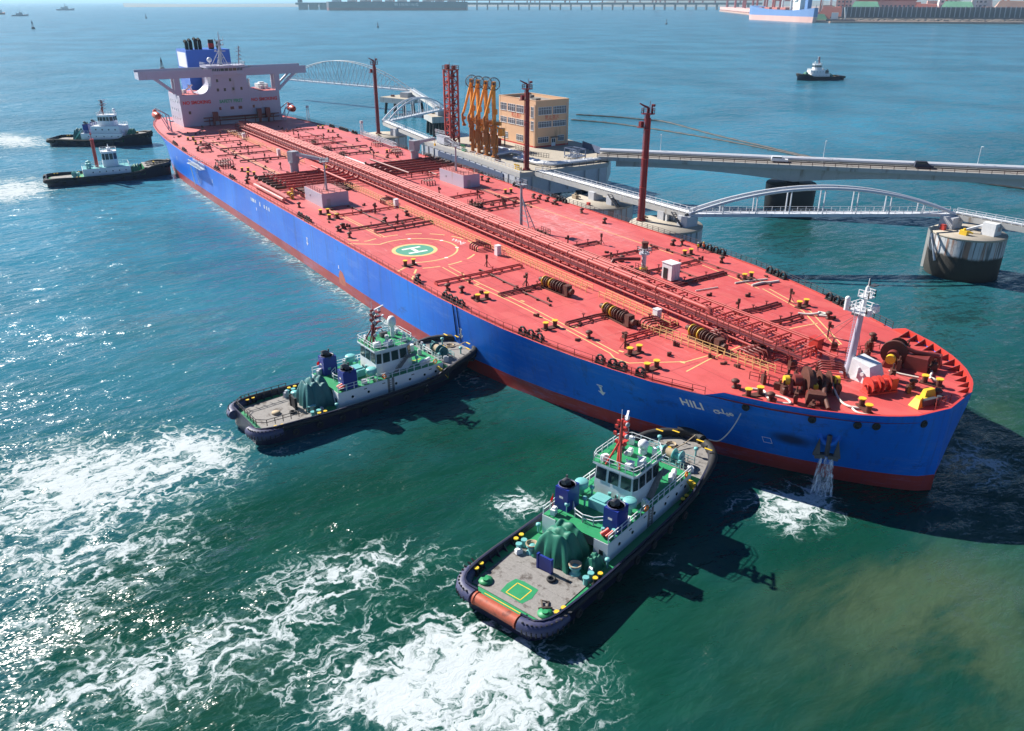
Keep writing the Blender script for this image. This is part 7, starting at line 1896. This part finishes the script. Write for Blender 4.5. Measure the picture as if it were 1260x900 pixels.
def build_far_port():
    land = [(-3342,3908),(-1210,2000),(-1150,1990),(-787,2304),(-200,2712),(900,3500),(3000,9000),(-2500,12000),(-7000,9000)]
    m = MB(); m.prism(land, -4, 5); o = m.build('far_shore','far_ochre'); tag(o, kind='structure')
    m = MB(); rnd = random.Random(5)
    for k, (R0, hmax) in enumerate(((9500,70),(12500,105))):
        vs = []; N = 60
        for i in range(N+1):
            a = R(60)+R(110)*i/N; x, y = R0*math.cos(a), R0*math.sin(a)
            h = hmax*(.35+.65*max(0,noise.noise((i*.17,k*9,1))+.45))
            if a > R(140): h *= .35
            vs += [(x,y,-2),(x*1.02,y*1.02,h),(x*1.3,y*1.3,-2)]
        fs = []
        for i in range(N):
            for j in (0,1): fs.append((3*i+j,3*i+j+1,3*i+4+j,3*i+3+j))
        m.add(vs,fs,0,True)
    tag(m.build('hills','far_hill'), kind='structure')
    d = Vector((.823,.569,0)); n = Vector((-.569,.823,0)); P0 = Vector((-1183,2030,0)); a = math.atan2(d.y,d.x)
    # rock revetment
    t = thing('rock_seawall', P0, 'brown rock seawall edging the far port', 'seawall', None, a)
    m = MB(); nx, ny = 260, 7; vs = []
    for i in range(nx+1):
        for j in range(ny+1):
            u, v = i/nx*1400, j/ny; vs.append((u, v*26+rnd.uniform(-2,2), -1+v*13+rnd.uniform(-1.6,1.6)*(1 if 0<j<ny else .3)))
    fs = [((i)*(ny+1)+j,(i+1)*(ny+1)+j,(i+1)*(ny+1)+j+1,i*(ny+1)+j+1) for i in range(nx) for j in range(ny)]
    m.add(vs,fs); m.build('boulder_slope','rock',t)
    m = MB(); m.bx(0,1400,26,30,5,15); m.build('crest_wall','far_dark',t)
    # wind screen fence
    t = thing('wind_fence', P0+n*48, 'tall dark ribbed wind fence along the far coal yard', 'fence', None, a)
    m = MB(); m.bx(30,1400,0,1,5,40); m.build('screen','far_dark',t)
    m = MB()
    for i in range(115): m.bar((30+i*12,-9,5),(30+i*12,0,42),2.2)
    m.build('fence_post','grey',t)
    # covered stockpiles
    cols = ['far_green','far_red','far_green','far_ochre','far_green','far_green','far_red','far_ochre','far_green','far_red','far_green','far_ochre','far_green']
    nm = {'far_green':'green sheeted','far_red':'rust red','far_ochre':'ochre brown'}
    spots = [(0,130,85,36,'far_red','rust red ore pile beside the blue and pink ship stern'),(90,95,110,50,'far_green','green sheeted ore pile at the left end of the wind fence'),(250,110,90,44,'far_red','rust red ore pile peeping over the wind fence near its left end'),(330,140,120,50,'far_green','bright green sheeted ore pile over the left half of the wind fence'),(470,150,130,52,'far_ochre','ochre ore pile over the middle of the wind fence'),(600,130,140,60,'far_green','wide green sheeted ore pile over the right half of the wind fence'),(770,150,120,52,'far_red','red ore pile over the right part of the wind fence'),(900,170,160,56,'far_ochre','ochre ore pile near the right end of the wind fence'),(1030,140,120,56,'far_green','green sheeted ore pile at the right edge of the photo')]
    for u, v, L, h, mt, lb in spots:
        p = P0+d*u+n*v; m = MB(); W_ = L*.6
        vs = [(-L/2,-W_/2,0),(L/2,-W_/2,0),(L/2,W_/2,0),(-L/2,W_/2,0),(-L*.28,-2,h),(L*.28,-4,h*.94),(L*.26,4,h*.97),(-L*.3,3,h*.92)]
        m.add(vs,[(0,1,5,4),(1,2,6,5),(2,3,7,6),(3,0,4,7),(4,5,6,7)]); o = m.build('stockpile',mt,None,(p.x,p.y,5),a+rnd.uniform(-.15,.15)); tag(o,lb,'stockpile','covered ore piles in the far port')
    # warehouses, silos and blocks of the town behind
    B = [(150,330,160,60,50,'far_pink','long pinkish warehouse left of centre in the far port'),(330,420,60,60,95,'far_white','pale tower block over the far port, left'),(420,430,50,50,90,'far_white','twin pale tower block beside the left one'),(560,380,180,60,46,'far_ochre','long brown shed behind the middle piles'),(700,460,60,50,110,'far_pink','pink tower block in the middle of the far port'),(780,420,40,40,100,'far_white','slim white tower beside the pink tower block'),(900,430,50,50,125,'far_ochre','brown silo tower near the right of the far port'),(970,430,50,50,120,'far_ochre','second brown silo tower near the right of the far port'),(1060,400,180,70,60,'far_pink','wide pink warehouse at the right edge'),(1180,480,70,60,120,'far_white','white tower block at the right edge'),(40,520,80,50,80,'far_pink','pinkish block behind the cranes')]
    for u, v, w, dp, h, mt, lb in B:
        p = P0+d*u+n*v; t = thing('port_building',(p.x,p.y,5),lb,'building','buildings of the far port',a)
        m = MB(); m.bx(-w/2,w/2,-dp/2,dp/2,0,h); m.build('wall',mt,t)
        m = MB(); m.prism([(-w/2-2,-dp/2-2),(w/2+2,-dp/2-2),(w/2+2,dp/2+2),(-w/2-2,dp/2+2)],h,h+5); m.box((0,0,h+8),(w*.3,dp*.3,7)); m.build('roof','far_red' if 'ware' in lb or 'shed' in lb else 'far_hill',t)
        g = MB(); k = 0
        z = 10
        while z < h-8:
            x = -w/2+6
            while x < w/2-8: g.bx(x,x+6,-dp/2-.4,-dp/2+.1,z,z+5); x += 12
            z += 12
        if g.v: g.build('window','glass_grey',t)
    # the crowded yard behind: sheds, stacks and masts too far off to tell apart
    m = MB(); rr = random.Random(4)
    for i in range(420):
        u = rr.uniform(-60,1500); v = rr.uniform(75,620); p = P0+d*u+n*v; w = rr.uniform(8,46); hh = rr.uniform(5,26)*(1+v/500); mi = rr.choice((0,0,0,1,1,2,3,4,5))
        if rr.random() < .25: w *= .25; hh *= 2.2; mi = rr.choice((0,0,3))
        m.box((p.x,p.y,5+hh/2),(w,w*rr.uniform(.4,1),hh),a+rr.uniform(-.3,.3),mi,rr.choice((1,1,.4)))
    o = m.build('port_yard',['far_red','far_ochre','far_green','far_white','far_pink','far_dark']); tag(o, kind='stuff')
    # the quay and its bulk carrier
    Q0 = Vector((-3342,3908,0)); Q1 = Vector((-1500,2262,0)); qd = (Q1-Q0); QL = qd.length; qd.normalize(); qa = math.atan2(qd.y,qd.x)
    t = thing('ore_quay', Q0, 'pinkish quay on arches running out behind the blue and pink ship', 'quay', None, qa)
    m = MB(); m.bx(0,QL,2,90,10,24); m.build('deck','far_pink',t)
    x = 0
    while x < QL: q = MB(); q.bx(x,x+26,4,88,-4,10); q.build('quay_pier','far_pink',t); x += 62
    for i, (u, lb) in enumerate(((250,'red gantry crane at the far end of the ore quay'),(650,'second red gantry crane along the ore quay'),(1050,'red gantry crane in the middle of the ore quay'),(1450,'red gantry crane just left of the blue and pink ship'),(1880,'red gantry crane over the bow of the blue and pink ship'),(2330,'red gantry crane over the hold of the blue and pink ship'))):
        p = Q0+qd*u+Vector((-qd.y,qd.x,0))*40; c = thing('gantry_crane',(p.x,p.y,24 if u < QL else 5),lb,'crane','red gantry cranes on the ore quay',qa); k = 1.15-.12*i
        m = MB()
        for sx in (-18,18):
            for sy in (-20,20): m.bar((sx*k,sy*k,0),(sx*k*.7,sy*k,50*k),6*k)
        m.box((0,0,52*k),(44*k,48*k,9*k)); m.build('gantry','lattice_red',c)
        m = MB(); m.bar((0,50*k,60*k),(0,-80*k,60*k),5*k,7*k); m.bar((0,10*k,56*k),(0,0,92*k),5*k); m.bar((0,0,90*k),(0,-70*k,62*k),3*k); m.box((12*k,12*k,62*k),(14*k,16*k,14*k)); m.build('boom','lattice_red',c)
    S0 = Vector((-1619,2183,0)); S1 = Vector((-1205,1962,0)); sd_ = S1-S0; L = sd_.length; sd_.normalize(); sa = math.atan2(sd_.y,sd_.x)
    s = thing('cargo_ship', S0, 'blue and pale pink cargo ship with white deckhouse moored at the far port', 'ship', None, sa)
    st = [(-10,2,40),(6,15,42),(40,20,40),(L*.3,20,33),(L*.72,20,30),(L*.86,17,33),(L*.95,11,36),(L,6,38)]
    def side(z0, z1, mi, mb):
        vs = []
        for x, b_, tz in st:
            for sg in (-1,1):
                for zz in (z0,z1):
                    z_ = tz if zz is None else zz; k = 1 if z_ > 12 else .9
                    vs.append((x*(.99 if z_ < 12 else 1), 22+sg*b_*k, z_))
        fs = []
        for i in range(len(st)-1):
            fs += [(4*i,4*i+4,4*i+5,4*i+1),(4*i+2,4*i+3,4*i+7,4*i+6)]
            if z1 is None: fs.append((4*i+1,4*i+5,4*i+7,4*i+3))
        fs += [(0,1,3,2),(4*len(st)-4,4*len(st)-2,4*len(st)-1,4*len(st)-3)]
        mb.add(vs, fs, mi)
    m = MB(); side(-4,15,1,m); side(15,None,0,m); m.build('hull',['far_blue','far_pink'],s)
    m = MB(); m.bx(L*.74,L*.84,6,38,30,58); m.bx(L*.75,L*.80,2,42,56,64); m.build('superstructure','far_white',s)
    m = MB(); m.bx(L*.86,L*.90,16,28,33,68); m.build('funnel','far_blue',s)
    for i in range(4):
        m = MB(); x = 60+i*62; m.bx(x,x+40,10,34,32,38); m.build('hatch_cover','far_red',s)
        c = MB(); c.tube((x+50,22,32),(x+50,22,66),3,8); c.bar((x+50,22,60),(x+16,22,74),2.4); c.build('deck_crane','far_white' if i>1 else 'far_red',s)
    p = P0+d*(-8)-n*30; t = thing('work_barge', (p.x,p.y,0), 'small dark work barge beside the stern of the blue and pink ship', 'barge', None, a)
    m = MB(); m.prism([(0,0),(70,0),(76,10),(70,22),(0,22)],-2,9); m.build('hull','far_dark',t); m = MB(); m.bx(12,30,5,17,9,26); m.tube((50,10,9),(44,10,40),2,6); m.build('deckhouse','far_white',t)
build_far_port()

# --- haze over the bay
def build_haze():
    m = MB(); m.bx(-66000,66000,-66000,66000,-6,210); o = m.build('haze','white')
    o.data.materials.clear()
    mt = bpy.data.materials.new('sea_haze'); mt.use_nodes = True; n = mt.node_tree.nodes; n.clear()
    out = n.new('ShaderNodeOutputMaterial'); v = n.new('ShaderNodeVolumePrincipled')
    v.inputs['Color'].default_value = (.5,.8,1,1); v.inputs['Density'].default_value = .00005; v.inputs['Anisotropy'].default_value = .2
    mt.node_tree.links.new(v.outputs[0], out.inputs['Volume']); o.data.materials.append(mt)
    tag(o, kind='stuff')
build_haze()
